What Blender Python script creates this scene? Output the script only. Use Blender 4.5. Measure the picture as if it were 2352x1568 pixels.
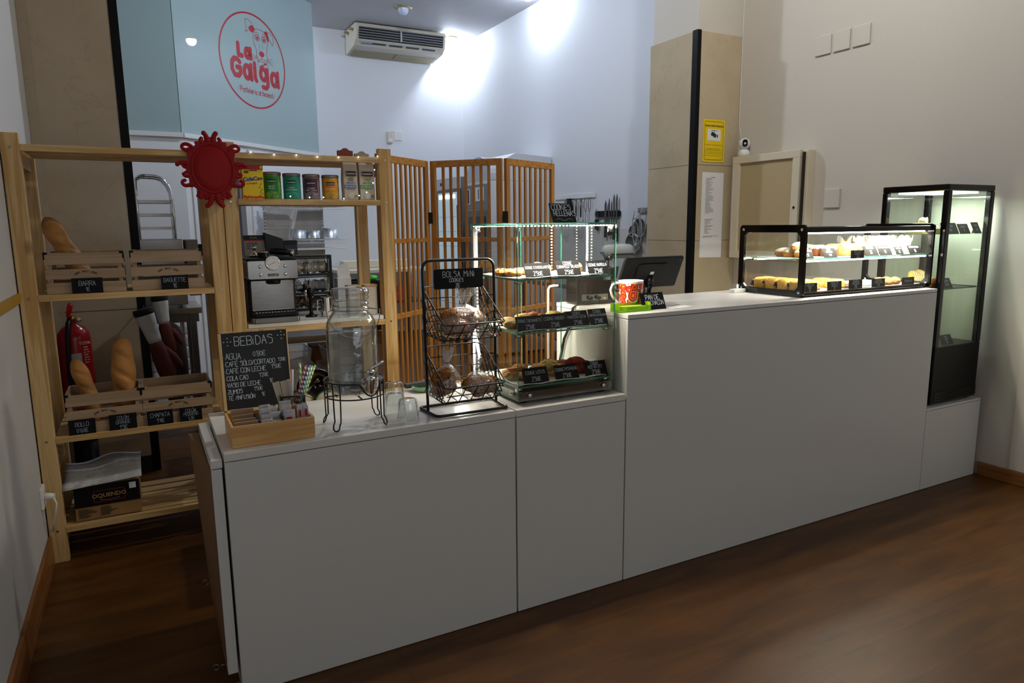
import bpy, bmesh, math, random
from mathutils import Vector, Matrix
random.seed(7)
PI = math.pi
for o in list(bpy.data.objects): bpy.data.objects.remove(o)
SC = bpy.context.scene
COL = SC.collection

def lin(c):
    if isinstance(c, str):
        c = [int(c[i:i+2], 16)/255 for i in (0, 2, 4)]
    return tuple(x/12.92 if x <= .04045 else ((x+.055)/1.055)**2.4 for x in c)

# ------------------------------------------------------------------ camera
F_PX = 1596.12
YAW, PITCH, ROLL = .488725465, .165495033, -.00979504186
def cam_matrix():
    cy, sy, cp, sp = math.cos(YAW), math.sin(YAW), math.cos(PITCH), math.sin(PITCH)
    f = Vector((sy*cp, cy*cp, -sp)); r = Vector((cy, -sy, 0)); u = r.cross(f)
    c, s = math.cos(ROLL), math.sin(ROLL)
    R = c*r + s*u; U = c*u - s*r
    return Matrix(((R.x, U.x, -f.x, 0), (R.y, U.y, -f.y, -2.1455), (R.z, U.z, -f.z, 1.45), (0, 0, 0, 1)))
cd = bpy.data.cameras.new('camera'); cam = bpy.data.objects.new('camera', cd); COL.objects.link(cam)
cam.matrix_world = cam_matrix()
cd.sensor_width = 36; cd.lens = F_PX/2352*36; cd.clip_start = .05; cd.clip_end = 60
SC.camera = cam

# ------------------------------------------------------------------ world, lights, exposure
SC.view_settings.view_transform = 'Standard'; SC.view_settings.look = 'None'
SC.view_settings.exposure = 0; SC.view_settings.gamma = 1; SC.view_settings.use_curve_mapping = False
SC.cycles.use_denoising = True
SC.cycles.transparent_max_bounces = 40; SC.cycles.max_bounces = 14
SC.cycles.sample_clamp_indirect = 4
SC.cycles.caustics_reflective = False; SC.cycles.caustics_refractive = False
w = bpy.data.worlds.new('world'); SC.world = w; w.use_nodes = True
w.node_tree.nodes['Background'].inputs[0].default_value = (.62, .72, .9, 1)
w.node_tree.nodes['Background'].inputs[1].default_value = .25

def area(name, loc, target, sx, sy, power, col, spread=PI):
    l = bpy.data.lights.new(name, 'AREA'); l.shape = 'RECTANGLE'; l.size = sx; l.size_y = sy
    l.energy = power; l.color = lin(col); l.spread = spread
    o = bpy.data.objects.new(name, l); COL.objects.link(o); o.location = loc
    o.rotation_euler = (Vector(target)-Vector(loc)).to_track_quat('-Z', 'Y').to_euler()
    return o
def point(name, loc, power, col, r=.05):
    l = bpy.data.lights.new(name, 'POINT'); l.energy = power; l.color = lin(col); l.shadow_soft_size = r
    o = bpy.data.objects.new(name, l); COL.objects.link(o); o.location = loc; return o
H = 3.918
XL, XR, YB = -.455, 4.193, 7.13
# dim daylight from the shop window behind the camera
area('shop_window_light', (1.9, -5.9, 1.75), (2.1, 0, 1.3), 4.0, 2.6, 27, 'f4f8fa')
# the ceiling lamps are built with their globes further down (they emit on their own)
LAMPS = {'kitchen_corner': 380, 'kitchen_right': 230, 'kitchen_fill': 850, 'kitchen_left': 420, 'shop_right': 700, 'shop_rear': 50}
# bakery case LED strips; the upright one at the rear post is added
area('case_light', (1.41, .10, 1.446), (1.41, .16, .8), .40, .012, 8.0, 'fff3df')
area('case_light', (1.43, .40, 1.446), (1.41, .30, .8), .40, .012, 8.0, 'fff3df')
area('case_light', (1.224, .424, 1.15), (1.45, .22, 1.02), .012, .56, 6.5, 'fff3df')  # added to brighten the lower shelves; the rear post has no LEDs
# heated vitrine LED strips
area('vitrine_led', (3.2, .085, 1.398), (3.2, .14, 1.1), .95, .012, 9, 'fff6e2')
area('vitrine_led', (3.2, .095, 1.270), (3.2, .16, 1.1), .95, .012, 9, 'fff6e2')
area('vitrine_led', (3.2, .40, 1.270), (3.2, .50, 1.1), .95, .012, 5, 'fff6e2')
# tall fridge LED
area('fridge_led', (3.93, .20, 1.585), (3.93, .20, .5), .30, .25, 6.5, 'eef4f4')

# ------------------------------------------------------------------ materials
def _nt(name):
    m = bpy.data.materials.new(name); m.use_nodes = True
    nt = m.node_tree; return m, nt, nt.nodes['Principled BSDF']
def mat(name, col, rough=.5, metal=0, noise=0, nscale=20, bump=0, bscale=60, emit=None, estr=0, spec=.5, coat=0, trans=0, ior=1.45, alpha=1, sss=0):
    m, nt, b = _nt(name); c = lin(col)
    b.inputs['Base Color'].default_value = (*c, 1)
    b.inputs['Roughness'].default_value = rough; b.inputs['Metallic'].default_value = metal
    b.inputs['Specular IOR Level'].default_value = spec; b.inputs['Coat Weight'].default_value = coat; b.inputs['Coat Roughness'].default_value = .015
    b.inputs['Transmission Weight'].default_value = trans; b.inputs['IOR'].default_value = ior
    b.inputs['Alpha'].default_value = alpha
    if sss: b.inputs['Subsurface Weight'].default_value = sss; b.inputs['Subsurface Scale'].default_value = .01
    if emit is not None:
        b.inputs['Emission Color'].default_value = (*lin(emit), 1); b.inputs['Emission Strength'].default_value = estr
    if noise or bump:
        tc = nt.nodes.new('ShaderNodeTexCoord')
    if noise:
        n = nt.nodes.new('ShaderNodeTexNoise'); n.inputs['Scale'].default_value = nscale; n.inputs['Detail'].default_value = 6
        nt.links.new(tc.outputs['Object'], n.inputs['Vector'])
        r = nt.nodes.new('ShaderNodeValToRGB')
        r.color_ramp.elements[0].position = .3; r.color_ramp.elements[1].position = .7
        r.color_ramp.elements[0].color = (*[max(0, x*(1-noise)) for x in c], 1)
        r.color_ramp.elements[1].color = (*[min(1, x*(1+noise*.6)) for x in c], 1)
        nt.links.new(n.outputs['Fac'], r.inputs['Fac']); nt.links.new(r.outputs['Color'], b.inputs['Base Color'])
    if bump:
        n = nt.nodes.new('ShaderNodeTexNoise'); n.inputs['Scale'].default_value = bscale; n.inputs['Detail'].default_value = 5
        nt.links.new(tc.outputs['Object'], n.inputs['Vector'])
        bp = nt.nodes.new('ShaderNodeBump'); bp.inputs['Strength'].default_value = bump; bp.inputs['Distance'].default_value = .01
        nt.links.new(n.outputs['Fac'], bp.inputs['Height']); nt.links.new(bp.outputs['Normal'], b.inputs['Normal'])
    return m
def wood(name, c1, c2, axis='z', scale=1, rough=.5, knots=True, dist=3.0, kcol='6b3f1c'):
    """long grain along the given axis of the piece"""
    m, nt, b = _nt(name); L = nt.links
    tc = nt.nodes.new('ShaderNodeTexCoord'); mp = nt.nodes.new('ShaderNodeMapping')
    oi = nt.nodes.new('ShaderNodeObjectInfo'); ad = nt.nodes.new('ShaderNodeVectorMath'); ad.operation = 'ADD'
    mu = nt.nodes.new('ShaderNodeMath'); mu.operation = 'MULTIPLY'; mu.inputs[1].default_value = 9.0
    L.new(oi.outputs['Random'], mu.inputs[0]); L.new(tc.outputs['Object'], ad.inputs[0]); L.new(mu.outputs[0], ad.inputs[1])
    s = [34*scale]*3; s['xyz'.index(axis)] = 1.5*scale
    mp.inputs['Scale'].default_value = s
    L.new(ad.outputs[0], mp.inputs['Vector'])
    n = nt.nodes.new('ShaderNodeTexNoise'); n.inputs['Scale'].default_value = 1.0; n.inputs['Detail'].default_value = 3; n.inputs['Distortion'].default_value = .6
    L.new(mp.outputs[0], n.inputs['Vector'])
    m2 = nt.nodes.new('ShaderNodeMath'); m2.operation = 'MULTIPLY'; m2.inputs[1].default_value = dist*6
    sn = nt.nodes.new('ShaderNodeMath'); sn.operation = 'SINE'
    L.new(n.outputs['Fac'], m2.inputs[0]); L.new(m2.outputs[0], sn.inputs[0])
    r = nt.nodes.new('ShaderNodeValToRGB'); r.color_ramp.elements[0].position = 0; r.color_ramp.elements[1].position = 1
    mr = nt.nodes.new('ShaderNodeMapRange'); mr.inputs[1].default_value = -1; mr.inputs[2].default_value = 1
    L.new(sn.outputs[0], mr.inputs[0]); L.new(mr.outputs[0], r.inputs['Fac'])
    r.color_ramp.elements[0].color = (*lin(c1), 1); r.color_ramp.elements[1].color = (*lin(c2), 1)
    out = r.outputs['Color']
    if knots:
        mk = nt.nodes.new('ShaderNodeMapping'); sk = [9.0]*3; sk['xyz'.index(axis)] = 4.0; mk.inputs['Scale'].default_value = sk
        L.new(ad.outputs[0], mk.inputs['Vector'])
        v = nt.nodes.new('ShaderNodeTexVoronoi'); v.inputs['Scale'].default_value = .8; v.inputs['Randomness'].default_value = 1
        L.new(mk.outputs[0], v.inputs['Vector'])
        kr = nt.nodes.new('ShaderNodeMapRange'); kr.inputs[1].default_value = .09; kr.inputs[2].default_value = .17; kr.inputs[3].default_value = 1; kr.inputs[4].default_value = 0
        L.new(v.outputs['Distance'], kr.inputs[0])
        mx = nt.nodes.new('ShaderNodeMixRGB'); mx.inputs['Color2'].default_value = (*lin(kcol), 1)
        L.new(kr.outputs[0], mx.inputs['Fac']); L.new(out, mx.inputs['Color1']); out = mx.outputs['Color']
    L.new(out, b.inputs['Base Color']); b.inputs['Roughness'].default_value = rough
    return m
def glass(name, tint='f4fbf8', refl=1.0, base=.03, rough=0.0, frost=0, bump=0, bscale=50):
    """clear pane: fresnel mirror over see-through body"""
    m = bpy.data.materials.new(name); m.use_nodes = True; nt = m.node_tree; nt.nodes.clear(); L = nt.links
    out = nt.nodes.new('ShaderNodeOutputMaterial'); t = nt.nodes.new('ShaderNodeBsdfTransparent'); g = nt.nodes.new('ShaderNodeBsdfGlossy')
    t.inputs[0].default_value = (*lin(tint), 1); g.inputs['Roughness'].default_value = rough
    fr = nt.nodes.new('ShaderNodeFresnel'); fr.inputs[0].default_value = 1.45
    if bump:
        tc = nt.nodes.new('ShaderNodeTexCoord'); no = nt.nodes.new('ShaderNodeTexNoise'); no.inputs['Scale'].default_value = bscale; no.inputs['Detail'].default_value = 4; no.inputs['Distortion'].default_value = 1.2
        bp = nt.nodes.new('ShaderNodeBump'); bp.inputs['Strength'].default_value = bump; bp.inputs['Distance'].default_value = .01
        L.new(tc.outputs['Object'], no.inputs['Vector']); L.new(no.outputs['Fac'], bp.inputs['Height']); L.new(bp.outputs[0], g.inputs['Normal']); L.new(bp.outputs[0], fr.inputs['Normal'])
    mu = nt.nodes.new('ShaderNodeMath'); mu.operation = 'MULTIPLY_ADD'; mu.inputs[1].default_value = refl; mu.inputs[2].default_value = base; mu.use_clamp = True
    mx = nt.nodes.new('ShaderNodeMixShader')
    ge = nt.nodes.new('ShaderNodeNewGeometry'); iv = nt.nodes.new('ShaderNodeMath'); iv.operation = 'SUBTRACT'; iv.inputs[0].default_value = 1; mf = nt.nodes.new('ShaderNodeMath'); mf.operation = 'MULTIPLY'
    L.new(ge.outputs['Backfacing'], iv.inputs[1]); L.new(fr.outputs[0], mu.inputs[0]); L.new(mu.outputs[0], mf.inputs[0]); L.new(iv.outputs[0], mf.inputs[1]); L.new(mf.outputs[0], mx.inputs[0]); L.new(t.outputs[0], mx.inputs[1]); L.new(g.outputs[0], mx.inputs[2])
    last = mx.outputs[0]
    if frost:
        d = nt.nodes.new('ShaderNodeBsdfDiffuse'); d.inputs[0].default_value = (*lin(tint), 1)
        m2 = nt.nodes.new('ShaderNodeMixShader'); m2.inputs[0].default_value = frost
        L.new(last, m2.inputs[1]); L.new(d.outputs[0], m2.inputs[2]); last = m2.outputs[0]
    L.new(last, out.inputs[0]); return m

def floor_mat():
    m, nt, b = _nt('brown vinyl wood floor'); L = nt.links
    tc = nt.nodes.new('ShaderNodeTexCoord'); mp = nt.nodes.new('ShaderNodeMapping'); mp.inputs['Scale'].default_value = (1.2, 7, 1)
    L.new(tc.outputs['Object'], mp.inputs[0])
    n = nt.nodes.new('ShaderNodeTexNoise'); n.inputs['Scale'].default_value = 2.2; n.inputs['Detail'].default_value = 8; n.inputs['Distortion'].default_value = .5
    L.new(mp.outputs[0], n.inputs['Vector'])
    r = nt.nodes.new('ShaderNodeValToRGB'); r.color_ramp.elements[0].position = .3; r.color_ramp.elements[1].position = .72
    r.color_ramp.elements[0].color = (*lin('46290c'), 1); r.color_ramp.elements[1].color = (*lin('643d12'), 1)
    L.new(n.outputs['Fac'], r.inputs['Fac'])
    br = nt.nodes.new('ShaderNodeTexBrick'); br.inputs['Scale'].default_value = 1; br.inputs['Mortar Size'].default_value = .004
    br.inputs['Brick Width'].default_value = 1.2; br.inputs['Row Height'].default_value = .19
    br.inputs['Color1'].default_value = (1, 1, 1, 1); br.inputs['Color2'].default_value = (.82, .82, .82, 1); br.inputs['Mortar'].default_value = (.6, .6, .6, 1)
    L.new(tc.outputs['Object'], br.inputs['Vector'])
    mx = nt.nodes.new('ShaderNodeMixRGB'); mx.blend_type = 'MULTIPLY'; mx.inputs[0].default_value = .55
    L.new(r.outputs[0], mx.inputs[1]); L.new(br.outputs[0], mx.inputs[2]); L.new(mx.outputs[0], b.inputs['Base Color'])
    b.inputs['Roughness'].default_value = .42; b.inputs['Specular IOR Level'].default_value = .35
    bp = nt.nodes.new('ShaderNodeBump'); bp.inputs['Strength'].default_value = .06; L.new(n.outputs['Fac'], bp.inputs['Height']); L.new(bp.outputs[0], b.inputs['Normal'])
    return m
def marble_mat(name, c1, c2, vein):
    m, nt, b = _nt(name); L = nt.links
    tc = nt.nodes.new('ShaderNodeTexCoord')
    n = nt.nodes.new('ShaderNodeTexNoise'); n.inputs['Scale'].default_value = 2.2; n.inputs['Detail'].default_value = 7
    L.new(tc.outputs['Object'], n.inputs['Vector'])
    r = nt.nodes.new('ShaderNodeValToRGB'); r.color_ramp.elements[0].position = .3; r.color_ramp.elements[1].position = .7
    r.color_ramp.elements[0].color = (*lin(c1), 1); r.color_ramp.elements[1].color = (*lin(c2), 1)
    L.new(n.outputs['Fac'], r.inputs['Fac'])
    n2 = nt.nodes.new('ShaderNodeTexNoise'); n2.inputs['Scale'].default_value = 2.7; n2.inputs['Detail'].default_value = 9; n2.inputs['Distortion'].default_value = .8
    L.new(tc.outputs['Object'], n2.inputs['Vector'])
    su = nt.nodes.new('ShaderNodeMath'); su.operation = 'SUBTRACT'; su.inputs[1].default_value = .5
    ab = nt.nodes.new('ShaderNodeMath'); ab.operation = 'ABSOLUTE'
    mr = nt.nodes.new('ShaderNodeMapRange'); mr.inputs[1].default_value = 0; mr.inputs[2].default_value = .010; mr.inputs[3].default_value = .22; mr.inputs[4].default_value = 0
    L.new(n2.outputs['Fac'], su.inputs[0]); L.new(su.outputs[0], ab.inputs[0]); L.new(ab.outputs[0], mr.inputs[0])
    mx = nt.nodes.new('ShaderNodeMixRGB'); mx.inputs['Color2'].default_value = (*lin(vein), 1)
    L.new(mr.outputs[0], mx.inputs['Fac']); L.new(r.outputs[0], mx.inputs['Color1']); L.new(mx.outputs[0], b.inputs['Base Color'])
    b.inputs['Roughness'].default_value = .14
    return m

M = {}
M['floor'] = floor_mat()
M['kwall'] = mat('white kitchen plaster', 'dfe1e5', .7, bump=.05, bscale=30)
M['fwall'] = mat('cream shop plaster', 'cdc6bb', .75, bump=.08, bscale=45)
M['lwall'] = mat('white left plaster', 'c2c0be', .7, bump=.08, bscale=40)
M['ceil'] = mat('white ceiling paint', 'c9c9cc', .8, noise=.04, nscale=3)
M['marble'] = marble_mat('beige polished marble', 'b5a487', 'c4b497', 'a08d6e')
M['marbled'] = marble_mat('brown beige polished marble', 'a0907a', 'b0a088', '8a7860')
M['black'] = mat('black metal trim', '060607', .5, spec=.2)
M['baseb'] = wood('brown wooden skirting', '7a4a22', '8f5b2c', 'y', knots=False, rough=.4)
M['trimw'] = mat('white painted trim', 'dcdcdc', .45)
M['lam'] = mat('white laminate', 'd9dad6', .34, spec=.4)
M['lamtop'] = mat('white laminate worktop', 'e2e0dc', .22, spec=.5)
M['gap'] = mat('dark joint', '2a2018', .9)
M['pinez'] = wood('pine upright', 'b88f52', 'd4b27c', 'z')
M['pinex'] = wood('pine board', 'b89054', 'd2b07a', 'x')
M['piney'] = wood('pine crosspiece', 'a07a44', 'b38f58', 'y')
M['cratex'] = wood('paulownia crate slat', '967c60', 'a68b6e', 'x', knots=False)
M['bambz'] = wood('orange bamboo upright', 'a56c2c', 'c0863c', 'z', scale=1.6, knots=False, rough=.45)
M['bambx'] = wood('orange bamboo rail', 'a56c2c', 'c48a3e', 'x', scale=1.6, knots=False, rough=.45)
M['bambl'] = wood('light bamboo', 'cf9a58', 'dcae6e', 'x', scale=1.4, knots=False, rough=.4)
M['board'] = mat('black chalkboard', '15171a', .55, noise=.25, nscale=6)
M['card'] = mat('black slate card', '0a0b0d', .6, spec=.2)
M['chalk'] = mat('white chalk marks', 'c8d0dc', .9)
M['chalkd'] = mat('faint chalk marks', '8f99a6', .9)
M['red'] = mat('red painted frame', '8a0006', .45, bump=.05, spec=.25)
M['steel'] = mat('brushed stainless steel', '96928e', .18, metal=1, bump=.02, bscale=200)
M['steeld'] = mat('dark stainless steel', '6f6a66', .35, metal=1)
M['chrome'] = mat('polished chrome', 'dddddd', .08, metal=1)
M['alu'] = mat('pale aluminium', 'ccd2d6', .35, metal=.8)
M['blackp'] = mat('black plastic', '08080a', .4, spec=.3)
M['blackg'] = mat('glossy black enamel', '08080a', .12)
M['wire'] = mat('black coated wire', '0a0a0b', .4)
M['whitep'] = mat('white plastic', 'e6e6e4', .35)
M['cream'] = mat('cream painted wood', 'd8cdb6', .5)
M['creamd'] = mat('beige panel', 'b8a57e', .5)
M['paper'] = mat('white paper', 'e8e6e8', .8)
M['parch'] = mat('greaseproof paper', 'efece4', .7)
M['pane'] = glass('clear glass pane', 'fdfefd', 1.0, .035)
M['paneg'] = glass('greenish fridge glass', 'f8fcf8', 1.0, .04)
M['glassedge'] = mat('green glass edge', '2f8f6c', .15, trans=.3)
M['thin'] = glass('thin clear drinking glass', 'fcfefe', 2.2, .10, .03)
M['film'] = glass('crinkled clear cellophane', 'fefdfc', 2.2, .12, .12, frost=.03, bump=1.0, bscale=38)
M['neck'] = glass('gathered cellophane', 'fefdfc', 2.6, .22, .14, frost=.16, bump=1.0, bscale=60)
M['jarg'] = glass('thick jar glass', 'fcfefe', 3.4, .06, .04, frost=.004, bump=.15, bscale=25)
M['lime'] = glass('translucent lime acrylic', 'd0f020', 1.5, .05, .05, frost=.25)
M['waterm'] = glass('clear water', 'f8fbfa', 1.4, .04, .03, frost=0, bump=.2, bscale=18)
M['frost'] = mat('frosted blue green glass', '9cb2b4', .6, spec=.2, coat=.8)
M['led'] = mat('lit white LED', 'ffffff', .4, emit='fff6ea', estr=14)
M['led_added'] = mat('soft added LED', 'ffffff', .4, emit='fff6ea', estr=3)
M['ledc'] = mat('lit cool LED', 'ffffff', .4, emit='eef4ff', estr=10)
M['lampon'] = mat('lit lamp globe', 'ffffff', .4, emit='f2f6ff', estr=25)
M['lampoff'] = mat('unlit opal lamp globe', 'cdd6ea', .25)
M['brass'] = mat('pale brass ring', 'b9a878', .35, metal=.7)
M['acw'] = mat('ivory appliance plastic', 'cfc8b4', .5)
M['acg'] = mat('pale grey appliance plastic', 'b4b5ba', .45)
M['acd'] = mat('dark louvre', '23262c', .5)
M['yellow'] = mat('yellow sign plastic', 'f0cc00', .45)
M['ink'] = mat('dark print', '2a2a2c', .8)
M['inkg'] = mat('grey print', '8a8a90', .8)
M['bread'] = mat('golden bread crust', 'bd8444', .65, noise=.4, nscale=9, bump=.3, bscale=18)
M['cookie'] = mat('golden cookie dough', 'c48a48', .8, noise=.45, nscale=55, bump=1, bscale=70)
M['cookiep'] = mat('pale butter cookie', 'dcb465', .8, noise=.35, nscale=55, bump=1, bscale=70)
M['cookier'] = mat('red velvet cookie', '9c3022', .8, noise=.4, nscale=55, bump=1, bscale=70)
M['cookieb'] = mat('brown muffin crust', 'a0662c', .75, noise=.5, nscale=60, bump=1, bscale=70)
M['choc'] = mat('dark chocolate', '2a1710', .45)
M['biscuit'] = mat('caramel biscuit', 'b8692a', .7, bump=.2, bscale=120)
M['pist'] = mat('chopped pistachio', '8a9a3a', .7)
M['creamf'] = mat('white cream', 'f3eee0', .5)
M['glaze'] = mat('white sugar glaze', 'f1e4d0', .25)
M['yellowf'] = mat('yellow pastry', 'e6d27c', .6)
M['sponge'] = mat('yellow crumbly sponge', 'e0ae50', .85, noise=.25, nscale=60, bump=.7, bscale=90)

# ------------------------------------------------------------------ mesh builder
class MB:
    def __init__(s): s.v = []; s.f = []; s.m = []; s.sm = []
    def add(s, vs, fs, mi=0, smooth=False):
        n = len(s.v); s.v += [Vector(v) for v in vs]
        for f in fs: s.f.append([i+n for i in f]); s.m.append(mi); s.sm.append(smooth)
        return s
    def box(s, x0, x1, y0, y1, z0, z1, mi=0):
        vs = [(x, y, z) for z in (z0, z1) for y in (y0, y1) for x in (x0, x1)]
        return s.add(vs, [(0, 2, 3, 1), (4, 5, 7, 6), (0, 1, 5, 4), (2, 6, 7, 3), (0, 4, 6, 2), (1, 3, 7, 5)], mi)
    def cbox(s, c, sz, mi=0, mx=None):
        n = len(s.v); x, y, z = sz[0]/2, sz[1]/2, sz[2]/2
        s.box(-x, x, -y, y, -z, z, mi)
        T = Matrix.Translation(c) @ (mx.to_4x4() if mx else Matrix())
        for i in range(n, len(s.v)): s.v[i] = T @ s.v[i]
        return s
    def lathe(s, prof, c=(0, 0, 0), n=24, mi=0, axis=None, cap=True, smooth=True):
        vs = []; fs = []; k = len(prof)
        for i in range(n):
            a = 2*PI*i/n
            for r, z in prof: vs.append(Vector((r*math.cos(a), r*math.sin(a), z)))
        for i in range(n):
            j = (i+1) % n
            for q in range(k-1): fs.append((i*k+q, j*k+q, j*k+q+1, i*k+q+1))
        if axis is not None:
            R = Vector((0, 0, 1)).rotation_difference(Vector(axis).normalized()).to_matrix(); vs = [R @ v for v in vs]
        vs = [v+Vector(c) for v in vs]
        s.add(vs, fs, mi, smooth)
        if cap:
            b = len(s.v)-n*k
            if prof[0][0] > 1e-6: s.f.append([b+i*k for i in range(n)][::-1]); s.m.append(mi); s.sm.append(False)
            if prof[-1][0] > 1e-6: s.f.append([b+i*k+k-1 for i in range(n)]); s.m.append(mi); s.sm.append(False)
        return s
    def cyl(s, p0, p1, r0, r1=None, n=12, mi=0, smooth=True):
        p0 = Vector(p0); p1 = Vector(p1); r1 = r0 if r1 is None else r1
        return s.lathe([(r0, 0), (r1, (p1-p0).length)], p0, n, mi, p1-p0, True, smooth)
    def tube(s, pts, r, n=6, mi=0, closed=False, smooth=True):
        P = [Vector(p) for p in pts]; k = len(P); R = r if isinstance(r, (list, tuple)) else [r]*k
        T = []
        for i in range(k):
            a = P[(i-1) % k] if (closed or i > 0) else P[i]; b = P[(i+1) % k] if (closed or i < k-1) else P[i]
            t = (b-a); T.append(t.normalized() if t.length > 1e-9 else Vector((0, 0, 1)))
        u = T[0].orthogonal().normalized(); vs = []
        for i in range(k):
            u = u - T[i]*u.dot(T[i]); u = u.normalized() if u.length > 1e-6 else T[i].orthogonal().normalized(); w_ = T[i].cross(u)
            for j in range(n):
                a = 2*PI*j/n; vs.append(P[i]+(u*math.cos(a)+w_*math.sin(a))*R[i])
        fs = []; rng = k if closed else k-1
        for i in range(rng):
            i2 = (i+1) % k
            for j in range(n): j2 = (j+1) % n; fs.append((i*n+j, i*n+j2, i2*n+j2, i2*n+j))
        if not closed: fs += [tuple(range(n))[::-1], tuple((k-1)*n+j for j in range(n))]
        return s.add(vs, fs, mi, smooth)
    def prism(s, poly, o, U, V, N, mi=0, smooth=False, holes=None):
        """polygon in plane (o,U,V) extruded by vector N"""
        o = Vector(o); U = Vector(U); V = Vector(V); N = Vector(N); k = len(poly)
        a = [o+U*x+V*y for x, y in poly]; vs = a+[p+N for p in a]
        fs = [tuple(range(k))[::-1], tuple(range(k, 2*k))]+[(i, (i+1) % k, k+(i+1) % k, k+i) for i in range(k)]
        return s.add(vs, fs, mi, smooth)
    def ring(s, outer, inner, o, U, V, N, mi=0):
        o = Vector(o); U = Vector(U); V = Vector(V); N = Vector(N); k = len(outer)
        A = [o+U*x+V*y for x, y in outer]; B = [o+U*x+V*y for x, y in inner]
        vs = A+B+[p+N for p in A]+[p+N for p in B]; fs = []
        for i in range(k):
            j = (i+1) % k
            fs += [(i, j, k+j, k+i), (2*k+i, 3*k+i, 3*k+j, 2*k+j), (i, 2*k+i, 2*k+j, j), (k+i, k+j, 3*k+j, 3*k+i)]
        return s.add(vs, fs, mi)
    def blob(s, c, r, seed=0, amp=.12, sub=3, mi=0, freq=3, flat=None, R=None, sq=1, rough=0):
        bm = bmesh.new(); bmesh.ops.create_icosphere(bm, subdivisions=sub, radius=1); rnd = random.Random(seed)
        ph = [(rnd.uniform(-1, 1), rnd.uniform(-1, 1), rnd.uniform(-1, 1), rnd.uniform(0, 6), rnd.uniform(.5, 1)) for _ in range(7)]
        idx = {}; vs = []
        for i, v in enumerate(bm.verts):
            d = v.co.normalized(); t = sum(w_*math.sin(freq*2*(d.x*a+d.y*b+d.z*c_)+p) for a, b, c_, p, w_ in ph)/7
            q = d*(1+amp*t*1.8)
            if rough: q *= 1+rough*(math.sin(d.x*17+seed)*math.sin(d.y*19+ph[0][3])*math.sin(d.z*15+ph[1][3])+.6*math.sin(d.x*31+ph[2][3])*math.sin(d.y*29)*math.sin(d.z*33+seed))
            if sq != 1: q = Vector([math.copysign(abs(a)**sq, a) for a in q])
            if flat is not None: q.z = max(q.z, flat)
            q = Vector((q.x*r[0], q.y*r[1], q.z*r[2]))
            if R: q = R @ q
            vs.append(q+Vector(c)); idx[v] = i
        fs = [tuple(idx[v] for v in f.verts) for f in bm.faces]; bm.free()
        return s.add(vs, fs, mi, True)
    def strokes(s, txt, o, U, V, N, h, w_, mi=0, jit=.0, sp=1.35, seed=1, align='l', font=None):
        """handwritten letters as ribbons lying on plane (o,U,V), raised along N"""
        F = font or FONT; rnd = random.Random(seed); o = Vector(o); U = Vector(U).normalized(); V = Vector(V).normalized(); N = Vector(N).normalized()
        u = h/8; tot = sum((F.get(ch, (3, ''))[0]+sp)*u for ch in txt)-sp*u
        x = {'l': 0, 'c': -tot/2, 'r': -tot}[align]
        for ch in txt:
            wd, st = F.get(ch, (3, '')); dy = rnd.uniform(-jit, jit)*u*2
            for q in st.split():
                pts = [(int(q[i], 16), int(q[i+1], 16)) for i in range(0, len(q), 2)]
                P = [(x+(a+rnd.uniform(-jit, jit)*.5)*u, dy+(b+rnd.uniform(-jit, jit)*.5)*u) for a, b in pts]
                s.ribbon(P, o, U, V, N, w_, mi)
            x += (wd+sp)*u
        return s
    def ribbon(s, P, o, U, V, N, w_, mi=0, caps=6):
        o = Vector(o); U = Vector(U); V = Vector(V); N = Vector(N)
        N = N.normalized() if N.length else N; E = 2.2e-5; ki = 0
        for a, b in zip(P[:-1], P[1:]):
            ki += 2; of = N*E*(ki % 5)
            dx, dy = b[0]-a[0], b[1]-a[1]; l = math.hypot(dx, dy)
            if l < 1e-7: continue
            nx, ny = -dy/l*w_/2, dx/l*w_/2
            q = [(a[0]+nx, a[1]+ny), (a[0]-nx, a[1]-ny), (b[0]-nx, b[1]-ny), (b[0]+nx, b[1]+ny)]
            s.add([o+of+U*x+V*y for x, y in q], [(0, 1, 2, 3)], mi)
        ki = 1
        for p in P:
            ki += 2; s.add([o+N*E*(ki % 5)+U*(p[0]+w_/2*math.cos(2*PI*k/caps))+V*(p[1]+w_/2*math.sin(2*PI*k/caps)) for k in range(caps)], [tuple(range(caps))], mi)
        return s
    def print(s, txt, o, U, V, size, mi=0, align='CENTER', offset=0, shear=0, spacing=1):
        cu = bpy.data.curves.new('t', 'FONT'); cu.body = txt; cu.size = size; cu.align_x = align; cu.offset = offset; cu.shear = shear; cu.resolution_u = 2
        cu.space_character = spacing
        ob = bpy.data.objects.new('t', cu); COL.objects.link(ob)
        me = bpy.data.meshes.new_from_object(ob.evaluated_get(bpy.context.evaluated_depsgraph_get()))
        o = Vector(o); U = Vector(U).normalized(); V = Vector(V).normalized()
        s.add([o+U*v.co.x+V*v.co.y for v in me.vertices], [tuple(p.vertices) for p in me.polygons], mi)
        bpy.data.objects.remove(ob); bpy.data.curves.remove(cu); bpy.data.meshes.remove(me)
        return s
    def rot(s, ang, axis='Z', c=(0, 0, 0), start=0):
        T = Matrix.Translation(c) @ Matrix.Rotation(ang, 4, axis) @ Matrix.Translation(-Vector(c))
        for i in range(start, len(s.v)): s.v[i] = T @ s.v[i]
        return s
    def shear(s, fn, start=0):
        for i in range(start, len(s.v)): s.v[i] = Vector(fn(s.v[i]))
        return s
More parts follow.
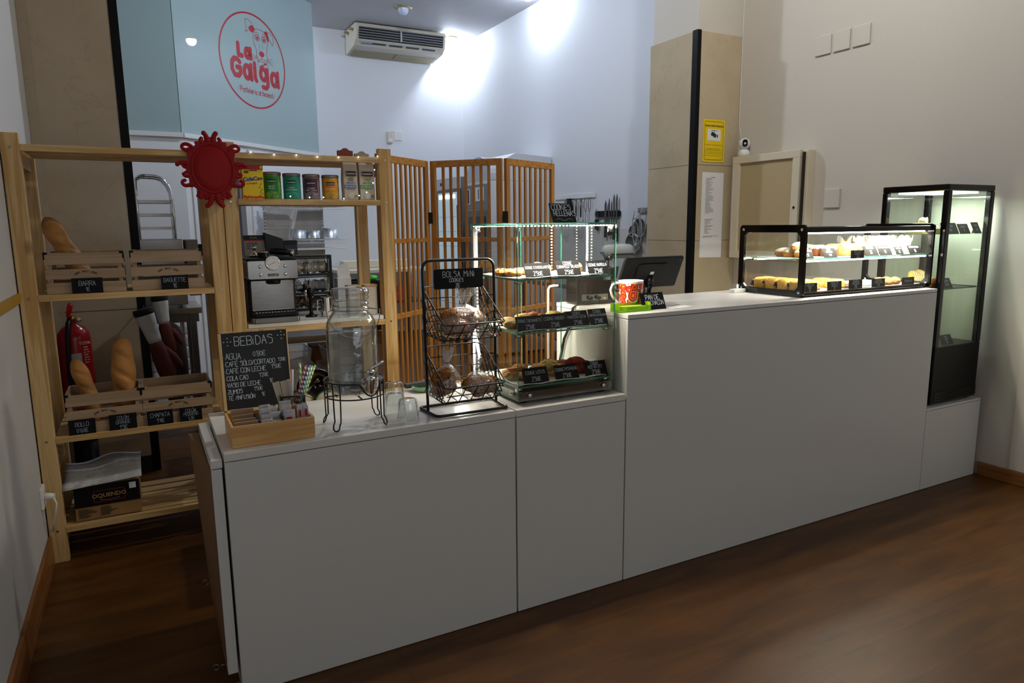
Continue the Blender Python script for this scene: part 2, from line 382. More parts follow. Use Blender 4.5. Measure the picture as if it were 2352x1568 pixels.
    def build(s, name, mats, parent=None, bevel=0, kind=None, seg=2, solid=0, subs=0):
        """vertices are in world space; the object gets its origin at its own base"""
        me = bpy.data.meshes.new(name); ob = bpy.data.objects.new(name, me); COL.objects.link(ob)
        xs = [v.x for v in s.v]; ys = [v.y for v in s.v]; zs = [v.z for v in s.v]
        org = Vector(((min(xs)+max(xs))/2, (min(ys)+max(ys))/2, min(zs)))
        me.from_pydata([v-org for v in s.v], [], s.f)
        mats = mats if isinstance(mats, (list, tuple)) else [mats]
        for m_ in mats: me.materials.append(M[m_] if isinstance(m_, str) else m_)
        me.polygons.foreach_set('material_index', s.m); me.polygons.foreach_set('use_smooth', s.sm); me.update()
        if parent is not None:
            ob.parent = parent; ob.location = org-wloc(parent)
        else: ob.location = org
        if bevel:
            b = ob.modifiers.new('bevel', 'BEVEL'); b.width = bevel; b.segments = seg; b.limit_method = 'ANGLE'
        if solid:
            b = ob.modifiers.new('solid', 'SOLIDIFY'); b.thickness = solid; b.offset = 0
        if subs:
            b = ob.modifiers.new('sub', 'SUBSURF'); b.levels = subs; b.render_levels = subs
        if kind: ob['kind'] = kind
        return ob
def wloc(o):
    v = Vector(o.location)
    while o.parent: o = o.parent; v += Vector(o.location)
    return v
def thing(name, label, cat, loc, group=None):
    o = bpy.data.objects.new(name, None); COL.objects.link(o); o.location = loc; o.empty_display_size = .05
    o['label'] = label; o['category'] = cat
    if group: o['group'] = group
    return o
def tag(o, label, cat, group=None):
    o['label'] = label; o['category'] = cat
    if group: o['group'] = group
    return o
def copy_tree(o, loc=None, label=None, parent=None):
    c = o.copy(); COL.objects.link(c); c.parent = parent
    if loc is not None: c.location = loc
    if label: c['label'] = label
    for ch in o.children: copy_tree(ch, None, None, c)
    return c

FONT = {}
for k_, v_ in {
 'A': '4 002840 1333', 'B': '4 00083847453404 3443413000', 'C': '4 4738180701103041', 'D': '4 00082846422000', 'E': '4 48080040 0434', 'F': '4 480800 0434',
 'G': '4 47381807011030414424', 'H': '4 0008 4840 0444', 'I': '1 0008', 'i': '1 0005 07', 'J': '3 38311001', 'K': '4 0008 4804 1540', 'L': '3 080030', 'M': '5 0008245850',
 'N': '4 00084048', 'O': '4 180701103041473818', 'P': '4 00083847453404', 'Q': '4 180701103041473818 2240', 'R': '4 00083847453404 2440',
 'S': '4 47381807063544413010', 'T': '4 0848 2820', 'U': '4 080110304148', 'V': '4 082048', 'W': '6 0810253058', 'X': '4 0840 0048', 'Y': '4 082448 2420',
 'Z': '4 08480040 1434', '0': '3 170602112032362717', '1': '2 062820', '2': '3 0718283736 3600 0030', '3': '3 0738 3824 2433 323120 2001', '4': '3 280333 2820',
 '5': '3 380805 0525343220 2000', '6': '3 280501102031332403', '7': '3 083810', '8': '3 182837352414050718 142432312010010214', '9': '3 103337281807051435',
 "'": '1 1816', '.': '1 00', ',': '1 0100', '/': '3 0038', '*': '1 03', '%': '4 4738180701103041 0535 0333', 'o': '3 140301102031332414', 'e': '3 0232331405012030',
 'Ñ': '4 00084048 1a2b3a', 'Ó': '4 180701103041473818 2a3b', 'É': '4 48080040 0434 2a3b', ' ': '2 ',
 'a': '3 3424040110 1030 3530', 'l': '2 082010', 'r': '3 0005 0315 1525', 's': '3 3515042431200000', 't': '3 18112031 0535', 'n': '3 0005 0415252420', 'p': '3 0500 0534'}.items():
    wd_, st_ = v_.split(' ', 1) if ' ' in v_ else (v_, ''); FONT[k_] = (int(wd_), st_)
FONT['€'] = FONT['%']

def struct(name, mb, mats, parent=None, bevel=0):
    o = mb.build(name, mats, parent, bevel)
    if parent is None: o['kind'] = 'structure'
    return o
def arc(c, r, a0, a1, n, U=(1, 0, 0), V=(0, 0, 1)):
    c = Vector(c); U = Vector(U); V = Vector(V)
    return [c+U*r*math.cos(a0+(a1-a0)*i/n)+V*r*math.sin(a0+(a1-a0)*i/n) for i in range(n+1)]
def rrect(x0, x1, y0, y1, r, n=4):
    P = []
    for cx, cy, a in ((x1-r, y0+r, -PI/2), (x1-r, y1-r, 0), (x0+r, y1-r, PI/2), (x0+r, y0+r, PI)):
        P += [(cx+r*math.cos(a+PI/2*i/n), cy+r*math.sin(a+PI/2*i/n)) for i in range(n+1)]
    return P
# ================================================================== THE SETTING
struct('floor', MB().box(XL-.2, XR+.2, -6.6, YB+.2, -.08, 0), 'floor')
struct('ceiling', MB().box(XL-.2, XR+.2, -6.6, YB+.2, H, H+.1), 'ceil')
struct('wall_left', MB().box(XL-.15, XL, -6.5, YB, 0, H), 'lwall')
struct('wall_right', MB().box(XR, XR+.15, -6.5, 2.2, 0, H).box(XR, XR+.15, 2.2, YB, 0, H, 1), ['fwall', 'kwall'])
struct('wall_back', MB().box(XL, XR, YB, YB+.15, 0, H), 'kwall')
# street side: wall with the wide shop window opening
b = MB(); b.box(XL, XR, -6.6, -6.5, 0, .45).box(XL, XR, -6.6, -6.5, 3.0, H).box(XL, -.1, -6.6, -6.5, .45, 3).box(3.9, XR, -6.6, -6.5, .45, 3)
struct('wall_front', b, 'fwall')
struct('trim_1', MB().box(XR-.006, XR+.001, 2.492, YB, 0, 1.408), mat('cream wall tile', 'd6d2cc', .3))
struct('baseboard_left', MB().box(XL, XL+.014, -6.4, 2.44, 0, .13), 'baseb', bevel=.003)
struct('baseboard_right', MB().box(XR-.014, XR, -6.4, -.01, 0, .078), 'baseb', bevel=.003)
# shallow vertical casing on the right wall near the camera
struct('trim_2', MB().box(XR-.012, XR, -.9, -.17, .08, 2.3), 'fwall', bevel=.003)

# left marble pillar
p = thing('pillar', 'x', 'x', (-.22, 2.75, 0)); del p['label'], p['category']; p['kind'] = 'structure'; p.name = 'wall_pillar_left'
MB().box(XL, -.031, 2.453, 3.05, .10, .989).box(XL, -.031, 2.453, 3.05, .993, H).box(XL, -.031, 2.456, 3.05, .0, H, 1).build('marble_cladding', ['marbled', 'gap'], p)
MB().box(-.034, .011, 2.45, 3.05, 0, H).build('corner_strip', 'black', p)
MB().box(XL+.001, XL+.045, 2.445, 2.453, 0, H).build('edge_strip', 'marbled', p)
# right marble pillar
p = thing('pillar', 'x', 'x', (3.97, 2.2, 0)); del p['label'], p['category']; p['kind'] = 'structure'; p.name = 'wall_pillar_right'
ZS = [(0, .75), (.753, 1.318), (1.321, 1.887), (1.89, 2.844)]
b = MB()
for z0, z1 in ZS: b.box(3.778, XR-.004, 1.956, 2.49, z0, z1).box(3.745, 3.80, 2.005, 2.49, z0, z1)
b.box(3.75, XR, 1.96, 2.485, 0, 2.84, 1)
b.build('marble_cladding', ['marble', 'gap'], p)
MB().box(3.741, 3.779, 1.952, 2.006, 0, 2.85).build('corner_strip', 'black', p)
MB().box(3.765, XR, 1.972, 2.48, 2.842, H).build('plaster_head', 'fwall', p)

# glass topped partition: straight part and angled part
GA, GB = Vector((.43, 4.901)), Vector((1.945, 6.208)); GD = (GB-GA).normalized(); GN = Vector((GD.y, -GD.x)); GANG = math.atan2(GD.y, GD.x)
def dg(s, z, off=0): q = GA+GD*s+GN*off; return Vector((q.x, q.y, z))
def dbox(b, s0, s1, z0, z1, o0, o1, mi=0):
    vs = [dg(s, z, o) for z in (z0, z1) for o in (o0, o1) for s in (s0, s1)]
    return b.add(vs, [(0, 2, 3, 1), (4, 5, 7, 6), (0, 1, 5, 4), (2, 6, 7, 3), (0, 4, 6, 2), (1, 3, 7, 5)], mi)
b = MB(); b.box(XL, .43, 4.901, 4.98, 0, 2.25)
for s0, s1, z0, z1 in ((0, .10, 0, 2.25), (.72, 2.0, 0, 2.25), (.10, .72, 2.1, 2.25)): dbox(b, s0, s1, z0, z1, -.08, 0)
struct('wall_partition', b, 'kwall')
b = MB(); b.box(XL, .44, 4.865, 4.985, 2.25, 2.29); dbox(b, 0, 2.02, 2.25, 2.29, -.09, .036)
struct('trim_3', b, 'trimw', bevel=.004)
b = MB(); b.box(XL, .426, 4.905, 4.925, 2.29, H-.001); struct('window_1', b, 'frost')
b = MB(); dbox(b, .004, 1.995, 2.29, H-.001, -.02, 0); W2 = struct('window_2', b, 'frost')
b = MB(); dbox(b, .06, .10, 0, 2.15, 0, .02); dbox(b, .72, .80, 0, 2.15, 0, .02); dbox(b, .80, .82, 0, 2.2, 0, .03); dbox(b, .80, 1.16, 2.19, 2.22, 0, .03)
struct('trim_4', b, 'trimw', bevel=.003)
d = MB(); dbox(d, .10, .72, 0, 2.1, -.07, -.045); struct('door_1', d, mat('dark grey door', '4a4a50', .6))

# bakery emblem stuck on the glass
t = thing('bakery_logo', 'round red bakery emblem with dog face stuck on the frosted glass panel', 'logo', dg(1.0, 3.1, .002))
o = dg(1.0, 3.10, .0015); U = Vector((GD.x, GD.y, 0)); V = Vector((0, 0, 1)); N = Vector((GN.x, GN.y, 0))
RR = [(.465*math.cos(2*PI*i/72), .447*math.sin(2*PI*i/72)) for i in range(73)]
M['logo'] = mat('red vinyl lettering', 'a80c1e', .35)
MB().ribbon(RR, o, U, V, N, .017, caps=8).build('ring', 'logo', t)
b = MB()
def glyph(b, strokes, x, y, sx, sy, w_, mi=0):
    for q in strokes: b.ribbon([(x+a*sx, y+c*sy) for a, c in q], o, U, V, N, w_, mi, caps=14)
def circ(cx, cy, rx, ry, a0=0, a1=2*PI, n=18): return [(cx+rx*math.cos(a0+(a1-a0)*i/n), cy+ry*math.sin(a0+(a1-a0)*i/n)) for i in range(n+1)]
TH = .047
def letter(b, strokes, x0, x1, z0, z1):
    x0 += TH/2; x1 -= TH/2; z0 += TH/2; z1 -= TH/2
    for q in strokes: b.ribbon([(x0+(x1-x0)*a, z0+(z1-z0)*c) for a, c in q], o, U, V, N, TH, 0, caps=16)
ga = [circ(.40, .45, .40, .45), [(.97, 1), (.97, .45), (1.0, 0)]]
letter(b, [[(0, 1), (.02, .0), (1, .0)]], -.236, -.140, -.002, .150); letter(b, ga, -.138, -.018, -.004, .132)
letter(b, [[(.95, .86), (.72, 1), (.3, 1), (0, .75), (-.02, .3), (.28, 0), (.75, 0), (1, .2), (1, .52), (.6, .50)]], -.332, -.176, -.200, .0)
letter(b, ga, -.170, -.024, -.205, -.024); letter(b, [[(.0, 1), (.05, .12), (.6, .0)]], -.018, .056, -.205, .004)
letter(b, [circ(.40, .70, .42, .30), [(.97, 1), (1, .15), (.72, -.02), (.25, .0)]], .066, .214, -.252, -.026); letter(b, ga, .226, .374, -.212, -.030)
b.build('lettering', 'logo', t)
b = MB(); b.strokes('Pasteleria artesanal', o+U*.02+V*(-.318), U-V*.0, V, N, .052, .0055, jit=.08, sp=.9, align='c',
    font={**FONT, 'P': (4, '00083847453404'), 'e': (3, '0232331405012030'), 'i': (1, '0005 07')})
for sx in (-.25, .25):
    for dx, dy in ((-.014, 0), (.014, 0), (0, .014), (0, -.014)): b.ribbon([(sx*1.03+.02+dx-.001, -.29+dy), (sx*1.03+.02+dx+.001, -.29+dy)], o, U, V, N, .006)
b.build('tagline', 'logo', t)
b = MB()
def dt(p): return (p[0]*1.22+.027, p[1]*.86+.099)
def ln(pts, w_=.005): b.ribbon([dt(p) for p in pts], o, U, V, N, w_)
def fill(pts): b.add([o+U*x+V*y+N*.0004 for x, y in map(dt, pts)], [tuple(range(len(pts)))])
ln([(.005, .235), (.03, .262), (.09, .262), (.15, .245), (.165, .16), (.15, .08), (.135, .01), (.15, -.04), (.125, -.085), (.09, -.10), (.06, -.09), (.03, -.075), (.015, -.03), (.02, .02), (-.01, .10), (-.012, .17), (.005, .235)])
ln([(.01, .25), (-.02, .31), (-.07, .335), (-.10, .32), (-.085, .25), (-.10, .19), (-.07, .21), (-.05, .26)], .005)
fill([(-.05, .215), (-.055, .26), (-.02, .285), (.01, .262), (0, .22), (-.02, .20)])
ln([(.15, .25), (.19, .27), (.23, .24), (.235, .17), (.22, .13), (.18, .19), (.165, .25)], .005)
fill([(.12, .25), (.15, .275), (.165, .262), (.178, .17), (.165, .155), (.14, .22)])
for ex in (.035, .115):
    ln(circ(ex, .165, .030, .036), .004); ln(circ(ex, .165, .021, .026), .004); fill(circ(ex+.002, .163, .012, .017)[:-1])
ln([(.01, .215), (.035, .225), (.06, .215)], .004); ln([(.095, .225), (.12, .222), (.14, .205)], .004)
fill(circ(.078, -.008, .032, .032)[:-1]); ln([(.078, -.04), (.078, -.06), (.06, -.07)], .006); ln([(.078, -.06), (.1, -.075), (.12, -.06)], .006)
ln([(.06, .10), (.055, .05), (.06, .03)], .003); ln([(.09, .10), (.095, .05)], .003)
for k in range(4):
    ln([(.02, -.05-.006*k), (-.05, -.03-.028*k)], .003); ln([(.14, -.05-.006*k), (.21, -.03-.028*k)], .003)
for k in range(11): x = .035+.11*((k*.37) % 1); y = -.10-.075*((k*.61) % 1); fill(circ(x, y, .007, .010, n=8)[:-1])
ln([(.02, -.08), (.03, -.17)], .003); ln([(.145, -.08), (.15, -.17)], .003)
b.build('dog_face', 'logo', t)

# air conditioner under the ceiling
t = thing('air_conditioner', 'ivory ceiling air conditioner with black louvres in the kitchen corner', 'air conditioner', (3.15, 6.95, H-.30))
x0, x1, yf, yb = 2.56, 3.74, 6.62, 7.11
prof = [(yf+.02, H-.015), (yf+.0, H-.05), (yf+.04, H-.20), (yf+.12, H-.26), (yb, H-.30), (yb, H-.012)]
b = MB(); b.prism([(y, z) for y, z in prof], (x0, 0, 0), (0, 1, 0), (0, 0, 1), (x1-x0, 0, 0)); b.build('casing', 'acw', t, bevel=.006)
b = MB(); b.prism([(y, z) for y, z in [(yf-.012, H-.06), (yf+.02, H-.195), (yf+.06, H-.195), (yf+.05, H-.06)]], (x0+.04, 0, 0), (0, 1, 0), (0, 0, 1), (x1-x0-.08, 0, 0)); b.build('outlet', 'blackp', t)
b = MB()
for k in range(5):
    z = H-.066-.028*k; y = yf-.02+.006*k
    b.box(x0+.03, x1-.03, y, y+.035, z-.004, z)
b.box(3.12, 3.14, yf-.015, yf+.02, H-.19, H-.06)
b.build('louvre', 'acg', t)
b = MB(); b.prism([(yf+.055, H-.214), (yf+.06, H-.222), (yf+.25, H-.282), (yf+.25, H-.272)], (x0+.05, 0, 0), (0, 1, 0), (0, 0, 1), (x1-x0-.1, 0, 0)); b.build('front_panel', 'acg', t)
b = MB()
for a_, c_ in ((x0+.05, 3.145), (3.155, x1-.05)): b.prism([(yf+.26, H-.276), (yf+.262, H-.285), (yb-.02, H-.307), (yb-.02, H-.295)], (a_, 0, 0), (0, 1, 0), (0, 0, 1), (c_-a_, 0, 0))
b.build('intake_grille', mat('khaki intake grille', 'a39877', .6), t)
b = MB()
for k in range(4): b.box(x0+.22+k*.22, x0+.39+k*.22, yf+.062, yf+.085, H-.238, H-.222)
b.build('slot', 'acd', t)
b = MB(); b.prism([(yf+.075, H-.230), (yf+.076, H-.236), (yf+.10, H-.243), (yf+.10, H-.236)], (x0+.08, 0, 0), (0, 1, 0), (0, 0, 1), (.14, 0, 0)); b.build('maker_label', mat('blue white label', '5d86c0', .5), t)
b = MB()
for y_ in (6.75, 6.95): b.tube([(x0-.03, y_, H-.06), (x0+.02, y_+.03, H-.10), (x0+.01, y_+.05, H-.05)], .012).tube([(x0-.06, y_, H-.07), (x0, y_, H-.075)], .014)
b.build('pipe_fitting', 'brass', t)

# ceiling downlights
def downlight(x, y, power, label, warm=False, g='domed downlights in the kitchen ceiling'):
    t = thing('downlight', label, 'ceiling light', (x, y, H-.09), g)
    MB().lathe([(.055, -.012), (.085, -.014), (.10, -.006), (.10, 0), (.055, 0)], (x, y, H), 28, cap=False).build('ring', 'brass', t)
    m_ = M['lampoff'] if not power else mat('lit lamp globe %d' % power, 'ffffff', .4, emit='fcfbf6' if warm else 'dde9fc', estr=power)
    MB().lathe([(.0, -.085), (.03, -.08), (.052, -.058), (.06, -.03), (.06, -.001)], (x, y, H), 20, cap=False).build('globe', m_, t)
downlight(2.909, 5.895, 0, 'unlit domed downlight in a brass ring in front of the air conditioner')
downlight(3.90, 6.86, LAMPS['kitchen_corner'], 'lit downlight in the far ceiling corner, mostly hidden by the air conditioner')
downlight(3.94, 4.81, LAMPS['kitchen_right'], 'lit downlight near the right kitchen wall, just above the view')
downlight(2.1, 3.5, LAMPS['kitchen_fill'], 'added unseen downlight over the middle of the kitchen, brightening it')  # extra lamp out of view, added to lift the dim lower kitchen
downlight(.9, 6.9, LAMPS['kitchen_left'], 'lit downlight behind the angled frosted glass partition')
downlight(2.7, .50, LAMPS['shop_right'], 'lit downlight of the shop above the tall counter, above the view', True, 'downlights in the shop ceiling')
downlight(2.9, -2.6, LAMPS['shop_rear'], 'lit downlight of the shop behind the camera', True, 'downlights in the shop ceiling')

# motion sensor + plates
t = thing('motion_sensor', 'small ivory motion sensor high on the kitchen back wall', 'sensor', (3.10, 7.10, 2.55))
b = MB(); b.prism(rrect(-.035, .035, -.075, .075, .012), (3.10, YB-.045, 2.625), (1, 0, 0), (0, 0, 1), (0, .045, 0)); b.build('housing', 'acw', t, bevel=.006)
MB().box(3.075, 3.125, YB-.05, YB-.04, 2.57, 2.61).build('lens', 'whitep', t)
MB().tube([(3.11, YB-.01, 2.70), (3.13, YB-.006, 2.72), (3.16, YB-.005, 2.71)], .003).build('cable', 'whitep', t)
def plate(c, sy, sz, label, wall='x', group=None):
    b = MB()
    if wall == 'x': b.box(XR-.012, XR, c[0]-sy/2, c[0]+sy/2, c[1]-sz/2, c[1]+sz/2)
    else: b.box(c[0]-sy/2, c[0]+sy/2, YB-.010, YB, c[1]-sz/2, c[1]+sz/2)
    return tag(b.build('wall_plate', M['trimw'] if wall != 'x' else 'fwall', bevel=.004), label, 'cover plate', group)
plate((3.22, 2.655), .115, .12, 'square white blank plate beside the motion sensor', 'y')
for k, s_ in enumerate(('nearest the pillar, left of three', 'middle one of three', 'right one of three')):
    plate((1.222-.142*k, 2.624+.0*k), .122, .125, 'square cream blank plate high on the right wall, '+s_, group='three blank plates in a row on the right wall')
plate((1.08, 1.61), .122, .128, 'single square cream plate on the wall between cabinet and tall fridge')

# stickers/papers on the pillar
t = thing('warning_sign', 'yellow video surveillance warning sign on the marble pillar', 'sign', (3.94, 1.95, 1.91))
yy = 1.9525
MB().prism(rrect(3.828, 4.045, 1.912, 2.226, .008), (0, yy, 0), (1, 0, 0), (0, 0, 1), (0, .003, 0)).build('plate', 'yellow', t)
b = MB(); O_ = (3.9365, yy-.0006, 2.069); X_ = (1, 0, 0); Z_ = (0, 0, 1)
rr = rrect(-.094, .094, -.140, .140, .012); b.ribbon(rr+[rr[0]], O_, X_, Z_, (0, -1, 0), .0028)
b.print('ZONA VIDEOVIGILADA', (3.9365, yy-.0008, 2.172), X_, Z_, .0175, offset=.0006)
b.print('LEY ORGANICA 15/99, DE PROTECCION DE DATOS', (3.9365, yy-.0008, 2.036), X_, Z_, .0076)
b.print('PUEDE EJERCER SUS DERECHOS ANTE', (3.9365, yy-.0008, 2.006), X_, Z_, .0085)
for z in (2.0, 1.986, 1.975, 1.960): b.box(3.845, 4.028, yy-.001, yy-.0004, z-.0006, z+.0006)
b.build('lettering', 'ink', t)
MB().box(3.87, 4.002, yy-.001, yy, 2.07, 2.155).build('picture_field', 'paper', t)
b = MB(); b.box(3.905, 3.968, yy-.002, yy-.001, 2.143, 2.146).box(3.934, 3.938, yy-.002, yy-.001, 2.125, 2.145)
n0 = len(b.v); b.box(3.905, 3.958, yy-.0022, yy-.001, 2.10, 2.128).rot(math.radians(22), 'Y', (3.93, yy, 2.115), n0)
n0 = len(b.v); b.box(3.962, 3.972, yy-.0022, yy-.001, 2.095, 2.115).rot(math.radians(22), 'Y', (3.967, yy, 2.10), n0)
b.build('camera_symbol', 'ink', t)
t = thing('notice', 'long white printed list taped under the yellow sign on the pillar', 'notice', (3.945, 1.95, 1.19))
MB().prism([(3.83, 1.19), (4.055, 1.185), (4.052, 1.834), (3.834, 1.836)], (0, yy+.001, 0), (1, 0, 0), (0, 0, 1), (0, .0015, 0)).build('sheet', 'paper', t)
b = MB(); rnd = random.Random(3)
b.box(3.925, 3.965, yy-.0002, yy+.0005, 1.795, 1.800)
for k in range(44):
    if 27 < k < 32: continue
    z = 1.788-k*.0096; x = 3.872+rnd.uniform(-.002, .002); b.box(x, x+rnd.uniform(.03, .085), yy-.0002, yy+.0005, z, z+.0032)
for k in range(2): b.box(3.86, 4.02-.07*k, yy-.0002, yy+.0005, 1.352-.006*k, 1.3545-.006*k)
b.build('printed_text', 'inkg', t)
# electrical cabinet
t = thing('wall_cabinet', 'cream painted meter cabinet with beige door panel on the right wall', 'cabinet', (4.15, 1.6, 1.18))
MB().box(4.12, XR-.001, 1.235, 1.90, 1.185, 1.945).build('carcass', 'cream', t, bevel=.003)
d = MB(); X0, X1 = 4.082, 4.112
d.box(X0, X1, 1.275, 1.895, 1.895, 1.948).box(X0, X1, 1.275, 1.895, 1.184, 1.240).box(X0, X1, 1.275, 1.335, 1.24, 1.895).box(X0, X1, 1.825, 1.895, 1.24, 1.895)
d = d.build('door', 'cream', t, bevel=.003)
MB().box(4.098, 4.106, 1.335, 1.825, 1.24, 1.895).build('inset_panel', 'creamd', d)
MB().lathe([(.0, 0), (.008, .001), (.009, .004), (.006, .008), (0, .009)], (X0, 1.302, 1.555), 12, axis=(-1, 0, 0)).build('knob', 'black', d)
MB().box(4.095, 4.12, 1.255, 1.262, 1.20, 1.93).build('gap_strip', 'gap', t)
# security camera on it
t = thing('security_camera', 'small white ball security camera on top of the wall cabinet', 'camera', (4.145, 1.86, 1.948))
c = (4.145, 1.845)
MB().lathe([(0, 0), (.034, 0), (.042, .012), (.043, .03), (.034, .05), (.018, .058), (0, .06)], (c[0], c[1], 1.948), 24).build('base', 'whitep', t)
MB().lathe([(.043*math.sin(a), -.043*math.cos(a)) for a in [PI*i/14 for i in range(15)]], (c[0], c[1], 2.045), 24, cap=False).build('head', 'whitep', t)
n_ = Vector((-.62, -.76, .05)).normalized()
f = MB(); f.prism(rrect(-.019, .019, -.027, .027, .017, 6), Vector((c[0], c[1], 2.045))+n_*.030, n_.cross(Vector((0, 0, 1))).normalized(), (0, 0, 1), n_*.012)
f = f.build('face', 'blackg', t)
MB().lathe([(0, 0), (.002, .0005), (0, .001)], Vector((c[0], c[1], 2.030))+n_*.0425, 8, axis=n_).build('status_light', mat('blue status light', '2030ff', .4, emit='2040ff', estr=4), f)
b = MB().tube([(4.17, 1.86, 1.955), (4.185, 1.90, 2.02), (4.190, 1.950, 2.2), (4.190, 1.952, 3.9)], .0022); tag(b.build('cable', 'whitep'), 'thin white cable running up the corner beside the pillar', 'cable')
b = MB().tube([(4.185, 1.83, 1.18), (4.187, 1.84, 1.14), (4.185, 1.80, 1.05), (4.186, 1.83, .9)], .004); tag(b.build('cable', 'whitep'), 'short white cable hanging under the meter cabinet', 'cable')
# ================================================================== COUNTER UNITS
def counter(x0, x1, y1, z1, label, top=.025):
    t = thing('counter_unit', label, 'counter', ((x0+x1)/2, y1/2, 0), 'white laminate counter units')
    MB().box(x0+.004, x1-.004, .006, y1-.01, .0, z1-top-.003).build('carcass', 'gap', t)
    MB().box(x0, x1, 0, .018, 0.002, z1-top-.0025).build('front_panel', 'lam', t, bevel=.0012)
    MB().box(x0, x0+.018, .0185, y1, 0.002, z1-top-.002).build('side_panel', 'lam', t, bevel=.0012)
    MB().box(x1-.018, x1, .0185, y1, 0.002, z1-top-.002).build('side_panel', 'lam', t, bevel=.0012)
    MB().box(x0, x1, 0, y1+.004, z1-top, z1).build('worktop', 'lamtop', t, bevel=.0015)
    return t
counter(.171, 1.1505, .52, .790, 'low wide white counter unit at the left end')
counter(1.157, 1.6455, .52, .790, 'low narrow white counter unit under the glass cookie case')
counter(1.651, 3.652, .524, 1.104, 'long tall white counter unit carrying tablet and pastry vitrine', .017)
counter(3.656, 4.163, .50, .457, 'lowest white counter unit by the right wall, under the tall fridge', .012)
# flap gate on the left end of the counter
t = thing('counter_gate', 'narrow white counter flap hanging at the left end, plain wood inside', 'gate', (.14, .22, .06))
MB().box(.134, .166, .012, .47, .745, .772).build('top_rail', 'lamtop', t, bevel=.002)
MB().box(.134, .164, .012, .47, .075, .742).build('panel', 'lam', t, bevel=.002)
MB().add([(.128, .47, .74), (.133, .03, .1), (.133, .03, .74), (.10, .47, .74), (.13, .47, .1)], [(0, 2, 1), (3, 0, 4), (0, 1, 4), (3, 4, 1), (3, 1, 2), (3, 2, 0)]).build('inner_board', mat('raw brown hardboard', '7d5a3a', .8), t)
b = MB()
for y_, z_ in ((.22, .30), (.04, .10)):
    b.tube([(.134, y_, z_), (.112, y_, z_-.004)], .0015); b.tube([Vector((.103+.009*math.cos(a), y_, z_-.004+.009*math.sin(a))) for a in [2*PI*i/12 for i in range(12)]], .0015, closed=True)
b.build('eye_screw', 'steel', t)
tag(MB().box(.0, .17, .03, .06, 0, .012).build('floor_strip', mat('light wood threshold', 'a58660', .6)), 'thin light wood strip on the floor beside the counter end', 'threshold')

# ================================================================== PINE SHELVING
def shelving(x0, x1, boards, label, rungs):
    """x0..x1 outer; boards: heights of their tops"""
    t = thing('shelving_unit', label, 'shelf', ((x0+x1)/2, 1.57, 0), 'open pine shelving units')
    W_ = .064
    for xa in (x0, x1-W_):
        for y0, y1 in ((1.327, 1.371), (1.775, 1.819)): MB().box(xa, xa+W_, y0, y1, 0, 1.836).build('post', 'pinez', t, bevel=.003)
        for z in rungs: MB().box(xa+.012, xa+.05, 1.371, 1.775, z-.03, z+.03).build('rung', 'piney', t, bevel=.002)
    for z in boards:
        b = MB(); b.box(x0+W_, x1-W_, 1.3275, 1.352, z-.027, z)
        for k in range(5): y = 1.368+k*.087; b.box(x0+W_-.0, x1-W_+.0, y, y+.066, z-.020, z-.001)
        b.build('board', 'pinex', t, bevel=.0015)
    b = MB()
    for xa in (x0+W_/2, x1-W_/2):
        for z in boards: b.lathe([(0, -.001), (.005, -.001), (.005, .001)], (xa, 1.3265, z-.013), 8, axis=(0, -1, 0), cap=True)
    b.build('screw', 'steel', t)
    return t
shelving(-.450, .358, (1.792, 1.181, .566, .160), 'left pine shelving unit holding bread crates', (.06, .40, 1.74))
shelving(.361, 1.165, (1.792, 1.583, .976), 'right pine shelving unit holding tea tins and espresso machine', (.06, .40, 1.74))
tag(MB().box(.43, 1.095, 1.330, 1.80, .977, .997).build('shelf_liner', 'lamtop', bevel=.002), 'white board lying on the lower pine shelf, under the espresso machine', 'board')

# crates
def crate(x0, y0, z0, label, w_=.293, h=.186, d=.24):
    t = thing('wooden_crate', label, 'crate', (x0+w_/2, y0+d/2, z0), 'small slatted bread crates')
    T = .009
    def sl(xa, xb, ya, yb): 
        for k, (za, zb) in enumerate(((0, .046), (.062, .102), (.122, .172))):
            MB().box(xa, xb, ya, yb, z0+za+.006*(k == 2)*0, z0+zb).build('slat', 'cratex', t, bevel=.001)
    sl(x0, x0+w_, y0, y0+T); sl(x0, x0+w_, y0+d-T, y0+d); sl(x0, x0+T, y0+T, y0+d-T); sl(x0+w_-T, x0+w_, y0+T, y0+d-T)
    for xa in (x0+T, x0+w_-T-.016):
        for ya in (y0+T, y0+d-T-.016): MB().box(xa, xa+.016, ya, ya+.016, z0+.001, z0+h-.012).build('corner_post', 'cratex', t)
    MB().box(x0+T, x0+w_-T, y0+T, y0+d-T, z0+.002, z0+.008).build('bottom', 'cratex', t)
    b = MB()
    for xa, s in ((x0-.001, 1), (x0+w_+.001, -1)):
        b.box(min(xa, xa+s*.016), max(xa, xa+s*.016), y0-.0012, y0+.014, z0+h-.020, z0+h-.011)
        b.box(min(xa, xa+s*.005), max(xa, xa+s*.005), y0-.0012, y0+.014, z0+h-.042, z0+h-.02)
    b.build('corner_bracket', 'black', t)
    b = MB(); s = 'HOME SWEET HOME'; n = len(s); R_ = .07
    for i, ch in enumerate(s):
        a = PI/2+.62-1.24*i/(n-1); U_ = Vector((math.sin(a), 0, -math.cos(a))); V_ = Vector((math.cos(a), 0, math.sin(a)))
        c_ = Vector((x0+w_/2, y0-.0006, z0+.095-R_))+V_*(R_-.006)
        b.strokes(ch, c_, U_, V_, (0, -1, 0), .0075, .0014, align='c')
    b.build('printed_motto', 'ink', t)
crate(-.353, 1.345, 1.182, 'crate on the left of the upper bread shelf, baguette leaning out')
crate(-.036, 1.345, 1.182, 'empty crate on the right of the upper bread shelf')
crate(-.338, 1.345, .567, 'crate on the lower bread shelf holding two loaves')
crate(-.044, 1.345, .567, 'empty crate on the lower bread shelf beside the loaves')

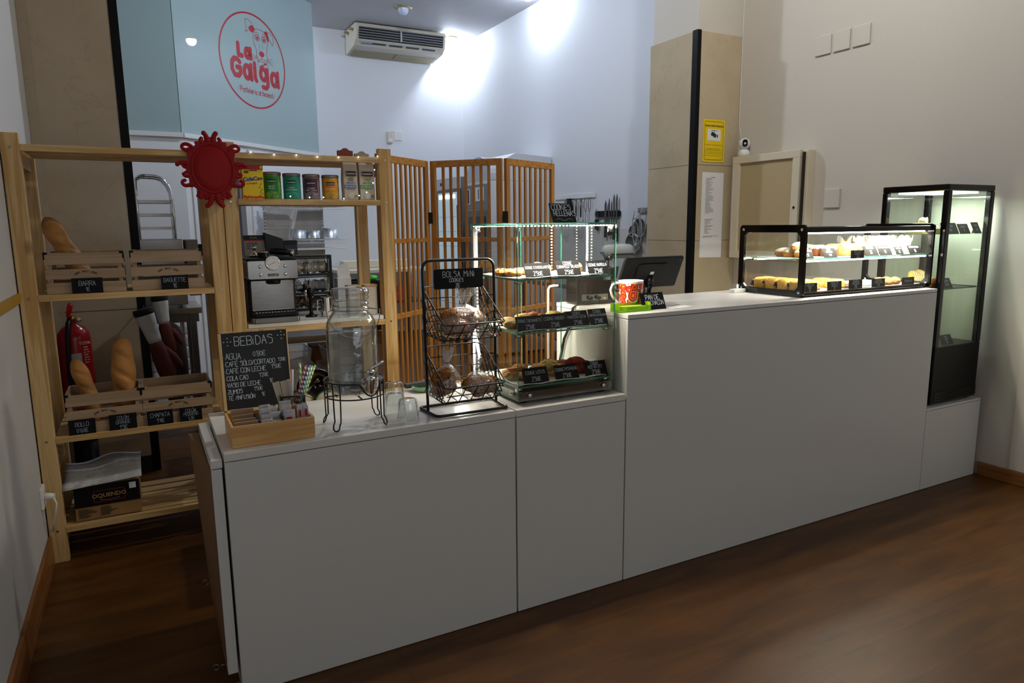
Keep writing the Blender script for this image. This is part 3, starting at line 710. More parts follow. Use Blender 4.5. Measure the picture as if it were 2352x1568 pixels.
def slash_bread(p0, p1, r, label, seed, group='crusty loaves standing in crates'):
    p0 = Vector(p0); p1 = Vector(p1); b = MB(); L = (p1-p0).length; n = 60; rnd = random.Random(seed)
    bend = Vector((rnd.uniform(-.3, .3), rnd.uniform(-.2, .2), 0))*L*.12
    pts = []; rs = []
    for i in range(n+1):
        u = i/n; pts.append(p0.lerp(p1, u)+bend*math.sin(PI*u)); e = max(.05, (1-abs(2*u-1)**5)**.5)
        rs.append(r*e*(1+.07*math.sin(u*PI*5+seed)))
    b.tube(pts, rs, 28)
    # deepened diagonal cuts
    ax = (p1-p0).normalized(); base = len(b.v)-21*0
    for i, v in enumerate(b.v):
        q = v-p0; u = q.dot(ax)/L; a = math.atan2((q-ax*q.dot(ax)).x, -(q-ax*q.dot(ax)).y)
        k = (u*4.5+a*.35) % 1
        b.v[i] = v-(q-ax*q.dot(ax))*(.24*math.exp(-((k-.5)/.16)**2)-.08)*math.exp(-(a/1.3)**4)*(.1 < u < .93)
    return tag(b.build('bread_loaf', 'bread'), label, 'bread', group)
slash_bread((-.185, 1.45, 1.20), (-.345, 1.52, 1.505), .040, 'long baguette leaning out of the upper left crate', 1)
slash_bread((-.235, 1.46, .585), (-.30, 1.50, .875), .034, 'slim loaf leaning left in the lower left crate', 2)
slash_bread((-.120, 1.45, .585), (-.105, 1.50, .955), .048, 'fat twisted loaf standing tall in the lower left crate', 5)

# ---------------------------------------------------------------- chalk price cards
def card(x0, x1, z0, z1, y, tilt, lines, label, name='price_card', group='small black chalk price cards', chalk='chalk', yaw=0, cat='price card', jit=.12):
    """lines: (text, height, relative centre height, dx)"""
    t = thing(name, label, cat, ((x0+x1)/2, y, z0), group)
    w_ = x1-x0; h = z1-z0; ct, st = math.cos(tilt), math.sin(tilt); Hh = h/ct
    U_ = Vector((math.cos(yaw), math.sin(yaw), 0)); Nn = Vector((-math.sin(yaw), math.cos(yaw), 0)); V_ = Nn*st+Vector((0, 0, 1))*ct; Fr = U_.cross(V_)
    o_ = Vector(((x0+x1)/2, y, z0)); T = .0022
    b = MB(); pts = [(-w_/2, 0), (w_/2, 0), (w_/2, Hh), (-w_/2, Hh)]
    b.prism(pts, o_, U_, V_, -Fr*T); b.build('slate', 'card', t)
    b = MB()
    for i, (tx, th, rz, dx) in enumerate(lines):
        wd = sum((FONT.get(ch, (3, ''))[0]+1.1)*th/8 for ch in tx)
        k = min(1, (w_*.94)/wd)
        b.strokes(tx, o_+U_*dx+V_*(rz*Hh-th/2*k)+Fr*.0005, U_, V_, Fr, th*k, max(.0009, th*.10), jit=jit, sp=1.1, seed=len(tx)+i*7, align='c')
    if lines: b.build('chalk_lettering', chalk, t)
    # stand foot behind
    b = MB(); k_ = T/max(.2, ct)+.0006; b.prism([(k_, .0006), (k_+.7*Hh*st, .7*Hh*ct), (k_+.7*Hh*st+.22*h, .0006)], o_-U_*.001, Nn, (0, 0, 1), U_*.002); b.build('foot', 'card', t)
    return t
Yc = 1.335
def wood_card(xa, xb, za, zb, lines, label): card(xa, xb, za, zb, Yc-.004, .10, lines, label, chalk='chalkd')
wood_card(-.262, -.148, 1.176, 1.246, [('BARRA', .020, .68, 0), ('1€', .016, .32, 0)], 'black card reading BARRA 1€ on the upper left crate')
wood_card(.078, .188, 1.178, 1.243, [('BAGUETTE', .018, .70, 0), ('1€', .018, .32, 0)], 'black card reading BAGUETTE 1€ on the upper right crate')
wood_card(-.334, -.232, .560, .632, [('BOLLO', .018, .70, 0), ("0'60€", .018, .34, 0)], 'black card reading BOLLO on the lower crates, leftmost')
wood_card(-.180, -.072, .560, .635, [('COLÓN', .015, .78, 0), ('GRANDE', .015, .52, 0), ("1'5€", .018, .22, 0)], 'black card reading COLÓN GRANDE under the fat loaf')
wood_card(-.030, .076, .562, .632, [('CHAPATA', .018, .70, 0), ("1'4€", .018, .34, 0)], 'black card reading CHAPATA on the lower right crate')
wood_card(.104, .198, .562, .630, [('COLÓN', .015, .78, 0), ('PEQUEÑO', .014, .54, 0), ("1,2€", .015, .24, 0)], 'black card reading COLÓN PEQUEÑO, rightmost on the lower crates')

# cardboard box with newspaper on the bottom shelf
t = thing('cardboard_box', 'coffee carton with black printed front on the bottom pine shelf', 'box', (-.215, 1.48, .160))
M['cardb'] = mat('brown cardboard', '9a7547', .85, noise=.1)
MB().box(-.348, -.088, 1.362, 1.62, .161, .325).build('carton', 'cardb', t, bevel=.002)
MB().box(-.3475, -.0885, 1.3605, 1.362, .222, .318).build('printed_band', 'blackp', t)
b = MB(); rr = rrect(-.273, -.150, .238, .290, .006); b.ribbon(rr+[rr[0]], (0, 1.3598, 0), (1, 0, 0), (0, 0, 1), (0, -1, 0), .0025); b.build('logo_frame', mat('dark red print', '8c1a1c', .7), t)
b = MB(); b.print('OQUENDO', (-.211, 1.3595, .258), (1, 0, 0), (0, 0, 1), .026, offset=.0005); b.ribbon([(-.25+.008*k, .249-.006*math.sin(PI*k/10)) for k in range(11)], (0, 1.3596, 0), (1, 0, 0), (0, 0, 1), (0, -1, 0), .0016)
b.build('logo_lettering', mat('gold print', 'b08a4a', .7), t)
b = MB(); rnd = random.Random(4)
for k in range(7):
    for c_ in range(2): x = -.335+c_*.085; b.box(x, x+rnd.uniform(.03, .075), 1.3596, 1.3605, .175+.006*k, .1775+.006*k)
b.build('small_print', 'ink', t)
MB().box(-.130, -.103, 1.3592, 1.3605, .280, .308).build('shipping_label', 'paper', t)
def news():
    b = MB(); nx, ny = 14, 8; vs = []
    for j in range(ny+1):
        for i in range(nx+1):
            u, v = i/nx, j/ny; x = -.385+.31*u; y = 1.335+.28*v; z = .334+.030*v+.010*math.sin(u*8+v*3)*v+.018*u
            if v < .12: z -= .014
            vs.append((x, y, z))
    fs = [(j*(nx+1)+i, j*(nx+1)+i+1, (j+1)*(nx+1)+i+1, (j+1)*(nx+1)+i) for j in range(ny) for i in range(nx)]
    b.add(vs, fs, 0, True); return b
def news_mat():
    m, nt, b = _nt('printed newspaper'); tc = nt.nodes.new('ShaderNodeTexCoord'); br = nt.nodes.new('ShaderNodeTexBrick')
    br.inputs['Scale'].default_value = 1; br.inputs['Brick Width'].default_value = .05; br.inputs['Row Height'].default_value = .0065; br.inputs['Mortar Size'].default_value = .0020
    br.inputs['Color1'].default_value = (.12, .12, .13, 1); br.inputs['Color2'].default_value = (.45, .45, .46, 1); br.inputs['Mortar'].default_value = (.6, .6, .6, 1)
    nt.links.new(tc.outputs['Object'], br.inputs['Vector'])
    n = nt.nodes.new('ShaderNodeTexNoise'); n.inputs['Scale'].default_value = 14; nt.links.new(tc.outputs['Object'], n.inputs['Vector'])
    mr = nt.nodes.new('ShaderNodeMapRange'); mr.inputs[1].default_value = .45; mr.inputs[2].default_value = .55; nt.links.new(n.outputs['Fac'], mr.inputs[0])
    mx = nt.nodes.new('ShaderNodeMixRGB'); mx.inputs['Color2'].default_value = (.38, .38, .40, 1); nt.links.new(mr.outputs[0], mx.inputs[0]); nt.links.new(br.outputs[0], mx.inputs[1]); nt.links.new(mx.outputs[0], b.inputs['Base Color'])
    b.inputs['Roughness'].default_value = .9; return m
tag(news().build('newspaper', news_mat(), solid=.0015), 'crumpled open newspaper lying over the coffee carton', 'newspaper')

# red baroque frame hanging between the two shelving units
t = thing('ornate_frame', 'bright red baroque scrolled plaque hung across the two pine units', 'plaque', (.326, 1.30, 1.54))
cx, cz, yf_ = .324, 1.712, 1.300
b = MB(); P_ = []
for i in range(96):
    a = 2*PI*i/96; r = 1+.035*math.cos(12*a)+.02*math.cos(7*a+1)
    P_.append((.106*r*math.cos(a), .132*r*math.sin(a)))
b.prism(P_, (cx, yf_, cz), (1, 0, 0), (0, 0, 1), (0, .012, 0)); b.build('backing', 'red', t, bevel=.002)
b = MB(); b.tube([(cx+.086*math.cos(a), yf_-.001, cz+.106*math.sin(a)) for a in [2*PI*i/48 for i in range(48)]], .003, 6, closed=True)
n0 = len(b.v); b.lathe([(0, -.003), (.6, -.0025), (.95, -.001), (1, .001)], (0, 0, 0), 40, axis=(0, 1, 0), cap=False)
for i in range(n0, len(b.v)): v = b.v[i]; b.v[i] = Vector((cx+v.x*.078, yf_-.001+v.y, cz+v.z*.098))
b.build('oval_medallion', 'red', t)
b = MB()
def scroll(a, r0, L, turn, w0=.010, curl=1.0, mirror=1):
    w0 *= 1.2; L *= .84 if abs(turn) > 1 else .66
    """curling acanthus arm leaving the rim at angle a"""
    p = Vector((r0*.82*math.cos(a), r0*math.sin(a))); d = a; pts = []; rs = []
    n = 16
    for i in range(n+1):
        pts.append(Vector((cx+p.x, yf_+.004, cz+p.y))); u = i/n; rs.append(w0*(1-.30*u))
        d += turn*(u**1.4)*curl*.42; p = p+Vector((math.cos(d), math.sin(d)))*L/n
    n0 = len(b.v); b.tube(pts, rs, 10); b.lathe([(rs[-1]*1.12*math.sin(PI*k/8), -rs[-1]*1.12*math.cos(PI*k/8)) for k in range(9)], pts[-1], 12, cap=False)
    for i in range(n0, len(b.v)): b.v[i].y = yf_+.004+(b.v[i].y-yf_-.004)*.6
for s in (1, -1):
    def A(deg): return PI/2-s*math.radians(deg)
    scroll(A(7), .118, .060, -s*.25, .0115); scroll(A(22), .118, .035, s*.5, .009); scroll(A(28), .112, .035, -s*.6, .007)
    scroll(A(45), .118, .095, -s*1.35, .008, 1.1); scroll(A(50), .110, .055, -s*.6, .008); scroll(A(62), .11, .04, s*.7, .007)
    scroll(A(80), .120, .070, -s*.35, .010); scroll(A(88), .12, .04, s*.6, .008); scroll(A(97), .12, .035, -s*.6, .007)
    scroll(A(105), .12, .045, s*.7, .008); scroll(A(122), .118, .085, s*1.3, .008, 1.1); scroll(A(126), .11, .05, s*.5, .008)
    scroll(A(146), .12, .045, -s*.7, .010); scroll(A(150), .12, .04, s*.5, .008); scroll(A(158), .115, .035, -s*.9, .009)
    scroll(A(173), .115, .080, s*.35, .012); scroll(A(165), .12, .03, s*.6, .008)
b.build('scrollwork', 'red', t)
# ================================================================== THINGS ON THE PINE SHELVES
ZS_ = 1.583
def flatprint(b, items, y):
    for tx, x, z, s, off in items: b.print(tx, (x, y, z), (1, 0, 0), (0, 0, 1), s, offset=off)
    return b
M['colay'] = mat('yellow printed carton', 'f2d010', .45); M['blueink'] = mat('blue print', '1c2f9a', .6); M['redink'] = mat('red print', 'b81420', .6); M['whiteink'] = mat('white print', 'ececea', .6)
t = thing('cocoa_box', 'yellow cocoa powder box with red lid on the tea shelf', 'box', (.50, 1.39, ZS_))
MB().box(.452, .546, 1.350, 1.40, ZS_, 1.718).build('carton', 'colay', t, bevel=.001)
MB().box(.452, .546, 1.349, 1.40, 1.7185, 1.738).build('lid', mat('red carton lid', 'b3101c', .45), t, bevel=.001)
MB().box(.533, .542, 1.3483, 1.349, 1.722, 1.735).build('lid_badge', 'yellow', t)
b = MB(); n0 = 0; flatprint(b, [('ColaCao', .499, 1.668, .0245, .0009)], 1.3492); b.rot(-.10, 'Y', (.499, 1.349, 1.675)); b.build('lettering', 'blueink', t)
b = MB(); flatprint(b, [('el Original', .494, 1.652, .011, .0002)], 1.3492); b.rot(-.10, 'Y', (.499, 1.349, 1.655)); b.build('subtitle', 'redink', t)
b = MB(); rnd = random.Random(2)
for k in range(20): b.ribbon([(.457+.0045*k, 1.590+rnd.uniform(-.004, .007)), (.459+.0045*k, 1.592)], (0, 1.3493-.0001*(k % 3), 0), (1, 0, 0), (0, 0, 1), (0, -1, 0), .009)
b.build('printed_fruit', mat('orange red print', 'd8561c', .6), t)
b = MB()
for x, z in ((.536, 1.655), (.530, 1.64), (.54, 1.63), (.533, 1.618), (.541, 1.61)): b.ribbon([(x-.006, z-.006), (x, z)], (0, 1.3492, 0), (1, 0, 0), (0, 0, 1), (0, -1, 0), .003)
b.build('printed_branch', mat('olive print', '5a6a20', .7), t)
MB().box(.462, .482, 1.3492, 1.35, 1.700, 1.712).box(.485, .52, 1.3492, 1.35, 1.711, 1.716).build('seal', mat('brown gold print', '6a4a10', .6), t)

def tin(x, ztop, col, band, lines, label, deco):
    t = thing('tea_tin', label, 'tin', (x, 1.40, ZS_), 'round tea tins in a row')
    r = .0405; c = (x, 1.395, ZS_)
    MB().lathe([(r-.001, 0), (r, .002), (r, ztop-.017-ZS_), (r-.001, ztop-.0165-ZS_)], c, 32).build('body', mat('tin '+col, col, .45, noise=.3, nscale=30), t)
    MB().lathe([(r-.002, ztop-.0165-ZS_), (r+.0015, ztop-.016-ZS_), (r+.0015, ztop-.004-ZS_), (r-.001, ztop-.001-ZS_), (0, ztop-.0005-ZS_)], c, 32).build('lid', mat('grey tin lid', '8a8578', .35, metal=.6), t)
    def curved(z0, z1, a, rr, name, m_, notch=False):
        b = MB(); vs = []; n = 10
        for i in range(n+1):
            an = -PI/2-.24+(-a+2*a*i/n)
            zz = z0+(.010*(1-abs(i-n/2)/(n/2)) if notch else 0)
            vs += [(c[0]+rr*math.cos(an), c[1]+rr*math.sin(an), zz), (c[0]+rr*math.cos(an), c[1]+rr*math.sin(an), z1)]
        b.add(vs, [(2*i, 2*i+2, 2*i+3, 2*i+1) for i in range(n)], 0, True); return b.build(name, m_, t)
    curved(ZS_+.030, ztop-.022, .82, r+.0004, 'label_panel', mat('panel '+band, band, .5), True)
    curved(ztop-.052, ztop-.036, .52, r+.0008, 'brand_badge', mat('dark badge', '201416', .5))
    # lettering wraps the can
    b = MB(); b.print('OQUENDO', (0, 0, 0), (1, 0, 0), (0, 0, 1), .0074, offset=.0002)
    z = ztop-.0475
    b.shear(lambda v: (v.x, 0, v.z+z))
    n0 = len(b.v)
    for k, tx in enumerate(lines):
        n1 = len(b.v); b.print(tx, (0, 0, 0), (1, 0, 0), (0, 0, 1), .0082, offset=.0001); b.shear(lambda v, k=k: (v.x, 0, v.z+ztop-.072-.010*k), n1)
    def wrap(v):
        an = -PI/2-.24+v.x/r; return (c[0]+(r+.0012)*math.cos(an), c[1]+(r+.0012)*math.sin(an), v.z)
    b.shear(wrap); b.build('lettering', 'whiteink', t)
    b = MB(); rnd = random.Random(len(label))
    for k in range(14):
        an = rnd.choice([-PI/2-.24+rnd.uniform(.85, 1.4), -PI/2-.24-rnd.uniform(.85, 1.4), -PI/2+rnd.uniform(-.7, .7)]); zz = ZS_+(rnd.uniform(.006, .026) if abs(an+PI/2) < .72 else rnd.uniform(.01, .09))
        p = Vector((c[0]+(r+.0005)*math.cos(an), c[1]+(r+.0005)*math.sin(an), zz)); U_ = Vector((-math.sin(an), math.cos(an), 0)); q = rnd.uniform(-1, 1)
        b.ribbon([(0, 0), (.005*q, .008)], p, U_, (0, 0, 1), (0, 0, 0), .0022)
    b.build('leaf_print', mat('print '+deco, deco, .6), t)
tin(.592, 1.712, '6faa4c', '1f7a2c', ['MENTA', 'POLEO'], 'light green tea tin reading MENTA POLEO beside the cocoa box', '1d5428')
tin(.683, 1.708, '3fa58a', '14876a', ['CHINA', 'GUNPOWDER'], 'turquoise tea tin reading CHINA GUNPOWDER', '0f5a4c')
tin(.776, 1.706, '8d8088', '4c2440', ['ROOIBOS', 'PIÑA Y COCO'], 'purple grey tea tin reading ROOIBOS PIÑA Y COCO', '4a4048')
tin(.869, 1.704, 'e0b24a', 'e8960c', ['MANZANILLA'], 'orange yellow tea tin reading MANZANILLA', '9a6a1c')
def coffee_bag(x0, x1, side, band, sub, label):
    t = thing('coffee_bag', label, 'coffee bag', ((x0+x1)/2, 1.39, ZS_), 'ground coffee bags at the right end of the tea shelf')
    b = MB(); vs = []; n = 6
    for k in range(n+1):
        u = k/n; z = ZS_+.183*u; d = .028*(1-.5*max(0, (u-.7)/.3)); s_ = .001*math.sin(u*9)
        vs += [(x0+.001+s_, 1.352+.03-d, z), (x1-.001+s_, 1.352+.03-d, z), (x1-.001+s_, 1.382+d, z), (x0+.001+s_, 1.382+d, z)]
    fs = [(0, 3, 2, 1), (4*n, 4*n+1, 4*n+2, 4*n+3)]
    for k in range(n):
        for j in range(4): fs.append((4*k+j, 4*k+(j+1) % 4, 4*k+4+(j+1) % 4, 4*k+4+j))
    b.add(vs, fs); b.build('bag', mat('kraft white bag', 'cfc2b0', .6), t, bevel=.003)
    y = 1.3518; m_ = (x0+x1)/2
    MB().box(x0+.012, x1-.010, y-.001, y-.0004, 1.700, 1.722).build('brand_badge', 'ink', t)
    b = MB(); rr = rrect(x0+.012, x1-.010, 1.700, 1.722, .002); b.ribbon(rr+[rr[0]], (0, y-.0011, 0), (1, 0, 0), (0, 0, 1), (0, -1, 0), .0015); b.build('badge_rim', 'redink', t)
    MB().box(x0+.024, x1-.020, y-.001, y-.0003, 1.686, 1.697).build('natura_label', mat('green print', '4f7d2a', .6), t)
    MB().box(x0+.002, x1-.010, y-.001, y-.0003, 1.640, 1.655).build('colour_band', band, t)
    b = MB(); flatprint(b, [('OQUENDO', m_, 1.7075, .0098, .0003), ('NATURA', m_, 1.6885, .0085, .0001), (sub, m_-.003, 1.6445, .0095, .0002)], y-.0013); b.build('lettering', 'whiteink', t)
    b = MB(); flatprint(b, [('CAFÉ', m_, 1.674, .011, .0001), ('MOLIDO', m_, 1.662, .011, .0001), ('INTENSIDAD 3', m_, 1.632, .006, 0)], y-.0010); b.build('print', side, t)
    b = MB().lathe([(0, 0), (.016, .0), (.016, .0004)], (m_, y-.0002, 1.604), 20, axis=(0, -1, 0)); b.build('cup_print', mat('faint cup print', 'ded4c6', .7), t)
    MB().box(x1-.022, x1-.008, y-.001, y-.0003, 1.597, 1.607).build('organic_mark', mat('leaf green mark', '6f9a24', .6), t)
coffee_bag(.926, .998, 'blueink', mat('blue band', '2a72b8', .5), 'BIO DESCAF', 'ground coffee bag with blue BIO DESCAF band')
coffee_bag(1.006, 1.084, mat('green ink', '4f8a2a', .6), mat('green band', '3f9a2a', .5), 'BIO NATURAL', 'ground coffee bag with green BIO NATURAL band, at the shelf end')
for x0, x1, z1, m_, lb in ((.915, .992, 1.838, mat('red brown wood', '7a3020', .5), 'reddish brown scalloped top board standing on the top pine shelf'), (1.0, 1.075, 1.826, mat('greyish veined wood', 'a89a7c', .6, noise=.3, nscale=25), 'beige veined scalloped board beside the reddish one on the top shelf')):
    m2 = (x0+x1)/2; P_ = [(x0, 1.7925), (x1, 1.7925), (x1, z1-.012), (m2+.02, z1-.010), (m2+.008, z1), (m2-.008, z1), (m2-.02, z1-.010), (x0, z1-.012)]
    tag(MB().prism(P_, (0, 1.40, 0), (1, 0, 0), (0, 0, 1), (0, .02, 0)).build('scalloped_board', m_, bevel=.002), lb, 'board')

# fairy lights
t = thing('fairy_lights', 'string of tiny cool white fairy lights along the pine shelf edges', 'fairy lights', (.75, 1.32, 1.59))
LP = [(.421, 1.789), (.494, 1.7935), (.597, 1.786), (.698, 1.788), (.796, 1.783), (.898, 1.784), (.996, 1.79), (1.093, 1.796), (1.075, 1.73), (1.065, 1.666), (1.03, 1.62), (.991, 1.603), (.914, 1.588), (.815, 1.593), (.748, 1.592), (.659, 1.596)]
pts = []
for (xa, za), (xb, zb) in zip(LP[:-1], LP[1:]):
    for k in range(4): u = k/4; pts.append((xa+(xb-xa)*u, 1.3215-.003*math.sin(PI*u), za+(zb-za)*u-.004*math.sin(PI*u)))
MB().tube(pts, .0006, 4).build('wire', mat('thin silver wire', 'a8a8b0', .4), t)
for x, z in LP: MB().lathe([(0, -.0028), (.002, -.0018), (.0026, 0), (.002, .0018), (0, .0028)], (x, 1.3205, z), 8, cap=False).build('bulb', 'ledc', t)

# ---------------------------------------------------------------- espresso machine
t = thing('espresso_machine', 'brushed steel espresso machine with round gauge on the pine shelf', 'coffee machine', (.56, 1.55, .997))
zb = .998
MB().box(.448, .672, 1.40, 1.72, zb, 1.20).build('body', 'blackp', t, bevel=.01)
MB().box(.462, .662, 1.392, 1.40, 1.05, 1.205).build('back_plate', 'steel', t, bevel=.003)
MB().prism(rrect(.444, .676, 1.205, 1.298, .012), (0, 1.336, 0), (1, 0, 0), (0, 0, 1), (0, .30, 0)).build('head', 'steel', t, bevel=.004)
MB().prism(rrect(.442, .678, 1.336, 1.70, .02), (0, 0, 1.2985), (1, 0, 0), (0, 1, 0), (0, 0, .008)).build('top_tray', 'blackp', t, bevel=.003)
MB().box(.446, .674, 1.3345, 1.60, 1.2005, 1.2045).build('lower_seam', 'black', t)
MB().cyl((.566, 1.372, 1.204), (.566, 1.372, 1.182), .034, .030, 24).build('group_head', 'blackp', t)
MB().prism(rrect(.452, .672, 1.318, 1.42, .012), (0, 0, zb), (1, 0, 0), (0, 1, 0), (0, 0, .028)).build('drip_tray', 'steel', t, bevel=.004)
MB().prism(rrect(.456, .668, 1.325, 1.42, .012), (0, 0, 1.0265), (1, 0, 0), (0, 1, 0), (0, 0, .020)).build('tray_rim', 'blackp', t, bevel=.004)
b = MB()
for k in range(13): b.box(.47+.0145*k, .478+.0145*k, 1.336, 1.395, 1.047, 1.0485)
b.build('drip_grille', 'chrome', t)
g = MB().lathe([(.0, .010), (.030, .010), (.033, .012), (.035, .008), (.036, 0)], (.560, 1.336, 1.284), 32, axis=(0, -1, 0), cap=False).build('pressure_gauge', 'chrome', t)
MB().lathe([(0, 0), (.029, 0), (.029, .001)], (.560, 1.3258, 1.284), 28, axis=(0, -1, 0)).build('dial', 'whitep', g)
b = MB(); O_ = (.560, 1.3245, 1.284); b.ribbon([(-.016, -.008), (.010, .004)], O_, (1, 0, 0), (0, 0, 1), (0, 0, 0), .0016)
for k in range(9): a = math.radians(225-33*k); b.ribbon([(.021*math.cos(a), .021*math.sin(a)), (.025*math.cos(a), .025*math.sin(a))], O_, (1, 0, 0), (0, 0, 1), (0, 0, 0), .001)
b.build('needle', 'ink', g)
for x, z in ((.503, 1.268), (.503, 1.230), (.617, 1.268), (.617, 1.230)):
    k_ = MB().lathe([(0, .004), (.006, .004), (.0085, .0025), (.009, 0)], (x, 1.336, z), 16, axis=(0, -1, 0), cap=False).build('button', 'chrome', t)
b = MB(); rr = rrect(.535, .585, 1.221, 1.233, .005); b.prism(rr, (0, 1.3345, 0), (1, 0, 0), (0, 0, 1), (0, .002, 0)); b.build('name_plate', 'ink', t)
b = MB(); b.print('DeLonghi', (.560, 1.3335, 1.2242), (1, 0, 0), (0, 0, 1), .0105); b.build('name_lettering', 'whiteink', t)
sw = MB().tube([(.655, 1.36, 1.205), (.665, 1.345, 1.19), (.69, 1.335, 1.185), (.702, 1.33, 1.16), (.703, 1.33, 1.135)], .0045, 8).build('steam_wand', 'chrome', t)
MB().cyl((.703, 1.33, 1.178), (.703, 1.33, 1.150), .010, .009, 12).build('grip', 'blackp', sw)
MB().cyl((.703, 1.33, 1.150), (.705, 1.33, 1.092), .0075, .007, 12).build('frother', 'steel', sw)
# portafilter + tamper things lying on top
t = thing('portafilter', 'portafilter with black handle lying on top of the espresso machine', 'portafilter', (.60, 1.46, 1.307))
MB().lathe([(.0, 0), (.024, .0), (.028, .003), (.028, .022), (.031, .024), (.031, .028), (.025, .028), (.024, .006), (0, .005)], (.535, 1.43, 1.3075), 26, cap=False).build('basket', 'chrome', t)
MB().tube([(.560, 1.43, 1.33), (.575, 1.43, 1.338), (.60, 1.425, 1.336), (.64, 1.42, 1.332), (.66, 1.418, 1.328)], [.006, .013, .016, .016, .014], 14).build('handle', 'blackp', t)
MB().tube([(.66, 1.418, 1.328), (.672, 1.416, 1.325), (.677, 1.416, 1.324)], [.0165, .0165, .010], 14).build('end_cap', 'chrome', t)
t = thing('tamper', 'small steel knob tamper beside the portafilter on the machine top', 'tamper', (.535, 1.50, 1.307))
MB().lathe([(0, 0), (.022, 0), (.023, .012), (.01, .018), (.007, .032), (.014, .043), (.012, .055), (0, .058)], (.505, 1.52, 1.3075), 20).build('tamper_body', 'chrome', t)
# boxes behind
t = thing('filter_box', 'grey white box with black lid and red stripe behind the espresso machine', 'box', (.53, 1.74, 1.296))
MB().box(.492, .590, 1.745, 1.79, 1.304, 1.388).build('carton', mat('greige carton', 'b5aca2', .6), t)
MB().box(.491, .591, 1.7445, 1.79, 1.388, 1.412).build('black_band', 'blackp', t)
MB().box(.491, .591, 1.7440, 1.7446, 1.383, 1.389).build('red_stripe', 'redink', t)
b = MB(); b.print('Quality', (.538, 1.7437, 1.396), (1, 0, 0), (0, 0, 1), .012); b.build('lettering', 'acw', t)
b = MB(); [b.box(.50, .50+w__, 1.7438, 1.7444, 1.37-.009*k, 1.373-.009*k) for k, w__ in enumerate((.055, .055, .04, .04))]; b.build('small_print', 'ink', t)
t = thing('knock_box', 'dark green black open tray tilted behind the espresso machine', 'tray', (.64, 1.73, 1.30))
b = MB(); b.add([(.592, 1.72, 1.425), (.68, 1.72, 1.392), (.68, 1.78, 1.392), (.592, 1.78, 1.425), (.60, 1.72, 1.303), (.685, 1.72, 1.303), (.685, 1.78, 1.303), (.60, 1.78, 1.303)], [(0, 1, 5, 4), (1, 2, 6, 5), (2, 3, 7, 6), (3, 0, 4, 7), (4, 5, 6, 7)]); b.build('tray_body', mat('dark green plastic', '10221f', .5), t, solid=.003)
t = thing('coffee_box', 'navy blue box with black lid right of the dark tray', 'box', (.725, 1.74, 1.30))
MB().box(.688, .757, 1.73, 1.785, 1.304, 1.360).build('carton', mat('navy carton', '16264e', .5), t)
MB().box(.684, .757, 1.725, 1.788, 1.361, 1.383).build('lid', 'blackp', t)
b = MB(); b.print('Sangen', (.733, 1.7295, 1.332), (1, 0, 0), (0, 0, 1), .012); b.build('lettering', 'inkg', t)
# drawer unit
t = thing('drawer_unit', 'black drawer unit with clear drawers of foil packs behind the espresso machine', 'drawers', (.72, 1.72, .997))
b = MB(); b.box(.45, .462, 1.745-.015, 1.80, .998, 1.30).box(.925, .937, 1.73, 1.80, .998, 1.30)
for z in (.998, 1.085, 1.187, 1.288): b.box(.462, .925, 1.73, 1.80, z, z+.012)
b.build('frame', 'blackp', t, bevel=.001)
for k, (z0, z1) in enumerate(((1.012, 1.083), (1.099, 1.185), (1.201, 1.286))):
    dr = MB().box(.685, .922, 1.726, 1.7285, z0, z1).build('drawer', 'pane', t)
    b = MB(); rnd = random.Random(k)
    for q in range(5): b.blob((.72+.042*q, 1.763, z0+.033), (.034, .022, .030), q+k*9, .45, 3, 0, 7)
    b.build('foil_packs', mat('bronze foil' if k else 'dark packs', 'a08a6a' if k == 2 else '4a3a30', .25, metal=.7), dr)
    MB().box(.685, .925, 1.722, 1.726, z1-.006, z1).build('drawer_lip', 'blackp', dr)
# things to the right of the machine
t = thing('coffee_tamper_stand', 'black stick with round head standing beside the steam wand', 'utensil', (.75, 1.5, .997))
MB().lathe([(0, 0), (.03, 0), (.03, .006), (.012, .012), (.008, .03), (.008, .10), (.016, .112), (.02, .13), (.014, .145), (0, .15)], (.757, 1.47, .9975), 20).build('stick', 'blackp', t)
t = thing('milk_jug', 'stainless milk jug on the pine shelf behind the water dispenser', 'jug', (.83, 1.45, .997))
MB().lathe([(.0, .0), (.03, .0), (.031, .01), (.030, .095), (.031, .10), (.029, .10), (.028, .012), (0, .01)], (.833, 1.45, .9975), 28, cap=False).build('cup', 'chrome', t)
MB().tube([(.803, 1.45, 1.085), (.785, 1.445, 1.08), (.783, 1.445, 1.03), (.803, 1.45, 1.02)], .004, 8).build('handle', 'chrome', t)
def canister(x, y, zt, label):
    t = thing('canister', label, 'canister', (x, y, .997), 'white lidded canisters')
    M.setdefault('quilt', mat('white quilted ceramic', 'd6cfc4', .5, bump=.6, bscale=40))
    MB().prism(rrect(x-.033, x+.033, y-.033, y+.033, .012), (0, 0, .9975), (1, 0, 0), (0, 1, 0), (0, 0, zt-.9975-.010)).build('body', 'quilt', t)
    MB().prism(rrect(x-.035, x+.035, y-.035, y+.035, .012), (0, 0, zt-.009), (1, 0, 0), (0, 1, 0), (0, 0, .011)).build('lid', 'pinex', t, bevel=.002)
canister(1.000, 1.56, 1.140, 'white canister with wooden lid, left one behind the jar')
canister(1.055, 1.43, 1.150, 'quilted white canister with wooden lid beside the right pine post')
b = MB(); b.box(.955, 1.03, 1.69, 1.76, .998, 1.17)
for k in range(3): b.add([(.96+.01*k, 1.70+.02*k, 1.17), (1.03, 1.70+.02*k, 1.17), (1.025, 1.71+.02*k, 1.235+.01*k), (.958+.012*k, 1.71+.02*k, 1.22+.01*k)], [(0, 1, 2, 3)])
tag(b.build('napkin_pack', 'paper', solid=.001), 'white paper napkin pack with loose sheet sticking up', 'napkins')
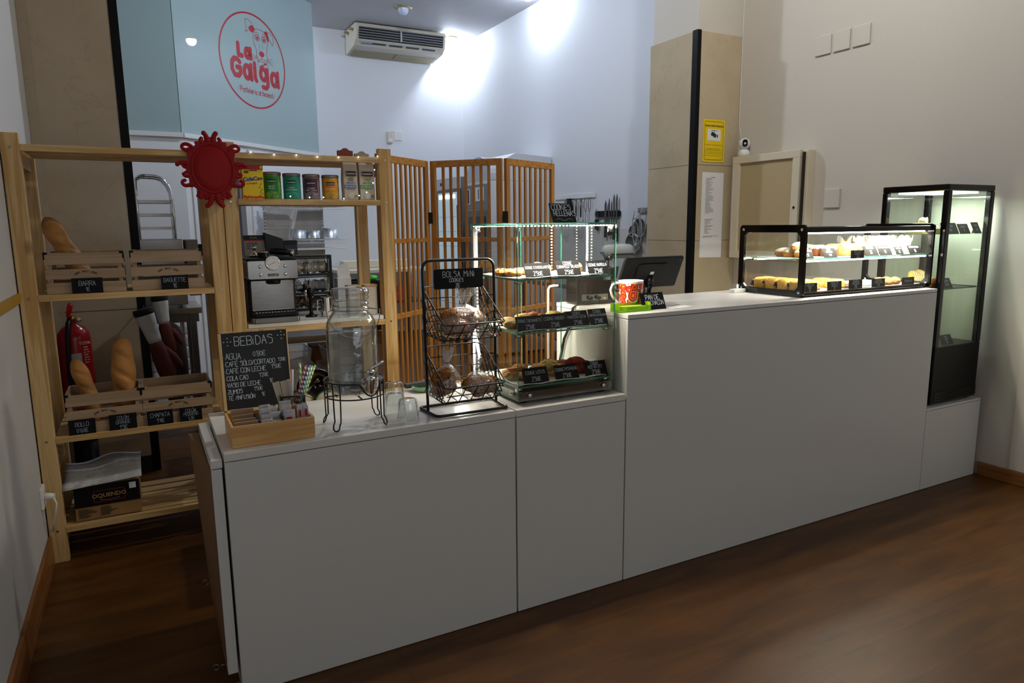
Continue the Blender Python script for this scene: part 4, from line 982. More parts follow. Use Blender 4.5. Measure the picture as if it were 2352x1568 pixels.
# ================================================================== LOW COUNTER THINGS
ZC = .7905
# chalkboard
t = thing('menu_board', 'black BEBIDAS drinks menu chalkboard in a pine frame', 'chalkboard', (.35, .49, ZC))
tilt = .12
def BP(x, z, off=0): return Vector((x, .462+(z-ZC)*math.sin(tilt)+off*math.cos(tilt), ZC+(z-ZC)*math.cos(tilt)-off*math.sin(tilt)))
def bbox_(b, x0, x1, z0, z1, o0, o1, mi=0):
    vs = [BP(x, z, o) for z in (z0, z1) for o in (o0, o1) for x in (x0, x1)]
    b.add(vs, [(0, 2, 3, 1), (4, 5, 7, 6), (0, 1, 5, 4), (2, 6, 7, 3), (0, 4, 6, 2), (1, 3, 7, 5)], mi); return b
X0, X1, Z0, Z1 = .222, .460, ZC+.002, ZC+.297
b = MB(); bbox_(b, X0, X0+.010, Z0, Z1, 0, .014); bbox_(b, X1-.004, X1, Z0, Z1, 0, .014); bbox_(b, X0, X1, Z1-.006, Z1, 0, .014); bbox_(b, X0, X1, Z0, Z0+.014, 0, .014)
b.build('frame', 'pinez', t, bevel=.001)
b = MB(); bbox_(b, X0+.0102, X1-.0042, Z0+.0142, Z1-.0062, .002, .010); b.build('slate', 'board', t)
b = MB(); U_ = Vector((1, 0, 0)); V_ = (BP(0, 1)-BP(0, 0)).normalized(); Nn = U_.cross(V_)
def chalk(tx, px, pz, h, w_, jit=.13, sp=1.15): b.strokes(tx, BP(px, pz)+Nn*(-.0014+.0006), U_, V_, Nn, h, w_, jit=jit, sp=sp, seed=len(tx))
Bz = ZC+.297
chalk('BEBiDAS', .275, Bz-.052, .032, .0022, sp=1.3)
for cx_, cz_ in ((.252, Bz-.037), (.438, Bz-.026)):
    for dx, dz in ((0, 0), (-.012, 0), (.011, 0), (0, .013), (0, -.013)): b.ribbon([(dx-.0003, dz), (dx+.0003, dz)], BP(cx_, cz_)-Nn*.0008, U_, V_, Nn, .0038, caps=8)
rows = [('*AGUA', .236, .100, .021, "0'80€", .335, .019), ('*CAFÉ SÓLO/CORTADO', .236, .125, .0165, "1'20€", .420, .0125), ('*CAFÉ CON LECHE', .236, .150, .0165, "1'50€", .395, .0155),
        ('*COLA CAO', .236, .176, .0155, "1'20€", .350, .0145), ('*VASO DE LECHE', .236, .200, .0150, "1€", .384, .0145), ('*ZUMOS', .236, .224, .0150, "1'50€", .328, .0140), ('*TÉ /INFUSIÓN', .236, .246, .0140, "1€", .353, .0135)]
for tx, x, dz, h, t2, x2, h2 in rows:
    chalk(tx, x, Bz-dz, h, .0016, sp=1.1); chalk(t2, x2, Bz-dz+.004, h2, .0013, sp=1.0)
b.build('chalk_lettering', 'chalk', t)
b = MB(); b.add([(.24, .60, ZC), (.25, .60, ZC), (.25, .505, ZC+.27), (.24, .505, ZC+.27)], [(0, 1, 2, 3)]); b.build('rear_leg', 'pinez', t, solid=.008)

# bamboo organiser with contents
t = thing('bamboo_box', 'low bamboo organiser box at the left front of the counter', 'organiser box', (.32, .13, ZC))
x0, x1, y0, y1, z1 = .200, .448, .038, .225, .858
b = MB(); T = .008
b.box(x0, x1, y0, y0+T, ZC, z1); b.build('front_panel', 'bambl', t, bevel=.001)
MB().box(x0, x1, y1-T, y1, ZC, z1).build('rear_panel', 'bambl', t, bevel=.001)
for xa in (x0, x1-T): MB().box(xa, xa+T, y0+T, y1-T, ZC, z1).build('side_panel', 'bambl', t, bevel=.001)
MB().box(x0+T, x1-T, y0+T, y1-T, ZC, ZC+.005).build('bottom', 'bambl', t)
MB().box(.290, .294, y0+T, y1-T, ZC+.005, z1-.012).build('divider', 'blackp', t); MB().box(.352, .356, y0+T, y1-T, ZC+.005, z1+.012).build('divider', 'blackp', t)
rnd = random.Random(11)
for k in range(9):
    y = .056+.017*k; b = MB(); b.box(.216, .284, y, y+.006, ZC+.006, ZC+.060+rnd.uniform(-.004, .012) if k < 8 else ZC+.082); b.rot(rnd.uniform(-.03, .03), 'Y', (.25, y, ZC+.03))
    tag(b.build('sugar_sachet', mat('brown kraft sachet', 'a98a6c', .8) if k == 0 else bpy.data.materials['brown kraft sachet']), 'brown kraft sugar sachets standing in the left compartment of the bamboo box', 'sachet', 'brown sachets in the bamboo box')
sm = mat('white grey sachet', 'c8c3c4', .6, noise=.25, nscale=45)
def sachet(x, y, zt, w_, label, red=False, tilt_=0, g='white sachets in the bamboo box'):
    t2 = thing('sweetener_sachet', label, 'sachet', (x, y, ZC+.006), g)
    b = MB(); n = 4; vs = []
    for j in range(n+1):
        for i in range(n+1):
            u, v = i/n, j/n; vs.append((x-w_/2+w_*u, y+.004*math.sin(PI*u)*math.sin(PI*v)+tilt_*v*.02, ZC+.008+(zt-ZC-.008)*v))
    b.add(vs, [(j*(n+1)+i, j*(n+1)+i+1, (j+1)*(n+1)+i+1, (j+1)*(n+1)+i) for j in range(n) for i in range(n)], 0, True); b.build('paper_wrap', sm, t2, solid=.002)
    if red: MB().box(x-w_*.22, x+w_*.22, y-.004, y-.0025, zt-.032, zt-.010).build('red_print', 'redink', t2)
for k, (x, y, zt) in enumerate(((.308, .060, .862), (.335, .062, .858), (.312, .085, .872), (.336, .09, .878), (.310, .12, .885), (.334, .125, .886), (.315, .155, .888))):
    sachet(x, y, zt, .034, 'plain white sweetener sachets in the middle compartment of the bamboo box', tilt_=rnd.uniform(-.3, .3))
for k, (x, y, zt) in enumerate(((.375, .060, .872), (.378, .075, .880), (.372, .10, .892), (.376, .13, .898))):
    sachet(x, y, zt, .036, 'white sachets with a red mark in the right compartment of the bamboo box', red=(k == 0), tilt_=.1, g='red marked sachets in the bamboo box')
for x, y in ((.410, .07), (.430, .075), (.415, .10), (.434, .11)):
    sachet(x, y, .888, .016, 'slim upright stick sachets with red ends at the right end of the bamboo box', red=True, tilt_=.1, g='slim stick sachets in the bamboo box')
# mesh cup with straws
t = thing('mesh_holder', 'black wire mesh holder full of straws behind the bamboo box', 'holder', (.42, .24, ZC))
x0, x1, y0, y1, zb, zt = .382, .458, .228, .290, ZC, .886
b = MB()
for k in range(15):
    for s in (1, -1):
        xa = x0+(x1-x0)*k/14
        for yq in (y0, y1):
            p = []
            for j in range(2): p.append((min(max(xa+s*.045*j-s*.0225, x0), x1), yq, zb+.02+(zt-zb-.02)*j))
            b.tube(p, .0006, 3)
for k in range(10):
    ya = y0+(y1-y0)*k/9
    for s in (1, -1):
        for xq in (x0, x1): b.tube([(xq, min(max(ya-s*.02, y0), y1), zb+.02), (xq, min(max(ya+s*.02, y0), y1), zt)], .0006, 3)
b.build('mesh', 'wire', t)
b = MB(); b.tube([(x0, y0, zt), (x1, y0, zt), (x1, y1, zt), (x0, y1, zt)], .0028, 6, closed=True)
for xq in (x0, x1): b.box(xq-.002, xq+.002, y0-.002, y0+.001, zb, zt).box(xq-.002, xq+.002, y1-.001, y1+.002, zb, zt)
b.box(x0, x1, y0, y1, zb, zb+.018); b.build('rim', 'wire', t)
def straw(p0, p1, col, label):
    m, nt, bs = _nt('striped straw '+col); tc = nt.nodes.new('ShaderNodeTexCoord'); sp_ = nt.nodes.new('ShaderNodeSeparateXYZ'); nt.links.new(tc.outputs['Object'], sp_.inputs[0])
    ad = nt.nodes.new('ShaderNodeMath'); ad.operation = 'MULTIPLY_ADD'; ad.inputs[1].default_value = 1.3; nt.links.new(sp_.outputs['X'], ad.inputs[0]); nt.links.new(sp_.outputs['Z'], ad.inputs[2])
    mu = nt.nodes.new('ShaderNodeMath'); mu.operation = 'MULTIPLY'; mu.inputs[1].default_value = 2*PI/.022; nt.links.new(ad.outputs[0], mu.inputs[0])
    si = nt.nodes.new('ShaderNodeMath'); si.operation = 'SINE'; nt.links.new(mu.outputs[0], si.inputs[0])
    gt = nt.nodes.new('ShaderNodeMath'); gt.operation = 'GREATER_THAN'; gt.inputs[1].default_value = 0; nt.links.new(si.outputs[0], gt.inputs[0])
    mx = nt.nodes.new('ShaderNodeMixRGB'); mx.inputs[1].default_value = (.78, .78, .76, 1); mx.inputs[2].default_value = (*lin(col), 1); nt.links.new(gt.outputs[0], mx.inputs[0]); nt.links.new(mx.outputs[0], bs.inputs['Base Color'])
    tag(MB().tube([p0, p1], .0040, 10).build('paper_straw', m), label, 'straw', 'straws in the mesh holder')
straw((.452, .262, .815), (.455, .262, .992), '6fb01e', 'green striped straw standing upright, leftmost of the striped ones')
straw((.420, .250, .815), (.474, .25, .984), 'c81424', 'red striped straw in the mesh holder')
straw((.424, .245, .815), (.484, .248, .983), '1450b0', 'blue striped straw in the mesh holder')
straw((.432, .25, .815), (.494, .255, .980), '6fb01e', 'green striped straw leaning right, next to the blue one')
straw((.438, .26, .815), (.507, .268, .978), '6fb01e', 'green striped straw leaning furthest right')
for p0, p1, w_, lb in (((.42, .275, .81), (.432, .28, .968), .008, 'tall pink white paper wrapped straw behind the others'), ((.418, .262, .81), (.414, .262, .938), .009, 'short pink white wrapped straw in the middle')):
    b = MB(); b.cyl(p0, p1, w_*.55, n=8); tag(b.build('wrapped_straw', mat('pinkish paper wrap', 'cfc0c8', .7)), lb, 'straw')
for k in range(7):
    x = .390+.005*k; b = MB(); b.box(-.0035, .0035, -.001, .001, 0, .125); b.rot(-.22+.03*k, 'Y'); b.shear(lambda v, x=x, k=k: (v.x+x, v.y+.255+.004*(k % 3), v.z+.812))
    tag(b.build('wooden_stirrer', mat('pale birch', 'cfc4ae', .7) if k == 0 else bpy.data.materials['pale birch']), 'flat pale wooden stirrers fanning left out of the mesh holder', 'stirrer', 'wooden stirrers in the mesh holder')

# water dispenser and stand
jx, jy = .602, .122
t = thing('dispenser_stand', 'black wire stand with hairpin legs under the water jar', 'stand', (jx, jy, ZC))
R_ = .098
def hp(a, zr=.948):
    c_ = Vector((jx+R_*.80*math.cos(a), jy+R_*.80*math.sin(a), 0)); f_ = Vector((jx+R_*1.12*math.cos(a), jy+R_*1.12*math.sin(a), 0)); tn = Vector((-math.sin(a), math.cos(a), 0))*.012
    o_ = lambda q, z: Vector((q.x, q.y, z))
    top = Vector((jx+R_*math.cos(a), jy+R_*math.sin(a), 0))
    P_ = [o_(top-tn*1.2, zr), o_(top-tn*1.1, .86)]
    for k in range(13):
        q = PI*k/12; z_ = ZC+.0035+.011*(1-math.sin(q)); out = min(1, max(0, (.83-z_)/.035)); cc = top.lerp(f_, out)
        P_.append(o_(cc-tn*math.cos(q), z_))
    P_.insert(2, o_(top-tn, .822)); P_.insert(3, o_(top.lerp(f_, .6)-tn, .812)); P_ += [o_(top.lerp(f_, .6)+tn, .812), o_(top+tn, .822), o_(top+tn*1.1, .86), o_(top+tn*1.2, zr)]
    return P_
for a in (.55, 2.59, -2.45, -.69):
    MB().tube(hp(a), .0024, 6).build('leg', 'wire', t)
b = MB(); pts = []
for i in range(72):
    a = 2*PI*i/72; da = (a-(-PI/2+.35)+PI) % (2*PI)-PI; dip = .045*max(0, 1-(abs(da)/.42)**2)**.8 if abs(da) < .42 else 0
    pts.append((jx+R_*math.cos(a), jy+R_*math.sin(a), .948-dip))
b.tube(pts, .0026, 6, closed=True); b.tube([(jx+R_*math.cos(2*PI*i/48), jy+R_*math.sin(2*PI*i/48), .896) for i in range(48)], .0024, 6, closed=True)
b.tube([(jx-R_, jy, .896), (jx+R_, jy, .896)], .0024); b.tube([(jx, jy-R_, .896), (jx, jy+R_, .896)], .0024); b.build('ring', 'wire', t)
t = thing('water_dispenser', 'large clip lid glass water jar with chrome tap on the wire stand', 'water dispenser', (jx, jy, .899))
prof = [(.0, .002), (.060, .0), (.076, .008), (.082, .025), (.083, .06), (.083, .215), (.080, .240), (.068, .262), (.058, .272), (.055, .277), (.055, .281), (.060, .284), (.060, .289), (.055, .292), (.055, .296), (.060, .299), (.060, .304), (.055, .307), (.0545, .312)]
inn = [(r-.0035 if r > .01 else 0, z+(.006 if z < .01 else 0)) for r, z in prof][::-1]
MB().lathe(prof+inn, (jx, jy, .900), 48, cap=False).build('jar', 'jarg', t)
MB().lathe([(0, .012), (.073, .0125), (.0775, .03), (.0785, .21), (0, .2105)], (jx, jy, .897), 40, cap=False).build('water', 'waterm', t)
b = MB(); b.lathe([(.050, .312), (.059, .315), (.061, .324), (.056, .329), (.061, .333), (.062, .345), (.056, .352), (.03, .355), (.0, .354)], (jx, jy, .900), 40, cap=False)
b.build('lid', 'jarg', t)
b = MB(); b.tube([(jx+.060*math.cos(2*PI*i/40), jy+.060*math.sin(2*PI*i/40), 1.182) for i in range(40)], .0016, 6, closed=True)
b.tube([(jx-.062, jy, 1.182)]+[(jx+.088*math.cos(PI+PI*i/16), jy-.035-.03*math.sin(PI*i/16), 1.180-.085*math.sin(PI*i/16)) for i in range(17)]+[(jx+.062, jy, 1.182)], .0015, 6)
b.build('wire_bail', 'steel', t)
b = MB()
for k, r in enumerate((.045, .038)): b.tube([(jx+.02+r*math.cos(2*PI*i/32)*.9, jy-math.sqrt(max(.0, .0845**2-(.02+r*.9*math.cos(2*PI*i/32))**2)), 1.04+r*math.sin(2*PI*i/32)) for i in range(32)], .0009, 5, closed=True)
b.build('embossing', 'jarg', t)
tp = MB(); ax = Vector((.22, -1, 0)).normalized(); q0 = Vector((jx, jy, 0))+ax*.083
def TP(d, z): return Vector((q0.x+ax.x*d, q0.y+ax.y*d, z))
tp.cyl(TP(-.002, .948), TP(.006, .948), .017, n=20).cyl(TP(.004, .948), TP(.03, .948), .008, n=14)
tp.lathe([(.0, 0), (.008, 0), (.009, .012), (.014, .03), (.016, .05), (.016, .056), (.010, .058), (.010, .068), (.015, .069), (.015, .078), (.006, .084), (0, .084)], TP(.033, .914), 20)
tp = tp.build('tap', 'chrome', t)
MB().tube([TP(.033, .994), TP(.03, 1.003)+Vector((.01, 0, 0)), TP(.03, 1.010)+Vector((.028, 0, 0)), TP(.03, 1.018)+Vector((.045, 0, 0))], [.006, .005, .0045, .004], 10).build('lever', 'chrome', tp)

# tumblers
def tumbler(x, y, z, label, s=1.0):
    P_ = [(.038, 0), (.0385, .002), (.034, .065), (.031, .077), (.026, .080), (0, .080)]
    I_ = [(0, .076), (.026, .076), (.029, .070), (.036, .002)]
    tag(MB().lathe([(r*s, h*s) for r, h in P_+I_], (x, y, z), 32, cap=False).build('glass_tumbler', 'thin'), label, 'glass', 'upturned drinking glasses')
tumbler(.752, .150, ZC, 'upturned glass at the bottom of the small stack')
tumbler(.750, .150, ZC+.042, 'upturned glass stacked on top of another', 1.0)
tumbler(.766, .058, ZC, 'single upturned glass in front of the stack')
# green dish with grey bar
t = thing('green_dish', 'pale green oval dish behind the wire cookie rack', 'dish', (1.0, .47, ZC))
b = MB(); b.lathe([(0, .004), (.045, .004), (.058, .020), (.060, .020), (.048, 0), (0, 0)], (0, 0, 0), 32, cap=False); b.shear(lambda v: (v.x*1.35+1.005, v.y*.8+.455, v.z+ZC)); b.build('bowl', mat('pale green ceramic', '9fc49a', .3), t)
tag(MB().box(.905, 1.06, .485, .510, ZC+.012, ZC+.030).rot(.15, 'Z', (.98, .5, 0)).build('grey_bar', mat('dark grey plastic', '3e4246', .5), bevel=.004), 'dark grey bar resting on the edge of the green dish', 'bar')

# wire cookie rack
t = thing('wire_rack', 'tall black two tier wire basket rack with hanging sign on the counter', 'rack', (1.0, .12, ZC))
b = MB()
def rpath(P2, r=.02, n=4):
    out = []; k = len(P2)
    for i in range(k):
        p = Vector(P2[i]); a = (Vector(P2[i-1])-p).normalized()*r; c_ = (Vector(P2[(i+1) % k])-p).normalized()*r
        for j in range(n+1): u = j/n; out.append((p+a)*(1-u)**2+p*2*u*(1-u)+(p+c_)*u*u)
    return out
b.tube(rpath([(.866, .042, ZC+.006), (1.140, .036, ZC+.006), (1.152, .196, ZC+.006), (.858, .196, ZC+.006)]), .0055, 8, closed=True).build('base', 'wire', t)
xa, xb = .862, 1.134; yr = .125
b = MB(); pts = [(xa+.003, yr, ZC+.008), (xa-.003, yr, 1.29)]+[(xa+.027-.03*math.cos(PI/2*i/6), yr, 1.302+.03*math.sin(PI/2*i/6)) for i in range(7)]+[(xb-.03+.03*math.sin(PI/2*i/6), yr, 1.302+.03*math.cos(PI/2*i/6)) for i in range(7)]+[(xb+.003, yr, ZC+.008)]
b.tube(pts, .0055, 8).build('upright_hoop', 'wire', t)
def basket(zr):
    """rear rim height zr"""
    bt = MB(); r = .0021; x0, x1 = .885, 1.112; yb_, ym, yf = .200, .030, -.008; zr0, zf1, zf0 = zr, zr-.115, zr-.172; zbk = zr-.165
    rear = [(x0-.006, yb_, zr0), (x1-.01, yb_, zr0)]
    bt.tube([(x0-.002, yf+.012, zf1)]+rpath([(x0-.004, yf, zf1), (x1+.004, yf, zf1)], .0)[0:0]+[(x0+.012, yf, zf1), (x1-.010, yf, zf1), (x1+.002, yf+.012, zf1), (x1-.002, yb_-.03, zr0-.006), (x1-.02, yb_, zr0), (x0+.01, yb_, zr0), (x0-.004, yb_-.02, zr0-.006)], .0028, 6, closed=True)
    bt.tube([(x0+.006, ym-.004, zf0+.0), (x1-.03, ym-.008, zf0), (x1-.012, ym+.004, zf0), (x1-.008, yb_-.01, zbk), (x1-.02, yb_, zbk), (x0+.01, yb_, zbk), (x0, yb_-.01, zbk), (x0, ym+.01, zf0)], .0026, 6, closed=True)
    for z_, y_ in ((zf1-.030, yf+.012),): bt.tube([(x0+.004, y_, z_), (x1-.01, y_, z_)], r, 5)
    for k in range(5): xx = x0+.012+(x1-x0-.05)*k/4; bt.tube([(xx+.018, yf, zf1), (xx, ym-.006, zf0), (xx-.002, ym+.002, zf0-.008), (xx+.002, ym+.02, zf0), (xx, yb_, zbk), (xx, yb_, zr0)], r, 5)
    for k in range(3): z_ = zr0-.042*(k+1); bt.tube([(x0, yb_, z_), (x1-.015, yb_, z_)], r, 5)
    for xq in (x0-.002, x1-.002):
        def SP(u, v):   # u rear->front, v bottom->top
            yb2 = yb_+(ym-yb_)*u; z_b = zbk+(zf0-zbk)*u; yt = yb_+(yf+.012-yb_)*u; zt_ = zr0+(zf1-zr0)*u
            return Vector((xq, yb2*(1-v)+yt*v, z_b*(1-v)+zt_*v))
        for k in range(-3, 5):
            u0, u1 = k/4, k/4+.75
            for a_, c_ in ((u0, u1), (u1, u0)):
                P_ = [(a_+(c_-a_)*j/6, j/6) for j in range(7)]; P_ = [SP(u, v) for u, v in P_ if -0.001 <= u <= 1.001]
                if len(P_) > 1: bt.tube(P_, r, 5)
    bt.tube([(x1+.004, .155, zr0-.03), (x1+.01, yr+.008, zr0-.034), (xb, yr, zr0-.034)], .003, 6); bt.tube([(x0-.004, .155, zr0-.045), (x0-.015, yr+.008, zr0-.047), (xa, yr, zr0-.047)], .003, 6)
    bt.build('wire_basket', 'wire', t)
basket(1.235); basket(1.017)
s_ = thing('hanging_sign', 'small black sign reading BOLSA MINI COOKIES 2€ hanging in the wire rack', 'sign', (.99, .118, 1.232))
MB().prism(rrect(.896, 1.085, 1.232, 1.302, .007), (0, .112, 0), (1, 0, 0), (0, 0, 1), (0, .003, 0)).build('plaque', 'card', s_)
b = MB(); yq = .1112
b.strokes('BOLSA MiNi', (.990, yq, 1.273), (1, 0, 0), (0, 0, 1), (0, -1, 0), .020, .0018, jit=.1, sp=1.9, align='c'); b.strokes('COOKiES', (.980, yq, 1.256), (1, 0, 0), (0, 0, 1), (0, -1, 0), .012, .0016, jit=.1, sp=1.6, align='c'); b.strokes('2€', (.985, yq, 1.236), (1, 0, 0), (0, 0, 1), (0, -1, 0), .015, .0016, jit=.1, align='c')
b.build('chalk_lettering', 'chalk', s_)
b = MB()
for x in (.908, 1.072): b.tube([Vector((x+.004*math.cos(2*PI*i/10), .118, 1.306+.004*math.sin(2*PI*i/10))) for i in range(10)], .0009, 4, closed=True); b.tube([(x, .118, 1.310), (x, .122, 1.327)], .0008, 4)
b.build('hook', 'wire', s_)
def cookie_bag(cx, cy, z0, w_, h, tie, lean, seed, label, cooks):
    t = thing('cellophane_bag', label, 'bag', (cx, cy, z0), 'cellophane bags of mini cookies')
    b = MB(); n = 30; rnd = random.Random(seed); ph = [rnd.uniform(0, 6) for _ in range(6)]
    prof = [(.10, 0), (.85, .02), (1.0, .12), (1.0, .35), (.92, .55), (.62, .78), (.28, .93), (.10, 1.0), (.12, 1.03), (.22, 1.14), (.30, 1.28), (.34, 1.43)]
    vs = []
    for r, v in prof:
        for i in range(n):
            a = 2*PI*i/n; q = r*w_/2*(1+.10*math.sin(3*a+ph[0]+v*3)+.05*math.sin(7*a+ph[1])+(.25 if v > 1 else .04)*math.sin(5*a+ph[2]))
            flat_ = .42 if v > 1.02 else .78
            vs.append((cx+lean*max(0, v-.3)*.05+q*math.cos(a), cy+q*math.sin(a)*flat_, z0+v*tie+(.008*math.sin(4*a+ph[3]) if v > 1.3 else 0)))
    fs = [(k*n+i, k*n+(i+1) % n, (k+1)*n+(i+1) % n, (k+1)*n+i) for k in range(len(prof)-1) for i in range(n)]
    cut = 5*n; b.add(vs, fs[:cut], 0, True); b.build('film', 'film', t); b = MB(); b.add(vs[5*n:], [tuple(q-5*n for q in f_) for f_ in fs[cut:]], 0, True); b.build('gathered_neck', 'neck', t)
    MB().tube([(cx+lean*.035+.007*math.cos(2*PI*i/12), cy+.006*math.sin(2*PI*i/12), z0+tie*1.01) for i in range(12)], .0012, 5, closed=True).build('tie', 'blackp', t)
    for k, (dx, dy, dz, r) in enumerate(cooks):
        c = tag(None or MB().blob((cx+dx, cy+dy, z0+dz), (r, r*.62, r*.86), seed*10+k, .10, 4, 0, 3, rough=.05).build('mini_cookie', 'cookieb'), 'round chocolate chip mini cookies inside the '+label.split(' cellophane')[0]+' bag', 'cookie', 'mini cookies in cellophane bags')
        bb = MB()
        for q in range(9):
            an = rnd.uniform(-PI, 0); el = rnd.uniform(-.9, .9); d = Vector((math.cos(an)*math.cos(el), math.sin(an)*math.cos(el)*.62, math.sin(el)*.86))
            bb.blob(Vector((cx+dx, cy+dy, z0+dz))+d*r*.99, (r*.11, r*.08, r*.10), q, .2, 1)
        bb.build('chocolate_chips', 'choc', c)
cookie_bag(.985, .085, 1.068, .175, .2, .112, .3, 3, 'upper cellophane bag of mini cookies in the wire rack', [(-.042, -.01, .066, .040), (.045, 0, .055, .040), (-.050, 0, .026, .032), (.0, -.01, .03, .034), (.04, .03, .03, .03)])
cookie_bag(.926, .10, .850, .118, .2, .120, .2, 5, 'lower left cellophane bag of mini cookies', [(-.012, -.01, .07, .046), (-.02, 0, .03, .034), (.02, .02, .03, .03)])
cookie_bag(1.032, .055, .848, .125, .2, .098, -.1, 8, 'lower right cellophane bag of mini cookies', [(-.03, -.005, .05, .036), (.030, 0, .045, .038), (0, .0, .022, .03), (.045, .02, .02, .025)])
# ================================================================== GLASS COOKIE CASE
def pane(b, x0, x1, y0, y1, z0, z1):
    d = (x1-x0, y1-y0, z1-z0); k = d.index(min(d)); n = len(b.m); b.box(x0, x1, y0, y1, z0, z1)
    big = {0: (4, 5), 1: (2, 3), 2: (0, 1)}[k]
    for i in range(6): b.m[n+i] = 0 if i in big else 1
    return b
t = thing('cookie_case', 'tall glass cookie display case with LED strips on the low counter', 'display case', (1.41, .26, ZC))
CX0, CX1, CY0, CY1, CZ0, CZ1 = 1.196, 1.632, .058, .452, .803, 1.458; G_ = .006
gm = ['pane', 'glassedge']
pane(MB(), CX0, CX1, CY0, CY0+G_, CZ0, CZ1-G_).build('front_pane', gm, t)
pane(MB(), CX0, CX0+G_, CY0+G_, CY1, CZ0, CZ1-G_).build('side_pane', gm, t)
pane(MB(), CX1-G_, CX1, CY0+G_, CY1, CZ0, CZ1-G_).build('side_pane', gm, t)
pane(MB(), CX0, CX1, CY0, CY1, CZ1-G_, CZ1).build('top_pane', gm, t)
pane(MB(), CX0+G_, (CX0+CX1)/2+.01, CY1-G_-.004, CY1-.004, CZ0, CZ1-G_).build('rear_door', gm, t)
SH = (.855, 1.058, 1.256)
for z in SH: pane(MB(), CX0+.008, CX1-.008, CY0+.010, CY1-.014, z-.006, z).build('shelf', gm, t)
b = MB().box(CX0+.007, CX1-.007, CY0+.007, CY1-.01, .803, .835); b.build('steel_base', 'steel', t)
for x in (CX0+.04, CX1-.04):
    for y in (CY0+.04, CY1-.04): MB().cyl((x, y, ZC), (x, y, .803), .016, .014, 16).build('foot', 'blackp', t)
b = MB()
for x in (CX0+.05, CX1-.05): b.lathe([(0, .004), (.006, .004), (.008, .002), (.008, 0)], (x, CY0, .822), 14, axis=(0, -1, 0), cap=False)
b.lathe([(0, .004), (.006, .004), (.008, 0)], (CX0, CY0+.06, .822), 14, axis=(-1, 0, 0), cap=False); b.build('bolt', 'chrome', t)
b = MB()
for z in SH:
    for x, s in ((CX0+G_, 1), (CX1-G_, -1)):
        for y in (CY0+.03, CY1-.05):
            z_ = z-.014; b.cyl((x, y, z_), (x+s*.028, y, z_), .0065, n=10); b.cyl((x+s*.010, y, z_-.002), (x+s*.010, y, z_+.009), .004, n=8)
b.build('shelf_clip', 'chrome', t)
b = MB()
for x, s in ((CX0+G_, 1), (CX1-G_, -1)):
    for y, sy in ((CY0+G_, 1), (CY1-G_-.01, -1)):
        b.cbox((x+s*.015, y+sy*.003, CZ1-.022), (.024, .004, .026)); b.cbox((x+s*.003, y+sy*.015, CZ1-.022), (.004, .024, .026)); b.cyl((x+s*.017, y+sy*.005, CZ1-.024), (x+s*.017, y+sy*.014, CZ1-.024), .005, n=10)
b.build('corner_clamp', 'jarg', t)
MB().box(CX0+.001, CX0+.020, CY1-.022, CY1-.001, CZ0, CZ1-.02).build('rear_post', 'acg', t)
# LED strips
b = MB()
for k in range(27):
    x = CX0+.02+.0152*k; b.box(x, x+.005, CY0+.012, CY0+.017, CZ1-.013, CZ1-.009)
b.build('led_strip', 'led', t)
for x, y in ((1.562, CY1-.028), (1.616, .232)):
    b = MB(); n = 15
    for k in range(n): z = CZ1-.015-.0125*k; b.box(x-.0028, x+.0028, y-.003, y, z-.0045, z)
    b.build('led_strip', 'led', t)
    MB().box(x-.004, x+.004, y, y+.002, CZ1-.20, CZ1-.01).build('strip_backing', 'whitep' if x > 1.6 else 'pane', t)
MB().tube([(1.20+.05, CY1-.02, 1.10), (1.25, CY1-.02, 1.225), (1.255, CY1-.02, 1.235), (1.265, CY1-.02, 1.238)], .0035, 8).build('clear_handle', 'pane', t)
b = MB()
pts = [(1.655, .47, .81), (1.655, .47, 1.165), (1.66, .465, 1.178), (1.672, .452, 1.182), (1.69, .44, 1.182)]
tag(MB().tube([(x-.045, y+.06, z) for x, y, z in pts], .0055, 10).build('white_tube', 'whitep'), 'bent white tube standing behind the cookie case at the tall counter edge', 'tube')
b = MB()
for k in range(40): z = CZ0+.04+.0148*k; b.box(CX0+.012, CX0+.016, CY1-.026, CY1-.0225, z, z+.003)
b.build('led_strip', 'led_added', t)  # invented dots that dress the added rear light; that post is plain
# parchment on shelves
for z, lb in zip(SH, ('lowest', 'middle', 'top')):
    b = MB(); vs = []; nx, ny = 16, 5; rnd = random.Random(int(z*100))
    for j in range(ny+1):
        for i in range(nx+1): u, v = i/nx, j/ny; vs.append((CX0+.014+.40*u, CY0+.02+.30*v, z+.0015+.004*abs(math.sin(u*7+v*2+z*9))*(1 if 0 < i < nx else .3)))
    b.add(vs, [(j*(nx+1)+i, j*(nx+1)+i+1, (j+1)*(nx+1)+i+1, (j+1)*(nx+1)+i) for j in range(ny) for i in range(nx)], 0, True)
    tag(b.build('parchment_sheet', 'parch', solid=.0006), 'greaseproof paper lining the '+lb+' shelf of the cookie case', 'baking paper')
def cookie(x, y, z, r, h, m_, seed, label, top=None, tm=None, tilt=None, g='cookies in the glass case', name='cookie'):
    R = Matrix.Rotation(tilt, 3, 'X') if tilt else None
    o = tag(MB().blob((x, y, z+h*.5), (r, r, h*.62), seed, .10, 4, 0, 4, flat=-.75, R=R, rough=.06).build(name, m_), label, 'cookie', g)
    if top:
        b = MB(); rnd = random.Random(seed+3)
        for k in range(top[0]):
            a = rnd.uniform(0, 2*PI); q = r*.75*math.sqrt(rnd.random()); s = top[1]
            b.blob((x+q*math.cos(a), y+q*math.sin(a), z+h*.5+h*.62*math.sqrt(max(.05, 1-(q/r)**2))), (s, s*.8, s*.7), k, .2, 1)
        b.build('topping', tm, o)
    return o
